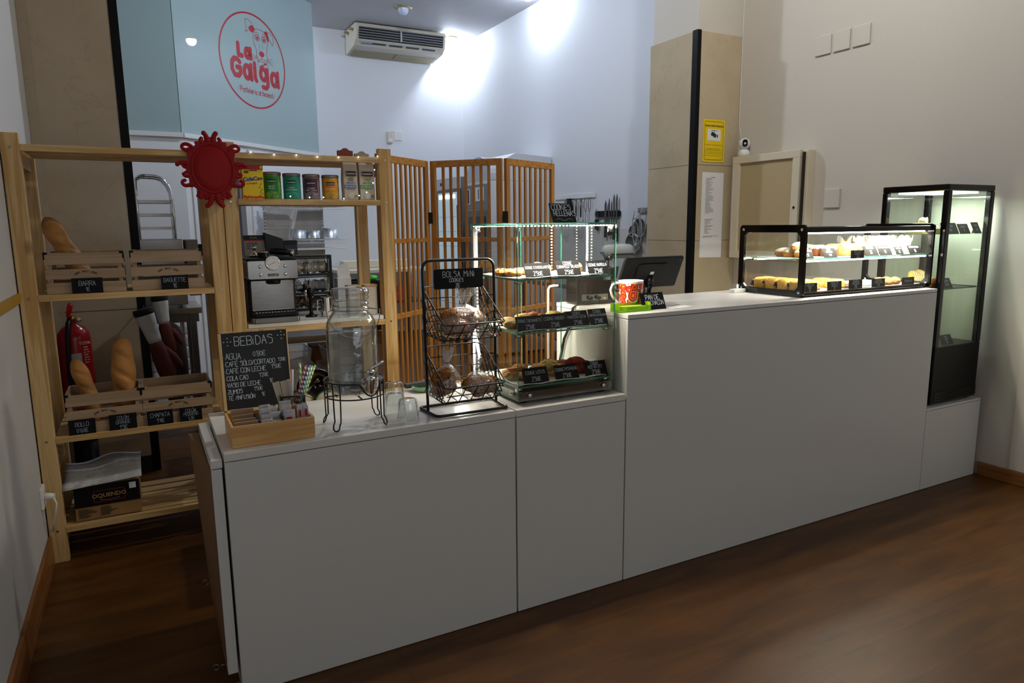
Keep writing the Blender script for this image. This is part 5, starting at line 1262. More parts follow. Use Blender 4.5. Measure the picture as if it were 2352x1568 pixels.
# lowest shelf
zc = SH[0]+.004
for k, (x, y, dz) in enumerate(((1.245, .20, 0), (1.285, .165, 0), (1.325, .19, 0), (1.265, .25, 0), (1.30, .235, .018), (1.335, .16, .0))):
    cookie(x, y, zc+dz, .034, .026, 'cookie', 40+k, 'thick brown cookies with caramel filling, heaped at the left of the lowest case shelf', g='lotus cookies')
for k, (x, y, z, a) in enumerate(((1.262, .215, zc+.034, .2), (1.305, .175, zc+.030, -.15), (1.345, .185, zc+.036, .1))):
    b = MB(); b.prism(rrect(-.030, .030, -.013, .013, .012, 5), (0, 0, 0), (1, 0, 0), (0, 1, 0), (0, 0, .006)); b.rot(a, 'Z'); b.shear(lambda v, x=x, y=y, z=z: (v.x+x, v.y+y, v.z+z))
    tag(b.build('caramel_biscuit', 'biscuit', bevel=.0015), 'oval caramel biscuits on top of the brown cookies', 'biscuit', 'caramel biscuits in the case')
for k, (x, y, dz) in enumerate(((1.405, .19, .018), (1.43, .165, 0), (1.465, .20, 0), (1.39, .24, 0), (1.445, .25, .014))):
    cookie(x, y, zc+dz, .038, .032, 'cookiep', 60+k, 'pale yellow cookies sprinkled with green pistachio pieces', (14, .003), 'pist', g='pistachio cookies')
for k, (x, y, dz) in enumerate(((1.535, .19, .022), (1.56, .165, 0), (1.52, .26, 0), (1.50, .165, 0), (1.585, .20, .0))):
    cookie(x, y, zc+dz, .040, .034, 'cookier', 80+k, 'dark red velvet cookies on the lowest case shelf', g='red velvet cookies')
# middle shelf
zc = SH[1]+.004
for k, (x, y, dz) in enumerate(((1.245, .18, 0), (1.265, .26, 0), (1.30, .17, 0), (1.315, .22, .016))):
    cookie(x, y, zc+dz, .040, .028, 'cookiep', 100+k, 'golden peanut cookies at the left of the middle case shelf', g='peanut cookies')
for k, (x, y) in enumerate(((1.355, .22), (1.36, .15))): cookie(x, y, zc+.006, .034, .040, 'biscuit', 110+k, 'rusty brown cookies behind the middle row of cards', g='brown filled cookies')
for k, (x, y) in enumerate(((1.45, .22), (1.47, .17), (1.43, .17))): cookie(x, y, zc+.006, .040, .038, 'cookiep', 120+k, 'thick light cookies behind the centre of the middle row of cards', g='light filled cookies')
for k, (x, y) in enumerate(((1.55, .22), (1.582, .17))): cookie(x, y, zc, .036, .030, 'cookie', 130+k, 'toasted cookies at the right of the middle case shelf', g='toasted cookies')
# top shelf
zc = SH[2]+.004
for k, (x, y) in enumerate(((1.225, .24), (1.25, .19), (1.30, .23), (1.335, .17))): cookie(x, y, zc, .038, .024, 'cookie', 140+k, 'cookies studded with white and dark chocolate drops on the top case shelf', (12, .0042), 'creamf' if k % 2 else 'choc', g='triple chocolate cookies')
for k, (x, y) in enumerate(((1.36, .165), (1.375, .21))): cookie(x, y, zc, .036, .042, 'cookiep', 150+k, 'stacked toffee cookies between the first two cards of the top case shelf', g='toffee cookies')
for k, (x, y) in enumerate(((1.505, .165), (1.52, .21))): cookie(x, y, zc, .036, .042, 'cookiep', 160+k, 'stacked cookies between the last two cards of the top case shelf', (5, .004), 'choc', g='hazelnut cookies')
# price cards in the case
def ccard(x0, x1, z, h, l1, l2, label, pr="2'50€", y=.088):
    lines = [(s, .0125 if not l2 else .0115, .84-.22*i if l2 else .70, 0) for i, s in enumerate([l1]+([l2] if l2 else []))]+[(pr, .0165, .28 if l2 else .30, 0)]
    card(x0, x1, z, z+h, y, .42, lines, label)
z = SH[2]+.0008
ccard(1.250, 1.358, z, .054, 'COOKiE 3 CHOCOLATES', None, 'black card reading COOKIE 3 CHOCOLATES on the top case shelf')
ccard(1.388, 1.494, z, .058, 'COOKiE', 'CARAMELO SALADO', 'black card reading COOKIE CARAMELO SALADO on the top case shelf')
ccard(1.530, 1.6235, z, .055, 'COOKiE NUTELLA', None, 'black card reading COOKIE NUTELLA on the top case shelf')
z = SH[1]+.0008
ccard(1.214, 1.326, z, .055, 'COOKiE CACAHUETE', None, 'black card reading COOKIE CACAHUETE on the middle case shelf')
ccard(1.328, 1.434, z, .056, 'COOKiE KiNDER', None, 'black card reading COOKIE KINDER on the middle case shelf', y=.090)
ccard(1.436, 1.537, z, .060, 'COOKiE', 'PANTERA ROSA', 'black card reading COOKIE PANTERA ROSA on the middle case shelf', y=.092)
ccard(1.539, 1.6235, z, .062, 'COOKiE', 'CREMA CATALANA', 'black card reading COOKIE CREMA CATALANA, right end of the middle row', y=.088)
z = SH[0]+.0008
ccard(1.240, 1.350, z, .058, 'COOKiE LOTUS', None, 'black card reading COOKIE LOTUS on the lowest case shelf')
ccard(1.380, 1.488, z, .056, 'COOKiE PiSTACHO', None, 'black card reading COOKIE PISTACHO on the lowest case shelf')
ccard(1.518, 1.6235, z, .056, 'COOKiE', 'RED VELVET', 'black card reading COOKIE RED VELVET on the lowest case shelf')
t = card(1.372, 1.478, CZ1+.0006, CZ1+.072, .10, .42, [('COOKiES', .021, .80, -.004), ('RELLENAS', .020, .48, .006)], 'larger black card reading COOKIES RELLENAS on top of the glass case', name='title_card', cat='sign', group=None)
b = MB(); V_ = Vector((0, math.sin(.42), math.cos(.42))); b.ribbon([(-.035+.0035*k, .012+.004*math.sin(k*.5)) for k in range(21)], Vector((1.427, .0995, CZ1+.0006))-V_*0, (1, 0, 0), V_, (0, -1, 0), .0013); b.build('chalk_flourish', 'chalkd', t)

# ================================================================== TALL COUNTER THINGS
ZT = 1.1045
def mug_mat():
    m, nt, b = _nt('paisley printed porcelain'); L = nt.links
    tc = nt.nodes.new('ShaderNodeTexCoord'); v = nt.nodes.new('ShaderNodeTexVoronoi'); v.inputs['Scale'].default_value = 42; L.new(tc.outputs['Object'], v.inputs['Vector'])
    v2 = nt.nodes.new('ShaderNodeTexVoronoi'); v2.inputs['Scale'].default_value = 120; L.new(tc.outputs['Object'], v2.inputs['Vector'])
    r = nt.nodes.new('ShaderNodeValToRGB'); e = r.color_ramp; e.interpolation = 'CONSTANT'
    for k, (p_, c_) in enumerate(((0, 'f0a020'), (.2, 'b01020'), (.35, 'e06018'), (.48, 'c01828'), (.60, '7a1830'), (.68, 'e8e2d8'), (1, 'e8e2d8'))):
        if k < 2: e.elements[k].position = p_; e.elements[k].color = (*lin(c_), 1)
        else: q = e.elements.new(p_); q.color = (*lin(c_), 1)
    L.new(v.outputs['Distance'], r.inputs[0])
    mx = nt.nodes.new('ShaderNodeMixRGB'); L.new(r.outputs[0], mx.inputs[1]); mx.inputs[2].default_value = (*lin('e8b040'), 1)
    lt = nt.nodes.new('ShaderNodeMath'); lt.operation = 'LESS_THAN'; lt.inputs[1].default_value = .16; L.new(v2.outputs['Distance'], lt.inputs[0]); L.new(lt.outputs[0], mx.inputs[0])
    L.new(mx.outputs[0], b.inputs['Base Color']); b.inputs['Roughness'].default_value = .2; return m
t = thing('paisley_mug', 'white mug with red and orange paisley print on the tall counter corner', 'mug', (1.785, .17, ZT))
mx_, my_ = 1.790, .165
MB().lathe([(0, .002), (.034, .0), (.037, .004), (.046, .055), (.0515, .112), (.0520, .1165), (.049, .1165), (.044, .06), (.034, .008), (0, .006)], (mx_, my_, ZT), 40, cap=False).build('cup', 'creamf', t)
b = MB(); n = 40; vs = []
for k in range(6):
    z = .010+.096*k/5; r = (.0374+.0088*(z-.004)/.051 if z < .055 else .046+.0055*(z-.055)/.057)+.0012
    for i in range(n): a = 2*PI*i/n; vs.append((mx_+r*math.cos(a), my_+r*math.sin(a), ZT+z))
b.add(vs, [(k*n+i, k*n+(i+1) % n, (k+1)*n+(i+1) % n, (k+1)*n+i) for k in range(5) for i in range(n)], 0, True); b.build('paisley_print', mug_mat(), t)
# big paisley motif
b = MB(); U_ = Vector((.88, -.47, 0)); Nn = Vector((-.47, -.88, 0)); O_ = Vector((mx_, my_, ZT+.06))+Nn*.0475
P_ = []
for i in range(25): a = 2*PI*i/24; r = 1-.35*math.sin(a) if False else 1; P_.append((.019*math.cos(a)+.012*max(0, math.sin(a))**2, .024*math.sin(a)+.012*max(0, math.sin(a))))
for k, (s, m2) in enumerate(((1.15, 0), (1.0, 1), (.72, 2), (.5, 1), (.3, 2))):
    q = [O_+U_*x*s+Vector((0, 0, 1))*(z*s-.004)+Nn*(.0010+.0004*k-((x*s)**2)*9) for x, z in P_[:-1]]; b.add(q, [tuple(range(len(q)))], m2)
b.build('paisley_motif', [mat('cream print', 'eee2d0', .3), mat('crimson print', 'a80f22', .3), mat('orange print', 'e8761a', .3)], t)
b = MB(); hd = Vector((-.97, .25, 0)).normalized(); O_ = Vector((mx_, my_, ZT))
b.tube([O_+hd*.046+Vector((0, 0, .10)), O_+hd*.062+Vector((0, 0, .108)), O_+hd*.082+Vector((0, 0, .100)), O_+hd*.090+Vector((0, 0, .08)), O_+hd*.084+Vector((0, 0, .055)), O_+hd*.064+Vector((0, 0, .030)), O_+hd*.040+Vector((0, 0, .012))], [.005, .0055, .0055, .005, .005, .0055, .0045], 10); b.build('handle', 'creamf', t)
t = thing('lime_tray', 'translucent lime green card tray in front of the paisley mug', 'tray', (1.733, .10, ZT))
lm = 'lime'
b = MB(); x0, x1, y0, y1 = 1.655, 1.812, .060, .122
b.box(x0, x1, y0, y0+.003, ZT, ZT+.024).box(x0, x1, y1-.003, y1, ZT, ZT+.030).box(x0, x0+.003, y0+.003, y1-.003, ZT, ZT+.034).box(x1-.003, x1, y0+.003, y1-.003, ZT, ZT+.034).box(x0+.003, x1-.003, y0+.003, y1-.003, ZT, ZT+.003)
b.build('tray_body', lm, t)
tag(MB().box(1.695, 1.795, .068, .112, ZT+.0035, ZT+.020).build('card_stack', mat('lime yellow cards', 'd8e060', .5), bevel=.001), 'stack of yellow cards in the lime tray', 'card stack')
card(1.788, 1.908, ZT, ZT+.067, .078, .42, [('PAN DE', .020, .72, 0), ('MACHACÓN', .018, .40, .006)], 'black card reading PAN DE MACHACÓN beside the lime tray', name='chalk_sign', cat='sign', group=None)
b = MB(); b.box(1.915, 2.05, .06, .115, ZT, ZT+.001); b.rot(.12, 'Z', (1.98, .09, ZT)); tag(b.build('receipt', 'paper'), 'small white paper slip lying by the PAN DE MACHACÓN card', 'paper')
b = MB(); b.prism([(0, 0), (.13, .03), (.10, .06), (0, .05)], (1.92, .125, ZT), (1, 0, 0), (0, 1, 0), (0, 0, .0015)); tag(b.build('dark_leaflet', 'inkg'), 'grey leaflet behind the white paper slip', 'leaflet')
# tablet till
t = thing('till_tablet', 'black tablet till on a stand, seen from behind', 'tablet', (1.97, .30, ZT))
tl = math.radians(24); V_ = Vector((0, -math.sin(tl), math.cos(tl))); U_ = Vector((1, .0, 0)); Nn = Vector((0, -math.cos(tl), -math.sin(tl))); O_ = Vector((1.960, .255, 1.246))
MB().prism(rrect(-.160, .160, -.074, .074, .010), O_, U_, V_, Nn*.012).build('tablet', 'blackp', t, bevel=.003)
MB().prism(rrect(-.085, .085, -.045, .045, .02), O_+Nn*.0122, U_, V_, Nn*.004).build('mount_plate', 'blackp', t, bevel=.002)
MB().prism([(-.151, -.066), (.151, -.066), (.151, .066), (-.151, .066)], O_-Nn*.0008, U_, V_, Nn*.0006).build('screen', mat('dark glossy screen', '101418', .05), t)
b = MB(); q = O_+Nn*.0165
b.prism([(-.010, -.006), (.010, -.006), (.012, .007), (-.008, .007)], q, U_, V_, Nn*.0004); b.build('maker_logo', 'whiteink', t)
MB().lathe([(0, 0), (.006, 0), (.006, .001)], O_+U_*.143+V_*.057+Nn*.0115, 14, axis=Nn).build('lens', 'blackg', t)
b = MB(); b.cyl(O_+Nn*.014-V_*.02, O_+Nn*.03-V_*.05, .014, n=12).tube([O_+Nn*.03-V_*.05, (1.985, .285, 1.17), (1.985, .30, 1.11)], .011, 10); b.build('stand_arm', 'blackp', t)
MB().prism(rrect(1.92, 2.05, .25, .37, .02), (0, 0, ZT), (1, 0, 0), (0, 1, 0), (0, 0, .008)).build('stand_base', 'blackp', t, bevel=.002)
# receipt printer
t = thing('receipt_printer', 'black receipt printer behind the upper right of the cookie case, cables plugged in', 'printer', (1.75, .42, ZT))
n0 = 0; b = MB(); b.box(-.085, .085, -.055, .055, .002, .125); b.rot(-.12, 'Z'); b.shear(lambda v: (v.x+1.752, v.y+.418, v.z+ZT)); b.build('casing', mat('dark brown black plastic', '1c1814', .35), t, bevel=.004)
b = MB(); b.box(-.062, .066, -.0565, -.0552, .018, .045); b.rot(-.12, 'Z'); b.shear(lambda v: (v.x+1.752, v.y+.418, v.z+ZT)); b.build('socket_panel', mat('grey socket panel', '6a6a62', .5), t)
b = MB()
for x in (-.035, .004): b.cyl((x, -.056, .034), (x+.012, -.080, .030), .008, .007, 10); 
b.rot(-.12, 'Z'); b.shear(lambda v: (v.x+1.752, v.y+.418, v.z+ZT)); b.build('plug', 'blackp', t)
MB().lathe([(0, 0), (.002, 0), (.002, .001)], (1.792, .352, ZT+.026), 8, axis=(0, -1, 0)).build('status_light', mat('amber light', 'ffb020', .4, emit='ffa010', estr=5), t)
b = MB()
for dx, s in ((-.03, 0), (.012, .01)): b.tube([(1.742+dx, .335, ZT+.030), (1.725+dx*.6, .325, ZT+.012), (1.70, .34, ZT+.0045), (1.66, .36+s, ZT+.0045), (1.6415, .37+s, ZT-.01), (1.6410, .40+s, ZT-.10), (1.6410, .44+s, .95), (1.6410, .48+s, .83)], .003, 6)
tag(b.build('cables', 'blackp'), 'pair of black cables running from the printer down behind the cookie case', 'cable')
# spice glass jar beside printer
t = thing('glass_jar', 'small glass jar of brown contents with wire clip beside the printer', 'jar', (1.875, .40, ZT))
MB().lathe([(0, 0), (.022, 0), (.025, .01), (.025, .05), (.02, .06), (.02, .065)], (1.878, .40, ZT), 24, cap=False).build('jar_body', 'thin', t)
MB().lathe([(0, .002), (.022, .002), (.0225, .045), (0, .046)], (1.878, .40, ZT), 20).build('contents', mat('brown spice', '8a5a24', .8), t)
MB().lathe([(0, .065), (.021, .065), (.021, .072), (0, .074)], (1.878, .40, ZT), 20).build('lid', 'chrome', t)
# adapter near the vitrine
b = MB(); b.box(2.62, 2.70, .40, .435, ZT, ZT+.018); b.tube([(2.66, .42, ZT+.018), (2.69, .45, ZT+.035), (2.72, .455, ZT+.02)], .006, 8)
tag(b.build('power_adapter', 'whitep', bevel=.003), 'white power adapter lying left of the pastry vitrine', 'adapter')

# ================================================================== PASTRY VITRINE
t = thing('pastry_vitrine', 'long low black framed lit pastry vitrine on the tall counter', 'display case', (3.2, .26, ZT))
VX0, VX1, VY0, VY1, VZ1 = 2.700, 3.700-.01, .064, .452, 1.440
def oct_(y0, y1, z0, z1, c): return [(y0+c, z0), (y1-c, z0), (y1, z0+c), (y1, z1-c), (y1-c, z1), (y0+c, z1), (y0, z1-c), (y0, z0+c)]
for xa in (VX0, VX1-.014):
    b = MB(); o_ = []; c1 = oct_(VY0-.006, VY1+.006, ZT+.002, VZ1, .012); c2 = oct_(VY0+.026, VY1-.026, ZT+.030, VZ1-.036, .018)
    b.ring(c1, c2, (xa, 0, 0), (0, 1, 0), (0, 0, 1), (.014, 0, 0)); b.build('end_frame', 'blackg', t, bevel=.002)
    b = MB().box(xa+.005, xa+.009, VY0+.02, VY1-.02, ZT+.025, VZ1-.03); b.build('end_glass', 'pane', t)
    b = MB()
    for y in (VY0+.018, VY1-.018):
        for z in (ZT+.022, VZ1-.022): b.lathe([(0, .003), (.005, .003), (.007, 0)], (xa, y, z), 12, axis=(-1, 0, 0), cap=False)
    b.build('bolt', 'chrome', t)
MB().box(VX0+.014, VX1-.014, VY0, VY0+.03, 1.404, 1.428).build('top_rail', 'blackg', t, bevel=.002)
MB().box(VX0+.014, VX1-.014, VY1-.03, VY1, 1.404, 1.428).build('rear_rail', 'blackg', t, bevel=.002)
MB().box(VX0+.014, VX1-.014, VY0+.03, VY1-.03, 1.420, 1.425).build('top_glass', 'pane', t)
MB().box(VX0+.014, VX1-.014, VY0, VY1, ZT+.006, ZT+.020).build('base_plate', 'blackg', t, bevel=.002)
MB().box(VX0+.014, VX1-.014, VY0+.002, VY0+.006, ZT+.020, 1.404).build('front_glass', 'pane', t)
MB().box(VX0+.014, VX0+.52, VY1-.010, VY1-.006, ZT+.020, 1.404).build('rear_door', 'pane', t); MB().box(VX0+.47, VX1-.014, VY1-.018, VY1-.014, ZT+.020, 1.404).build('rear_door', 'pane', t)
VS = 1.283
pane(MB(), VX0+.016, VX1-.016, VY0+.012, VY1-.06, VS-.005, VS).build('shelf', gm, t)
for nm, y in (('led_tube', VY0+.020), ('led_tube', VY1-.072)): MB().tube([(VX0+.03, y, VS-.012), (VX1-.03, y, VS-.012)], .0042, 8).build(nm, 'led', t)
MB().tube([(VX0+.03, VY0+.036, 1.400), (VX1-.03, VY0+.036, 1.400)], .0035, 8).build('led_tube', 'led', t)
for x in (VX0+.06, VX1-.06):
    for y in (VY0+.04, VY1-.04): MB().cyl((x, y, ZT), (x, y, ZT+.006), .012, n=12).build('foot', 'blackp', t)
b = MB()
for x in (VX0+.014, VX1-.040):
    for y in (VY0+.02, VY1-.08): b.box(x, x+.026, y, y+.012, VS-.016, VS-.006)
b.build('shelf_bracket', 'chrome', t)
tag(MB().box(VX0+.03, VX1-.04, VY0+.03, VY1-.08, VS+.0006, VS+.0014).build('parchment_sheet', 'parch'), 'greaseproof paper on the glass shelf of the pastry vitrine', 'baking paper')
tag(MB().box(VX0+.03, VX1-.04, VY0+.03, VY1-.04, ZT+.0205, ZT+.0215).build('parchment_sheet', 'parch'), 'greaseproof paper on the floor of the pastry vitrine', 'baking paper')
ZB = ZT+.022; ZH = VS+.0016
# cookie pie slices bottom left
for k in range(4):
    x = 2.735+.0*k; y = .142+.073*k
    o = tag(MB().blob((x+.06, y, ZB+.027), (.058, .036, .028), 200+k, .06, 4, 0, 3, flat=-.9, sq=.45, rough=.04).build('cookie_pie', 'sponge'), 'crumbly yellow cookie pie slices showing dark cream filling, left end of the vitrine floor', 'pastry', 'cookie pie slices with dark filling')
    b = MB(); rnd = random.Random(k)
    for q in range(7): b.blob((x+.010+rnd.uniform(0, .02), y+.037+rnd.uniform(-.012, .012), ZB+.012+rnd.uniform(0, .026)), (.008, .007, .007), q, .3, 2)
    b.build('dark_filling', 'choc', o)
def bun(x, y, z, r, m_, top, label, g, seed, name='pastry', cat='pastry', sq=1):
    o = tag(MB().blob((x, y, z+r[2]*.75), r, seed, .07, 4, 0, 3, flat=-.75, sq=sq, rough=.03).build(name, m_), label, cat, g)
    if top:
        MB().blob((x, y, z+r[2]*.98), (r[0]*.97, r[1]*.97, r[2]*.86), seed, .09, 4, 0, 3, flat=-.02, sq=sq, rough=.05).build('glaze', top, o)
    return o
for k, (x, y, z) in enumerate(((2.80, .15, ZH), (2.81, .225, ZH), (2.84, .30, ZH), (2.815, .185, ZH+.030))):
    bun(x, y, z, (.052, .032, .024), 'cookie', 'glaze', 'brown rolls with white sugar glaze at the left of the vitrine shelf', 'glazed cinnamon rolls', 220+k)
for k, (x, y) in enumerate(((2.985, .15), (2.99, .22), (3.0, .29))):
    bun(x, y, ZH, (.040, .032, .030), mat('dark gingerbread', '6a3a1c', .7) if k == 0 else bpy.data.materials['dark gingerbread'], 'glaze', 'dark brown cakes with white glazed tops between the first two cards', 'dark glazed cakes', 230+k, sq=.6)
for k in range(7):
    bun(3.10+.043*(k % 4), .15+.07*(k//4), ZH, (.028, .03, .034), 'cookiep', None, 'orange topped savoury slices left of the white paper cups', 'orange topped slices', 240+k, sq=.6)
M['tulip'] = mat('white tulip paper', 'f0eee6', .7)
k = 0
for j in range(3):
    for i in range(5):
        x, y = 3.325+.083*i+.02*(j % 2), .152+.083*j
        if x > 3.645: continue
        t = thing('muffin', 'muffins in tall white tulip paper cups on the right of the vitrine shelf', 'muffin', (x, y, ZH), 'muffins in white tulip cups')
        b = MB(); n = 24; vs = []
        for q, (r, z) in enumerate(((.0, .001), (.024, .0), (.029, .03), (.034, .058), (.041, .084))):
            for a_ in range(n):
                a = 2*PI*a_/n; zz = z+(.034*abs(math.sin(2*a+k))**1.5-.022 if q == 4 else 0); rr_ = r*(1+(.06*math.sin(4*a+k) if q > 2 else 0)); vs.append((x+rr_*math.cos(a), y+rr_*math.sin(a), ZH+max(.0002, zz)))
        b.add(vs, [(q*n+i_, q*n+(i_+1) % n, (q+1)*n+(i_+1) % n, (q+1)*n+i_) for q in range(4) for i_ in range(n)], 0, False); b.build('paper_cup', 'tulip', t, solid=.0006)
        m = MB().blob((x, y, ZH+.050), (.031, .031, .026), 300+k, .1, 3).build('cake', 'cookiep', t)
        k += 1
for k, (x0, x1) in enumerate(((2.83, 2.90), (2.86, 2.93), (3.01, 3.07), (3.03, 3.09))):
    y = .15 if k % 2 == 0 else .24
    bun((x0+x1)/2, y, ZB, (.040, .04, .026), 'sponge', None, 'yellow green filled slices behind the two left floor cards', 'yellow filled slices', 260+k, sq=.5)
def palmier(x, y, z, r, m_, label, g, seed):
    b = MB()
    for s in (1, -1):
        pts = [(x+s*(r*.12+r*.5*u*math.cos(u*4.2)), y+r*.75-r*1.5*u+0*seed, z+.008) for u in [k/14 for k in range(15)]]
        pts = []
        for q in range(22):
            a = q/21*5.2; rr_ = r*.52*(1-a/9); pts.append((x+s*(r*.50-rr_*math.cos(a)), y+rr_*math.sin(a)*1.1, z+.008))
        b.tube(pts, .0085, 8)
    return tag(b.build('palmier', m_), label, 'pastry', g)
for k, (x, y) in enumerate(((3.12, .12), (3.135, .22), (3.20, .17))): palmier(x, y, ZB, .05, 'biscuit' if k else 'choc', 'flat curled palmier pastries behind the PALMERA CHOCOLATE card', 'palmiers in the vitrine', k)
for k, (x, y) in enumerate(((3.30, .14), (3.31, .23))): palmier(x, y, ZB, .05, 'glaze', 'white glazed palmiers behind the right palmera card', 'white palmiers in the vitrine', k)
for k in range(5): bun(3.375+.028*k, .13+.03*(k % 2), ZB, (.024, .03, .022), 'cookie', None, 'toasted nutty pastry pieces near the right end of the vitrine floor', 'nutty pastry pieces', 270+k)
def vcard(x0, x1, z0, z1, lines, label, tilt=.5, y=.082):
    card(x0, x1, z0, z1, y, tilt, lines, label)
z = ZH-.0006+.0008
vcard(2.700+.015, 2.795, z, z+.043, [('ROLLO CANELA', .010, .8, 0), ("1'25€", .014, .35, 0)], 'grey lit card reading ROLLO CANELA, first on the vitrine shelf')
vcard(2.868, 2.962, z, z+.043, [('ROLLO', .009, .84, 0), ('MERENGUE', .009, .58, 0), ("1'25€", .010, .25, 0)], 'card for glazed cake, second on the vitrine shelf')
vcard(3.044, 3.142, 1.2748, 1.3148, [('ROLLO CREMA', .008, .82, 0), ('CHOCOLATE', .008, .55, 0), ("1'25€", .010, .22, 0)], 'black card hanging over the front edge of the vitrine shelf', .05, .071)
vcard(3.172, 3.272, z, z+.046, [('FOCACCIA', .012, .8, 0), ('2€', .018, .35, 0)], 'card reading FOCACCIA 2€ on the vitrine shelf')
vcard(3.286, 3.380, z, z+.046, [('MUFFIN CHOCOLATE', .011, .8, 0), ('3€', .016, .35, 0)], 'card in front of the first paper cups, right of FOCACCIA')
vcard(3.418, 3.474, z, z+.038, [('NARANJA', .009, .78, 0), ('3€', .014, .35, 0)], 'narrowest card on the vitrine shelf')
vcard(3.527, 3.628, z, z+.043, [('MUFFiN VAINILLA', .010, .78, 0), ('3€', .015, .35, 0)], 'black card at the right end of the vitrine shelf')
z = ZB-.0008+.0002
vcard(2.728, 2.830, z, z+.042, [('COOKiE PiE', .010, .8, 0), ('OREO', .010, .52, 0), ('3€', .012, .2, 0)], 'black card reading COOKIE PIE OREO on the vitrine floor', .06)
vcard(2.902, 3.005, z, z+.043, [('COOKiE PiE', .010, .8, 0), ('NUTELLA', .010, .52, 0), ('3€', .012, .2, 0)], 'second black card on the vitrine floor, reading COOKIE PIE NUTELLA', .06)
vcard(3.060, 3.161, z, z+.044, [('PALMERA', .010, .82, 0), ('CHOCOLATE', .010, .56, 0), ("1'8€", .014, .22, 0)], 'black card reading PALMERA CHOCOLATE on the vitrine floor', .06)
vcard(3.234, 3.339, z, z+.042, [('PALMERA', .010, .82, 0), ('CHOCO COCO', .010, .55, 0), ("1'5€", .012, .22, 0)], 'black card reading PALMERA CHOCO COCO on the vitrine floor', .06)
vcard(3.478, 3.580, z, z+.038, [('PERRUNiLLAS', .010, .5, 0)], 'low black card at the right end of the vitrine floor', .06)

# ================================================================== TALL DISPLAY FRIDGE
t = thing('display_fridge', 'tall black framed glass display fridge beside the right wall', 'display fridge', (3.93, .21, .457))
FX0, FX1, FY0, FY1, FZ0, FZ1 = 3.715, 4.140, .022, .390, .4575, 1.640
MB().box(FX0, FX1, FY0, FY1, FZ0+.012, .780).build('base_housing', 'blackp', t, bevel=.006)
MB().box(FX0, FX1, FY0, FY1, 1.606, FZ1).build('top_cap', 'blackg', t, bevel=.006)
for x in (FX0, FX1-.034):
    for y in (FY0, FY1-.030): MB().box(x, x+.034, y, y+.030, .780, 1.606).build('corner_post', 'blackg', t, bevel=.004)
MB().box(FX0+.034, FX1-.034, FY0+.004, FY0+.009, .780, 1.606).build('front_glass', 'paneg', t)
MB().box(FX0+.034, FX1-.034, FY1-.009, FY1-.004, .780, 1.606).build('rear_glass', 'paneg', t)
for x in (FX0+.004, FX1-.009): MB().box(x, x+.005, FY0+.030, FY1-.030, .780, 1.606).build('side_glass', 'paneg', t)
b = MB()
for k in range(4): b.box(FX0+.03, FX1-.002, FY0-.003, FY0+.002, .482+.013*k, .488+.013*k).box(FX1-.002, FX1+.004, FY0, FY0+.2, .482+.013*k, .488+.013*k)
b.build('vent_grille', 'blackg', t)
for x in (FX0+.04, FX1-.04):
    for y in (FY0+.04, FY1-.04): MB().cyl((x, y, .4575), (x, y, .471), .016, n=12).build('foot', 'blackp', t)
MB().box(FX0+.05, FX1-.05, FY0+.06, FY1-.06, 1.598, 1.605).build('ceiling_light', mat('lit fridge lamp', 'ffffff', .4, emit='e6fff2', estr=2.5), t)
FS = (1.382, 1.093, .783)
MB().box(FX0+.02, FX1-.02, FY0+.015, FY1-.015, FS[0]-.006, FS[0]).build('shelf', 'paneg', t)
for z in FS[1:2]:
    b = MB(); b.tube([(FX0+.02, FY0+.02, z-.003), (FX1-.02, FY0+.02, z-.003), (FX1-.02, FY1-.02, z-.003), (FX0+.02, FY1-.02, z-.003)], .0028, 6, closed=True)
    for k in range(12): x = FX0+.045+.031*k; b.tube([(x, FY0+.02, z-.002), (x, FY1-.02, z-.002)], .0013, 4)
    b.build('shelf', 'wire', t)
b = MB()
for k in range(34): b.box(FX1-.040, FX1-.037, FY0+.028, FY0+.031, .86+.021*k, .866+.021*k)
b.build('shelf_track', 'alu', t)
zf = FS[0]+.0005
b = MB(); b.lathe([(0, 0), (.085, 0), (.085, .045), (0, .045)], (3.81, .24, zf), 36, cap=False)
o = tag(b.build('cream_cake', 'yellowf', bevel=.003), 'pale yellow round cake on the top fridge shelf', 'cake')
MB().blob((3.80, .20, zf+.067), (.022, .022, .022), 1, .02, 3).build('white_ball', 'creamf', o)
b = MB(); b.prism([(0, 0), (.10, 0), (.085, .032), (.015, .032)], (3.745, .12, zf), (1, 0, 0), (0, 0, 1), (0, .05, 0)); tag(b.build('yellow_pastry', 'yellowf', bevel=.004), 'flat yellow folded pastry at the left of the top fridge shelf', 'pastry')
for k, (x, y) in enumerate(((3.90, .24), (3.97, .22), (4.05, .23))):
    o = tag(MB().blob((x, y, zf+.02), (.036, .036, .028), 400+k, .08, 3, flat=-.7).build('chocolate_tart', 'choc'), ('dark chocolate tarts in a row on the top fridge shelf'), 'cake', 'chocolate tarts in the fridge')
    if k == 0: MB().blob((x, y, zf+.066), (.010, .007, .024), 3, .05, 3).build('biscuit_finger', 'cookiep', o)
def fcard(x0, x1, z, h, lines, label, y=.050, tilt=.45): card(x0, x1, z, z+h, y, tilt, lines, label, chalk='chalkd')
fcard(3.755, 3.890, zf, .058, [('TARTA OREO', .010, .7, 0), ("3'50€", .012, .35, 0)], 'left black card on the top fridge shelf')
fcard(3.900, 3.995, zf, .052, [('BROWNiE', .010, .7, 0), ('3€', .012, .35, 0)], 'middle black card on the top fridge shelf')
fcard(4.035, 4.100, zf, .060, [('TARTA', .010, .7, 0), ('3€', .012, .35, 0)], 'right black card on the top fridge shelf')
zf = FS[1]+.0005
M['stripe'] = mat('golden crust with cream stripes', 'd8ae5c', .5)
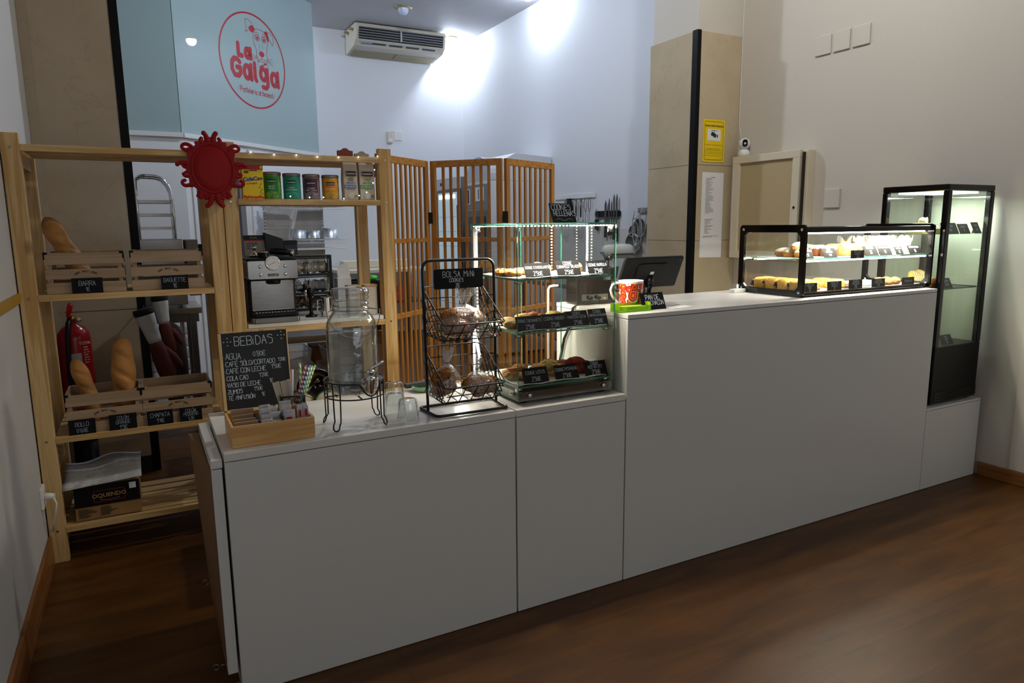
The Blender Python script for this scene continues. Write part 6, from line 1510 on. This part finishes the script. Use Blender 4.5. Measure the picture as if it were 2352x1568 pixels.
for k, (x, y) in enumerate(((3.79, .20), (3.88, .22))):
    R = Matrix.Rotation(.9, 3, 'X')
    o = tag(MB().blob((x, y, zf+.042), (.060, .055, .020), 420+k, .05, 4, R=R).build('striped_palmier', 'stripe'), 'golden pastries with white icing stripes on the middle fridge shelf', 'pastry', 'striped pastries in the fridge')
    b = MB()
    for q in range(5): b.tube([Vector((x-.045+.018*q, y, zf+.042))+R @ Vector((0, -.035+.004*q, .019)), Vector((x-.025+.018*q, y, zf+.042))+R @ Vector((0, .035-.006*q, .019))], .002, 5)
    b.build('icing_stripes', 'creamf', o)
tag(MB().blob((3.765, .09, zf+.026), (.026, .024, .034), 430, .15, 3).build('brown_bun', 'cookieb'), 'glossy brown bun at the front left of the middle fridge shelf', 'bun')
fcard(3.800, 3.885, zf, .052, [('PALMERA', .010, .7, 0), ("2'50€", .012, .35, 0)], 'black card on the middle fridge shelf', .055)
zf = FS[2]-.0028
o = tag(MB().blob((3.86, .20, zf+.033), (.055, .05, .045), 440, .12, 4, flat=-.75).build('yellow_pastry', 'yellowf'), 'pale yellow crumpled pastry on the fridge floor', 'pastry')
fcard(3.845, 3.950, zf, .050, [('TARTA', .010, .75, 0), ('LiMÓN', .010, .5, 0), ("3'50€", .010, .22, 0)], 'black card on the fridge floor', .06)
# ================================================================== BEHIND THE COUNTER
# slatted folding screen
def screen_panel(t, p0, p1, zt, name='panel', ns=7):
    p0 = Vector((*p0, 0)); p1 = Vector((*p1, 0)); d = (p1-p0); L = d.length; a = math.atan2(d.y, d.x); mx = Matrix.Rotation(a, 3, 'Z')
    def bx(b, s0, s1, z0, z1, th): c = p0+d.normalized()*(s0+s1)/2; b.cbox((c.x, c.y, (z0+z1)/2), (s1-s0, th, z1-z0), 0, mx)
    pr_ = MB(); W_ = .036
    bx(pr_, 0, W_, .005, zt, .020); bx(pr_, L-W_, L, .005, zt, .020)
    o = pr_.build(name, 'bambz', t, bevel=.002)
    for z0, z1 in ((zt-.040, zt), (1.352, 1.378), (.905, .935), (.45, .48), (.03, .06)): r = MB(); bx(r, W_, L-W_, z0, z1, .018); r.build('rail', 'bambx', o, bevel=.001)
    s = MB()
    for k in range(ns):
        c = W_+(L-2*W_)*(k+1)/(ns+1); bx(s, c-.0085, c+.0085, .06, zt-.04, .010)
    s.build('slats', 'bambz', o)
    return o
t = thing('folding_screen', 'orange bamboo slatted folding screen of three panels behind the counter', 'screen', (1.9, 1.85, 0))
screen_panel(t, (1.205, 1.705), (1.635, 2.039), 1.85, ns=8); screen_panel(t, (1.655, 2.031), (1.980, 1.684), 1.85); screen_panel(t, (1.998, 1.677), (2.477, 1.905), 1.85)
for x, y, z in ((1.645, 2.028, 1.50), (1.645, 2.028, .40), (1.989, 1.672, 1.50), (1.989, 1.672, .40)): MB().box(x-.016, x+.016, y-.012, y-.004, z-.035, z+.035).build('hinge', 'black', t)

# tall glass door fridge against the right wall at the back
t = thing('upright_fridge', 'stainless upright fridge with lit glass door behind the screen', 'fridge', (3.84, 6.1, 0))
MB().box(3.51, XR-.002, 5.73, 6.47, .05, 2.04).build('cabinet', 'steel', t, bevel=.006)
MB().box(3.488, 3.51, 5.73, 6.47, 1.90, 2.04).build('header', 'acg', t, bevel=.003)
d = MB().box(3.49, 3.509, 5.74, 6.46, .10, 1.895); d = d.build('door', 'steeld', t)
MB().box(3.484, 3.4895, 5.80, 6.41, .16, 1.86).build('glass', mat('backlit fridge door glass', '9fb4bc', .15, emit='b6ccd6', estr=.35), d)
MB().box(3.478, 3.4835, 5.86, 6.36, 1.79, 1.83).build('door_light', 'ledc', d)
b = MB()
for k in range(8): b.box(3.480, 3.4838, 5.82, 6.39, .3+.18*k, .306+.18*k)
b.build('shelf_lines', mat('pale shelf lines', 'cfdcdf', .5), d)
MB().box(3.47, 3.49, 5.765, 5.785, .6, 1.7).build('handle', 'black', d)
MB().lathe([(0, 0), (.02, 0), (.02, .01)], (3.488, 6.30, 1.97), 16, axis=(-1, 0, 0)).build('lock', mat('dark blue cap', '16205a', .4), t)
for x in (3.56, 4.14):
    for y in (5.78, 6.42): MB().cyl((x, y, 0), (x, y, .05), .02, n=10).build('foot', 'blackp', t)
# proofing oven with rounded hood
t = thing('convection_oven', 'white sided oven with control stickers and rounded hood behind the screen', 'oven', (3.78, 5.0, 0))
wo = mat('white oven side', 'd0d3d8', .45)
MB().box(3.40, XR-.02, 4.72, 5.36, .02, 1.93).build('body', wo, t, bevel=.006)
d = MB().box(3.386, 3.399, 4.76, 5.32, .30, 1.62).build('door', 'steeld', t, bevel=.002)
MB().box(3.380, 3.3855, 4.82, 5.26, .40, 1.55).build('door_glass', 'blackg', d)
MB().box(3.388, 3.399, 4.74, 5.34, 1.64, 1.90).build('control_panel', mat('mid grey panel', '70757c', .4), t)
MB().box(3.3845, 3.3878, 5.21, 5.28, 1.69, 1.86).build('display', 'whitep', t); MB().box(3.3845, 3.3878, 4.85, 5.12, 1.72, 1.87).build('sticker', 'whitep', t)
b = MB(); b.box(3.383, 3.3844, 5.225, 5.265, 1.70, 1.85).box(3.383, 3.3844, 4.87, 4.89, 1.74, 1.77).box(3.383, 3.3844, 4.97, 4.99, 1.74, 1.85).box(3.383, 3.3844, 5.06, 5.08, 1.74, 1.77); b.build('symbols', mat('navy print', '1c2436', .4), t)
b = MB(); P_ = [(0, 0), (.64, 0)]+[(.32+.32*math.cos(PI*k/14), .02+.25*math.sin(PI*k/14)) for k in range(15)]
b.prism(P_, (3.41, 4.72, 1.931), (0, 1, 0), (0, 0, 1), (.19, 0, 0)); b.build('hood', mat('grey white hood', 'b4b8bc', .4), t, bevel=.004)
MB().prism([(3.60, 1.931), (XR-.02, 1.931), (XR-.02, 2.20), (3.72, 2.23), (3.60, 2.17)], (0, 4.72, 0), (1, 0, 0), (0, 0, 1), (0, .62, 0)).build('top_box', wo, t, bevel=.004)

# wall mounted tools on the right wall
t = thing('hook_rail', 'white hook rail with whisks and thin tools on the right kitchen wall', 'hook rail', (4.17, 4.26, 1.70))
MB().box(XR-.014, XR-.0065, 3.865, 4.66, 1.725, 1.775).build('rail', 'whitep', t, bevel=.002)
b = MB()
for k in range(11): y = 3.91+.07*k; b.tube([(XR-.014, y, 1.735), (XR-.03, y, 1.728), (XR-.034, y, 1.742)], .003, 5)
b.build('hook', 'whitep', t)
def whisk(y, z, L, label, r=.03):
    t = thing('whisk', label, 'whisk', (XR-.035, y, z-L), 'tools hanging from the hook rail')
    b = MB(); b.cyl((XR-.035, y, z), (XR-.035, y, z-L*.45), .010, n=8); b.build('handle', 'steeld', t)
    b = MB()
    for k in range(5):
        a = PI*k/5; P_ = []
        for j in range(17): q = 2*PI*j/16; P_.append((XR-.035+r*math.sin(q)*math.cos(a)*.9, y+r*math.sin(q)*math.sin(a), z-L*.45-L*.275*(1-math.cos(q))))
        b.tube(P_, .0014, 4)
    b.build('wires', 'chrome', t)
whisk(4.40, 1.72, .42, 'large balloon whisk hanging behind the COOKIES RELLENAS card', .05); whisk(4.19, 1.72, .40, 'whisk with flat steel handle, left of the middle'); whisk(4.10, 1.72, .42, 'whisk with flat steel handle, right of the middle', .04)
b = MB().box(XR-.045, XR-.03, 4.28, 4.36, 1.62, 1.73); tag(b.build('spatula', 'blackp', bevel=.002), 'black flat spatula hanging from the hook rail', 'spatula', None)
for k, y in enumerate((4.01, 3.94)):
    b = MB(); b.tube([(XR-.035, y, 1.57), (XR-.035, y+.005, 1.44)], .003, 6)
    for s in (1, -1): b.tube([(XR-.035, y, 1.575), (XR-.035, y+s*.022, 1.63), (XR-.035, y+s*.018, 1.70), (XR-.035, y+s*.004, 1.727)], .0028, 6)
    tag(b.build('mixer_beater', 'steeld'), 'thin wire hand mixer beaters at the right end of the hook rail', 'beater', 'beaters on the hook rail')
t = thing('knife_rack', 'black magnetic knife bar on the right kitchen wall', 'knife rack', (4.18, 3.64, 1.52))
MB().prism(rrect(3.435, 3.85, 1.525, 1.585, .02), (XR-.026, 0, 0), (0, 1, 0), (0, 0, 1), (.018, 0, 0)).build('bar', 'blackp', t)
def knife(y, ztip, zh, ze, w_, label, hc='blackp'):
    t = thing('kitchen_knife', label, 'knife', (XR-.03, y, ze), 'knives on the magnetic bar')
    P_ = [(-w_, zh), (w_, zh), (w_, ztip-.05), (0, ztip), (-w_*.9, ztip-.03)]
    MB().prism(P_, (XR-.031, y, 0), (0, 1, 0), (0, 0, 1), (.003, 0, 0)).build('blade', 'steeld', t)
    MB().prism(rrect(-.014, .014, ze, zh, .006), (XR-.036, y, 0), (0, 1, 0), (0, 0, 1), (.012, 0, 0)).build('handle', hc, t)
for y, zt_, zh, ze, w_, lb in ((3.825, 1.615, 1.50, 1.40, .008, 'two short paring knives at the left end of the magnetic bar'), (3.795, 1.60, 1.50, 1.39, .008, 'two short paring knives at the left end of the magnetic bar'), (3.66, 1.69, 1.44, 1.32, .018, 'broad pointed knife on the magnetic bar'), (3.60, 1.71, 1.44, 1.34, .011, 'narrow pointed knife on the magnetic bar'), (3.56, 1.68, 1.44, 1.35, .010, 'narrow round tipped palette knife'), (3.52, 1.745, 1.42, 1.30, .014, 'long round tipped spatula knife, second from right'), (3.475, 1.745, 1.42, 1.28, .014, 'long round tipped spatula knife, rightmost')): knife(y, zt_, zh, ze, w_, lb)
# strainers
t = thing('wall_hook', 'small steel hook bar beside the marble pillar', 'hook', (4.17, 3.12, 1.55))
MB().box(XR-.02, XR-.0065, 3.03, 3.16, 1.555, 1.60).build('bar', 'steel', t)
def strainer(y, z, r, label, L=.14):
    t = thing('strainer', label, 'strainer', (XR-.05, y, z-r), 'steel strainers hanging by the pillar')
    b = MB(); b.tube([Vector((XR-.05, y+r*math.cos(2*PI*i/28), z+r*math.sin(2*PI*i/28))) for i in range(28)], .004, 6, closed=True); b.tube([(XR-.05, y-.005, z+r), (XR-.05, y-.03, z+r+L)], .005, 6); b.build('frame', 'chrome', t)
    MB().lathe([(r*math.sin(a), r*.45*math.cos(a)) for a in [PI/2*i/8 for i in range(9)]], (XR-.05, y, z), 24, axis=(1, 0, 0), cap=False).build('mesh_bowl', mat('grey wire mesh', '7c7d7c', .45, metal=.6, bump=.4, bscale=300), t)
strainer(3.20, 1.265, .10, 'largest strainer, lowest by the pillar'); strainer(3.20, 1.385, .05, 'small strainer above the largest one')
strainer(3.09, 1.42, .085, 'round strainer against the pillar edge', .1)
b = MB()
for k, (y, r) in enumerate(((3.12, .11), (3.07, .10), (3.10, .07), (3.06, .12))): b.tube([Vector((XR-.07-.01*k, y+r*.5*math.cos(2*PI*i/30), 1.42-.02*k+r*1.3*math.sin(2*PI*i/30))) for i in range(30)], .0028, 6, closed=True)
tag(b.build('whisk_loops', 'chrome'), 'tangle of shiny wire whisk loops hanging against the pillar', 'whisk')

# right kitchen worktable + stand mixer
def worktable(name, x0, x1, y0, y1, z, label, shelf=.35, top='steel'):
    t = thing(name, label, 'worktable', ((x0+x1)/2, (y0+y1)/2, 0))
    MB().box(x0, x1, y0, y1, z-.04, z).build('top', top, t, bevel=.003)
    for x in (x0+.03, x1-.07):
        for y in (y0+.03, y1-.07): MB().box(x, x+.04, y, y+.04, 0, z-.04).build('leg', 'steeld', t)
    if shelf: MB().box(x0+.04, x1-.04, y0+.04, y1-.04, shelf-.02, shelf).build('lower_shelf', 'steeld', t)
    return t
worktable('work_table', 3.50, XR-.01, 2.62, 4.30, .90, 'steel kitchen worktable along the right wall, mostly hidden by the counter')
t = thing('stand_mixer', 'white tilt head stand mixer on the right wall worktable', 'mixer', (3.93, 3.12, .90))
mo = Vector((3.925, 3.12, 0)); wm = mat('white enamel', 'dcdcd8', .15)
MB().prism(rrect(3.78, 4.10, 3.03, 3.21, .06), (0, 0, .901), (1, 0, 0), (0, 1, 0), (0, 0, .035)).build('base', wm, t, bevel=.008)
b = MB(); b.lathe([(.0, 0), (.042, .003), (.055, .02), (.062, .05), (.066, .12), (.068, .22), (.064, .29), (.05, .325), (.025, .338), (0, .34)], (3.757, 3.12, 1.205), 28, axis=(1, 0, 0)); b.build('motor_head', wm, t)
MB().prism(rrect(4.02, 4.085, 3.07, 3.17, .02), (0, 0, .935), (1, 0, 0), (0, 1, 0), (0, 0, .22)).build('column', wm, t, bevel=.008)
b = MB()
for k in range(30): pass
b.lathe([(.0668, .05), (.0685, .12), (.0705, .22), (.067, .285)], (3.757, 3.12, 1.205), 28, axis=(1, 0, 0), cap=False)
n0 = 0; keep = MB(); keep.box(3.80, 4.05, 3.0505, 3.054, 1.170, 1.186); keep.build('trim_band', 'steeld', t)
MB().cyl((3.815, 3.12, 1.165), (3.815, 3.12, 1.125), .05, .035, 20).build('beater_hub', 'steel', t); MB().cyl((3.815, 3.12, 1.125), (3.815, 3.12, 1.06), .008, n=10).build('beater_shaft', 'steeld', t)
MB().lathe([(.0, .0), (.06, 0), (.085, .03), (.095, .12), (.097, .13), (.093, .12), (.082, .035), (0, .01)], (3.815, 3.12, .937), 28, cap=False).build('bowl', 'steel', t)
MB().cyl((3.757, 3.12, 1.20), (3.73, 3.12, 1.20), .008, n=10).lathe([(0, 0), (.014, .002), (.016, .008), (.01, .012), (0, .012)], (3.735, 3.12, 1.20), 16, axis=(-1, 0, 0)).build('knob', 'chrome', t)
t = thing('appliance', 'white rounded kitchen appliance beside the mixer, partly behind the pillar', 'appliance', (4.06, 2.93, .90))
MB().prism(rrect(3.99, 4.17, 2.85, 3.02, .03), (0, 0, .901), (1, 0, 0), (0, 1, 0), (0, 0, .24)).build('body', wm, t, bevel=.02)
MB().cyl((3.99, 2.93, 1.11), (3.955, 2.93, 1.115), .032, .030, 20).build('spout', wm, t); MB().cyl((3.9545, 2.93, 1.115), (3.954, 2.93, 1.115), .018, n=16).build('opening', 'steeld', t)

# central steel table behind the pine unit with containers below
worktable('work_table', .46, 1.42, 2.12, 2.80, .78+.02, 'steel worktable behind the right pine unit, seen below its shelf', shelf=.46)
def tub(x0, x1, y0, y1, z, h, label, name='food_container', lid=False):
    t = thing(name, label, 'container', ((x0+x1)/2, (y0+y1)/2, z), 'clear food containers on the steel table shelf')
    b = MB(); c0 = rrect(x0+.015, x1-.015, y0+.015, y1-.015, .02); c1 = rrect(x0, x1, y0, y1, .025); n = len(c0)
    vs = [(x, y, z+.001) for x, y in c0]+[(x, y, z+h) for x, y in c1]; b.add(vs, [tuple(range(n))[::-1]]+[(i, (i+1) % n, n+(i+1) % n, n+i) for i in range(n)]); b.build('tub', 'film', t, solid=.002)
    b = MB(); b.tube([(x, y, z+h) for x, y in c1], .004, 5, closed=True); b.build('rim', 'film', t)
tub(.66, .93, 2.16, 2.50, .461, .13, 'large clear tub behind the menu board'); tub(.68, .90, 2.18, 2.46, .60, .10, 'clear tub stacked crooked on the large one')
tub(.98, 1.22, 2.17, 2.50, .461, .11, 'clear lidded tub behind the water jar'); tub(1.00, 1.24, 2.19, 2.48, .58, .10, 'upper clear tub behind the water jar')
tag(MB().box(.98, 1.16, 2.55, 2.72, .461, .66).build('carton', mat('orange brown carton', 'a0622c', .7)), 'orange brown carton behind the clear tubs', 'box')
# black box and green bag on the table
t = thing('black_crate', 'black plastic crate on the steel table behind the right pine post', 'crate', (1.26, 2.3, .80))
b = MB(); b.box(1.15, 1.36, 2.20, 2.215, .801, 1.11).box(1.15, 1.36, 2.40, 2.415, .801, 1.11).box(1.15, 1.165, 2.215, 2.40, .801, 1.11).box(1.345, 1.36, 2.215, 2.40, .801, 1.11).box(1.165, 1.345, 2.215, 2.40, .801, .815); b.build('crate_body', 'blackp', t)
tag(MB().blob((1.305, 2.26, 1.125), (.05, .04, .018), 5, .25, 3).build('green_cloth', mat('bright green plastic', '3ed01c', .5)), 'bright green crumpled plastic on the black crate', 'plastic bag')
# cups and lids lying on a low shelf right behind the counter
worktable('work_table', .50, 1.60, .60, 1.10, .66, 'low wooden backed shelf directly behind the low counter', shelf=.3, top='pinex')
def bowlc(x, y, z, r, label, c, g='metal cans lying behind the counter'):
    t = thing('can', label, 'can', (x, y, z), g)
    MB().lathe([(r, 0), (r, .10), (r*.96, .105)], (x, y, z+r), 32, axis=(.0, 1, 0), cap=False).build('side', c, t)
    MB().lathe([(0, .001), (r*.95, .0), (r, .002)], (x, y-.001, z+r), 32, axis=(0, 1, 0), cap=False).build('lid', 'acw', t); MB().tube([Vector((x+r*math.cos(2*PI*i/30), y, z+r+r*math.sin(2*PI*i/30))) for i in range(30)], .003, 6, closed=True).build('rim', mat('green rim', '2a6a44', .5) if r > .04 else 'brass', t)
bowlc(.66, .80, .661, .048, 'larger round tin with cream lid and green rim lying behind the straws', 'blackp'); bowlc(.575, .83, .661, .040, 'smaller tin with yellow rim lying behind the straws', 'brass')
t = thing('steel_lid', 'steel bowl standing on edge behind the round tins', 'bowl', (.64, .93, .66)); MB().lathe([(.085, 0), (.08, .02), (.05, .045), (0, .05)], (.645, .93, .661+.086), 32, axis=(0, 1, .1), cap=False).build('shell', 'steel', t, solid=.002)

# back wall bench with cream top, red packets
worktable('work_table', 2.15, 3.3, 6.35, 7.08, .92, 'cream topped bench at the kitchen back wall behind the screen', top='cream', shelf=.5)
tag(MB().box(2.3, 3.2, 6.75, 6.95, .921, 1.02).build('cream_box', 'cream', bevel=.01), 'long cream box on the back wall bench', 'box')
for k in range(4): tag(MB().box(2.34+.17*k, 2.48+.17*k, 6.42, 6.52, .501, .70).build('red_packet', mat('red white packet', 'a84038', .6, noise=.5, nscale=20) if k == 0 else bpy.data.materials['red white packet'], bevel=.01), 'red and white food packets on the shelf of the back bench', 'packet', 'red packets in the kitchen')
# wire shelving by the partition
t = thing('wire_shelf', 'white wall rack with two wire shelves near the angled partition', 'rack', (1.5, 5.3, 0))
for x in (1.150, 1.735): MB().box(x, x+.022, 5.385, 5.405, 0.0, 1.72).build('upright', 'whitep', t)
b = MB()
for x in (1.161, 1.746):
    for k in range(22): b.box(x-.003, x+.003, 5.383, 5.3852, .95+.034*k, .965+.034*k)
b.build('slots', 'acd', t)
MB().box(1.172, 1.735, 5.395, 5.40, 1.0, 1.70).build('back_sheet', mat('greyish stretch film', 'cfcdcb', .35, noise=.15, nscale=7), t)
def wshelf(z, y0, y1, x0, x1):
    b = MB(); b.tube([(x0, y0, z), (x1, y0, z), (x1, y1, z), (x0, y1, z)], .004, 6, closed=True); b.tube([(x0, y0, z-.03), (x1, y0, z-.03)], .0035, 6)
    n = 34
    for k in range(n+1): x = x0+(x1-x0)*k/n; b.tube([(x, y0, z-.03), (x, y0, z), (x, y1, z)], .0018, 4)
    b.build('wire_shelf_board', 'whitep', t)
wshelf(1.66, 5.0, 5.38, 1.12, 1.90); wshelf(1.325, 5.0, 5.38, 1.12, 1.90)
MB().box(1.12, 1.90, 5.02, 5.38, 1.228, 1.240).build('shelf_board', 'whitep', t)
for k, (x, r, h, lb) in enumerate(((1.445, .080, .085, 'leftmost'), (1.60, .070, .075, 'middle'), (1.768, .088, .09, 'rightmost'))):
    b = MB(); b.lathe([(r*1.02, 0), (r, .003), (r*.95, h), (0, h+.001)], (0, 0, 0), 32, cap=False); b.rot(.12 if k != 1 else .03, 'Y'); b.shear(lambda v, x=x: (v.x+x, v.y+5.17, v.z+1.343))
    tag(b.build('cake_tin', 'alu'), lb+' of three upturned aluminium cake tins on the wire shelf', 'cake tin')
tag(MB().prism([(0, 0), (.28, 0), (.24, .05), (.02, .07)], (1.2, 5.1, 1.668), (1, 0, 0), (0, 0, 1), (0, .18, 0)).build('striped_bag', mat('pink red printed bag', 'e0b0a8', .5, noise=.5, nscale=30)), 'pink and red printed bag on the upper wire shelf', 'bag')
tag(MB().box(1.52, 1.86, 5.08, 5.33, 1.668, 1.70).build('baking_tray', 'black'), 'black tray on the upper wire shelf', 'tray')

# steel cluster behind the marble pillar
t = thing('tray_trolley', 'stainless tray trolley with curved handle behind the left marble pillar', 'trolley', (.15, 4.3, 0))
for y in (4.18, 4.42):
    b = MB(); b.tube([(.020, y, .10), (.020, y, 1.70), (.025, y, 1.84), (.06, y, 1.865), (.10, y, 1.866), (.17, y, 1.862), (.215, y, 1.845), (.25, y, 1.80), (.272, y, 1.74), (.275, y, 1.68), (.272, y, .10)], .013, 10); b.build('frame_tube', 'chrome', t)
    for k in range(10): z = 1.665-.105*k; MB().box(.03, .262, y-.010, y+.010, z-.012, z+.012).build('runner', 'steel', t)
for x in (.02, .272):
    for y in (4.18, 4.42): MB().cyl((x, y-.012, .045), (x, y+.012, .045), .04, n=18).cyl((x, y, .075), (x, y, .11), .012, n=8).build('castor', 'blackp', t)
t = thing('counter_oven', 'stainless box oven on a steel tray stand behind the upper bread crate', 'oven', (.16, 3.45, 0))
MB().box(-.06, .28, 3.25, 3.70, .92, 1.378).build('body', 'steel', t, bevel=.004); MB().box(.28, .292, 3.26, 3.30, 1.12, 1.37).build('door_edge', 'black', t); MB().box(.296, .375, 3.27, 3.62, .98, 1.372).build('open_door', 'steeld', t, bevel=.003)
b = MB().box(.375, .45, 3.30, 3.33, 1.30, 1.34); b.build('handle', 'black', t)
t = thing('tray_stand', 'dark steel stand with tray runners under the box oven', 'stand', (.16, 3.45, 0))
MB().box(-.10, .36, 3.20, 3.74, .86, .90).build('top', 'steel', t, bevel=.002); MB().box(-.08, .34, 3.22, 3.24, .80, .86).build('apron', 'steeld', t)
for x in (-.10, .28):
    for y in (3.20, 3.70): MB().box(x, x+.04, y, y+.04, .09, .86).build('leg', 'steeld', t)
for k in range(7): MB().box(-.06, .27, 3.25, 3.69, .20+.085*k, .205+.085*k).build('tray', 'steel', t)
for x in (-.08, .30):
    for y in (3.22, 3.72): MB().cyl((x-.012, y, .045), (x+.012, y, .045), .045, n=18).build('castor', 'blackp', t)

# oven gloves on a hook at the pillar corner
def glove(x, y, ztop, lean, s, label):
    t = thing('oven_glove', label, 'oven glove', (x, y, ztop-.4*s), 'pair of oven gloves hanging at the pillar')
    def path(u): return Vector((x+lean*u, y-.02*u, ztop-.42*s*u))
    b = MB(); b.tube([path(u) for u in (0, .05, .12, .25, .38, .44)], [.052*s, .055*s, .052*s, .045*s, .040*s, .036*s], 14); b.build('cuff', mat('grey white quilted cloth', 'b4b8b8', .9, bump=.6, bscale=25) if 'grey white quilted cloth' not in bpy.data.materials else bpy.data.materials['grey white quilted cloth'], t)
    b = MB(); b.tube([path(u) for u in (-.045, -.02, .02, .045)], [.054*s, .058*s, .058*s, .055*s], 14); b.build('trim_band', mat('black cloth trim', '0c0c0e', .9), t)
    b = MB(); b.tube([path(u) for u in (.42, .5, .62, .76, .9, 1.0, 1.06)], [.034*s, .042*s, .05*s, .053*s, .050*s, .038*s, .014*s], 14)
    b.tube([path(.55)+Vector((.03, 0, 0)), path(.66)+Vector((.065*s, 0, 0)), path(.78)+Vector((.085*s, 0, 0)), path(.84)+Vector((.09*s, 0, 0))], [.022*s, .022*s, .018*s, .008*s], 10); b.build('mitt', mat('dark red suede', '4c1a10', .9), t)
glove(-.005, 2.30, .985, .105, .95, 'front oven glove leaning left with black trimmed cuff')
glove(.085, 2.44, 1.045, .03, .80, 'rear oven glove hanging straight behind the front one')
b = MB(); b.tube([(.0, 2.45, 1.01), (-.004, 2.29, .992), (-.004, 2.28, 1.0)], .004); b.tube([(.011, 2.46, 1.07), (.085, 2.46, 1.06), (.085, 2.44, 1.06)], .004); tag(b.build('wall_hook', 'black'), 'black hook holding the oven gloves', 'hook')
tag(MB().blob((.135, 2.62, .62), (.085, .05, .27), 9, .08, 3).build('apron', mat('dark brown red cloth', '2c1410', .95)), 'dark reddish cloth hanging below the oven gloves', 'cloth')
# fire extinguisher
t = thing('fire_extinguisher', 'red fire extinguisher standing against the marble pillar behind the left pine unit', 'fire extinguisher', (-.355, 2.3, 0))
ex, ey = -.352, 2.30; rm = mat('fire red enamel', '9c0a14', .22)
MB().lathe([(0, .30), (.07, .30), (.079, .32), (.080, .36), (.080, .86), (.075, .895), (.055, .925), (.028, .94), (.022, .955), (0, .957)], (ex, ey, 0), 32).build('cylinder', rm, t)
MB().cyl((ex, ey, .0), (ex, ey, .30), .060, .060, 24).build('foot_stand', 'blackp', t)
MB().cyl((ex, ey, .955), (ex, ey, .985), .016, n=14).cyl((ex-.005, ey, .97), (ex+.03, ey-.01, .972), .009, n=10).build('valve', mat('brass valve', 'b08a30', .3, metal=1), t)
MB().lathe([(0, 0), (.013, 0), (.013, .012), (0, .012)], (ex+.035, ey-.03, .968), 16, axis=(0, -1, 0)).build('gauge', 'chrome', t)
b = MB(); b.tube([(ex-.012, ey-.01, .985), (ex-.008, ey-.03, 1.01), (ex+.005, ey-.06, 1.055)], [.012, .014, .013], 8).tube([(ex-.01, ey-.01, .985), (ex+.0, ey-.05, .995)], .008, 8); b.build('lever', mat('red lever', 'c01020', .35), t)
MB().tube([Vector((ex-.035+.014*math.cos(2*PI*i/14), ey-.03, 1.0+.010*math.sin(2*PI*i/14))) for i in range(14)], .002, 5, closed=True).build('pull_ring', 'brass', t)
MB().tube([(ex-.01, ey-.01, .972), (ex-.016, ey-.055, .95), (ex-.022, ey-.090, .88), (ex-.03, ey-.095, .72), (ex-.03, ey-.093, .58), (ex-.02, ey-.085, .45)], .0125, 10).build('hose', 'blackp', t)
def wrapl(a0, a1, z0, z1, m_, nm):
    b = MB(); vs = []; n = 8
    for i in range(n+1): a = a0+(a1-a0)*i/n; vs += [(ex+.0806*math.cos(a), ey+.0806*math.sin(a), z0), (ex+.0806*math.cos(a), ey+.0806*math.sin(a), z1)]
    b.add(vs, [(2*i, 2*i+2, 2*i+3, 2*i+1) for i in range(n)], 0, True); b.build(nm, m_, t)
wrapl(-PI/2-.45, -PI/2+.42, .70, .79, mat('white label print', 'b8b8b8', .6, noise=.4, nscale=60), 'label')
b = MB(); O_ = (ex+.066, ey-.055, .835); b.print('TOTAL', (0, 0, 0), (1, 0, 0), (0, 0, 1), .022)
for k in range(7): n1 = len(b.v); b.box(-.014, .010+.004*(k % 3), 0, .0004, -.018-.014*k, -.013-.014*k)
b.shear(lambda v: (ex+.0812*math.cos(-PI/2+.75+v.x/.0812), ey+.0812*math.sin(-PI/2+.75+v.x/.0812), .835+v.z)); b.build('printed_text', 'whiteink', t)

# left wall fittings
tag(MB().box(XL, XL+.012, -.6, 1.33, 1.155, 1.195).build('wall_strip', mat('golden ochre strip', 'a8802a', .5), bevel=.002), 'golden ochre strip along the left wall at shelf height', 'strip')
t = thing('socket', 'white wall socket with plugged cable beside the left pine post', 'socket', (XL+.02, 1.30, .30))
MB().box(XL, XL+.012, 1.235, 1.320, .285, .375).build('face_plate', 'whitep', t, bevel=.003)
MB().cyl((XL+.012, 1.27, .335), (XL+.05, 1.26, .33), .016, .013, 14).build('plug', 'whitep', t)
MB().tube([(XL+.045, 1.26, .33), (XL+.055, 1.25, .30), (XL+.045, 1.26, .25), (XL+.03, 1.29, .20), (XL+.02, 1.34, .14)], .004, 8).build('cable', 'whitep', t)
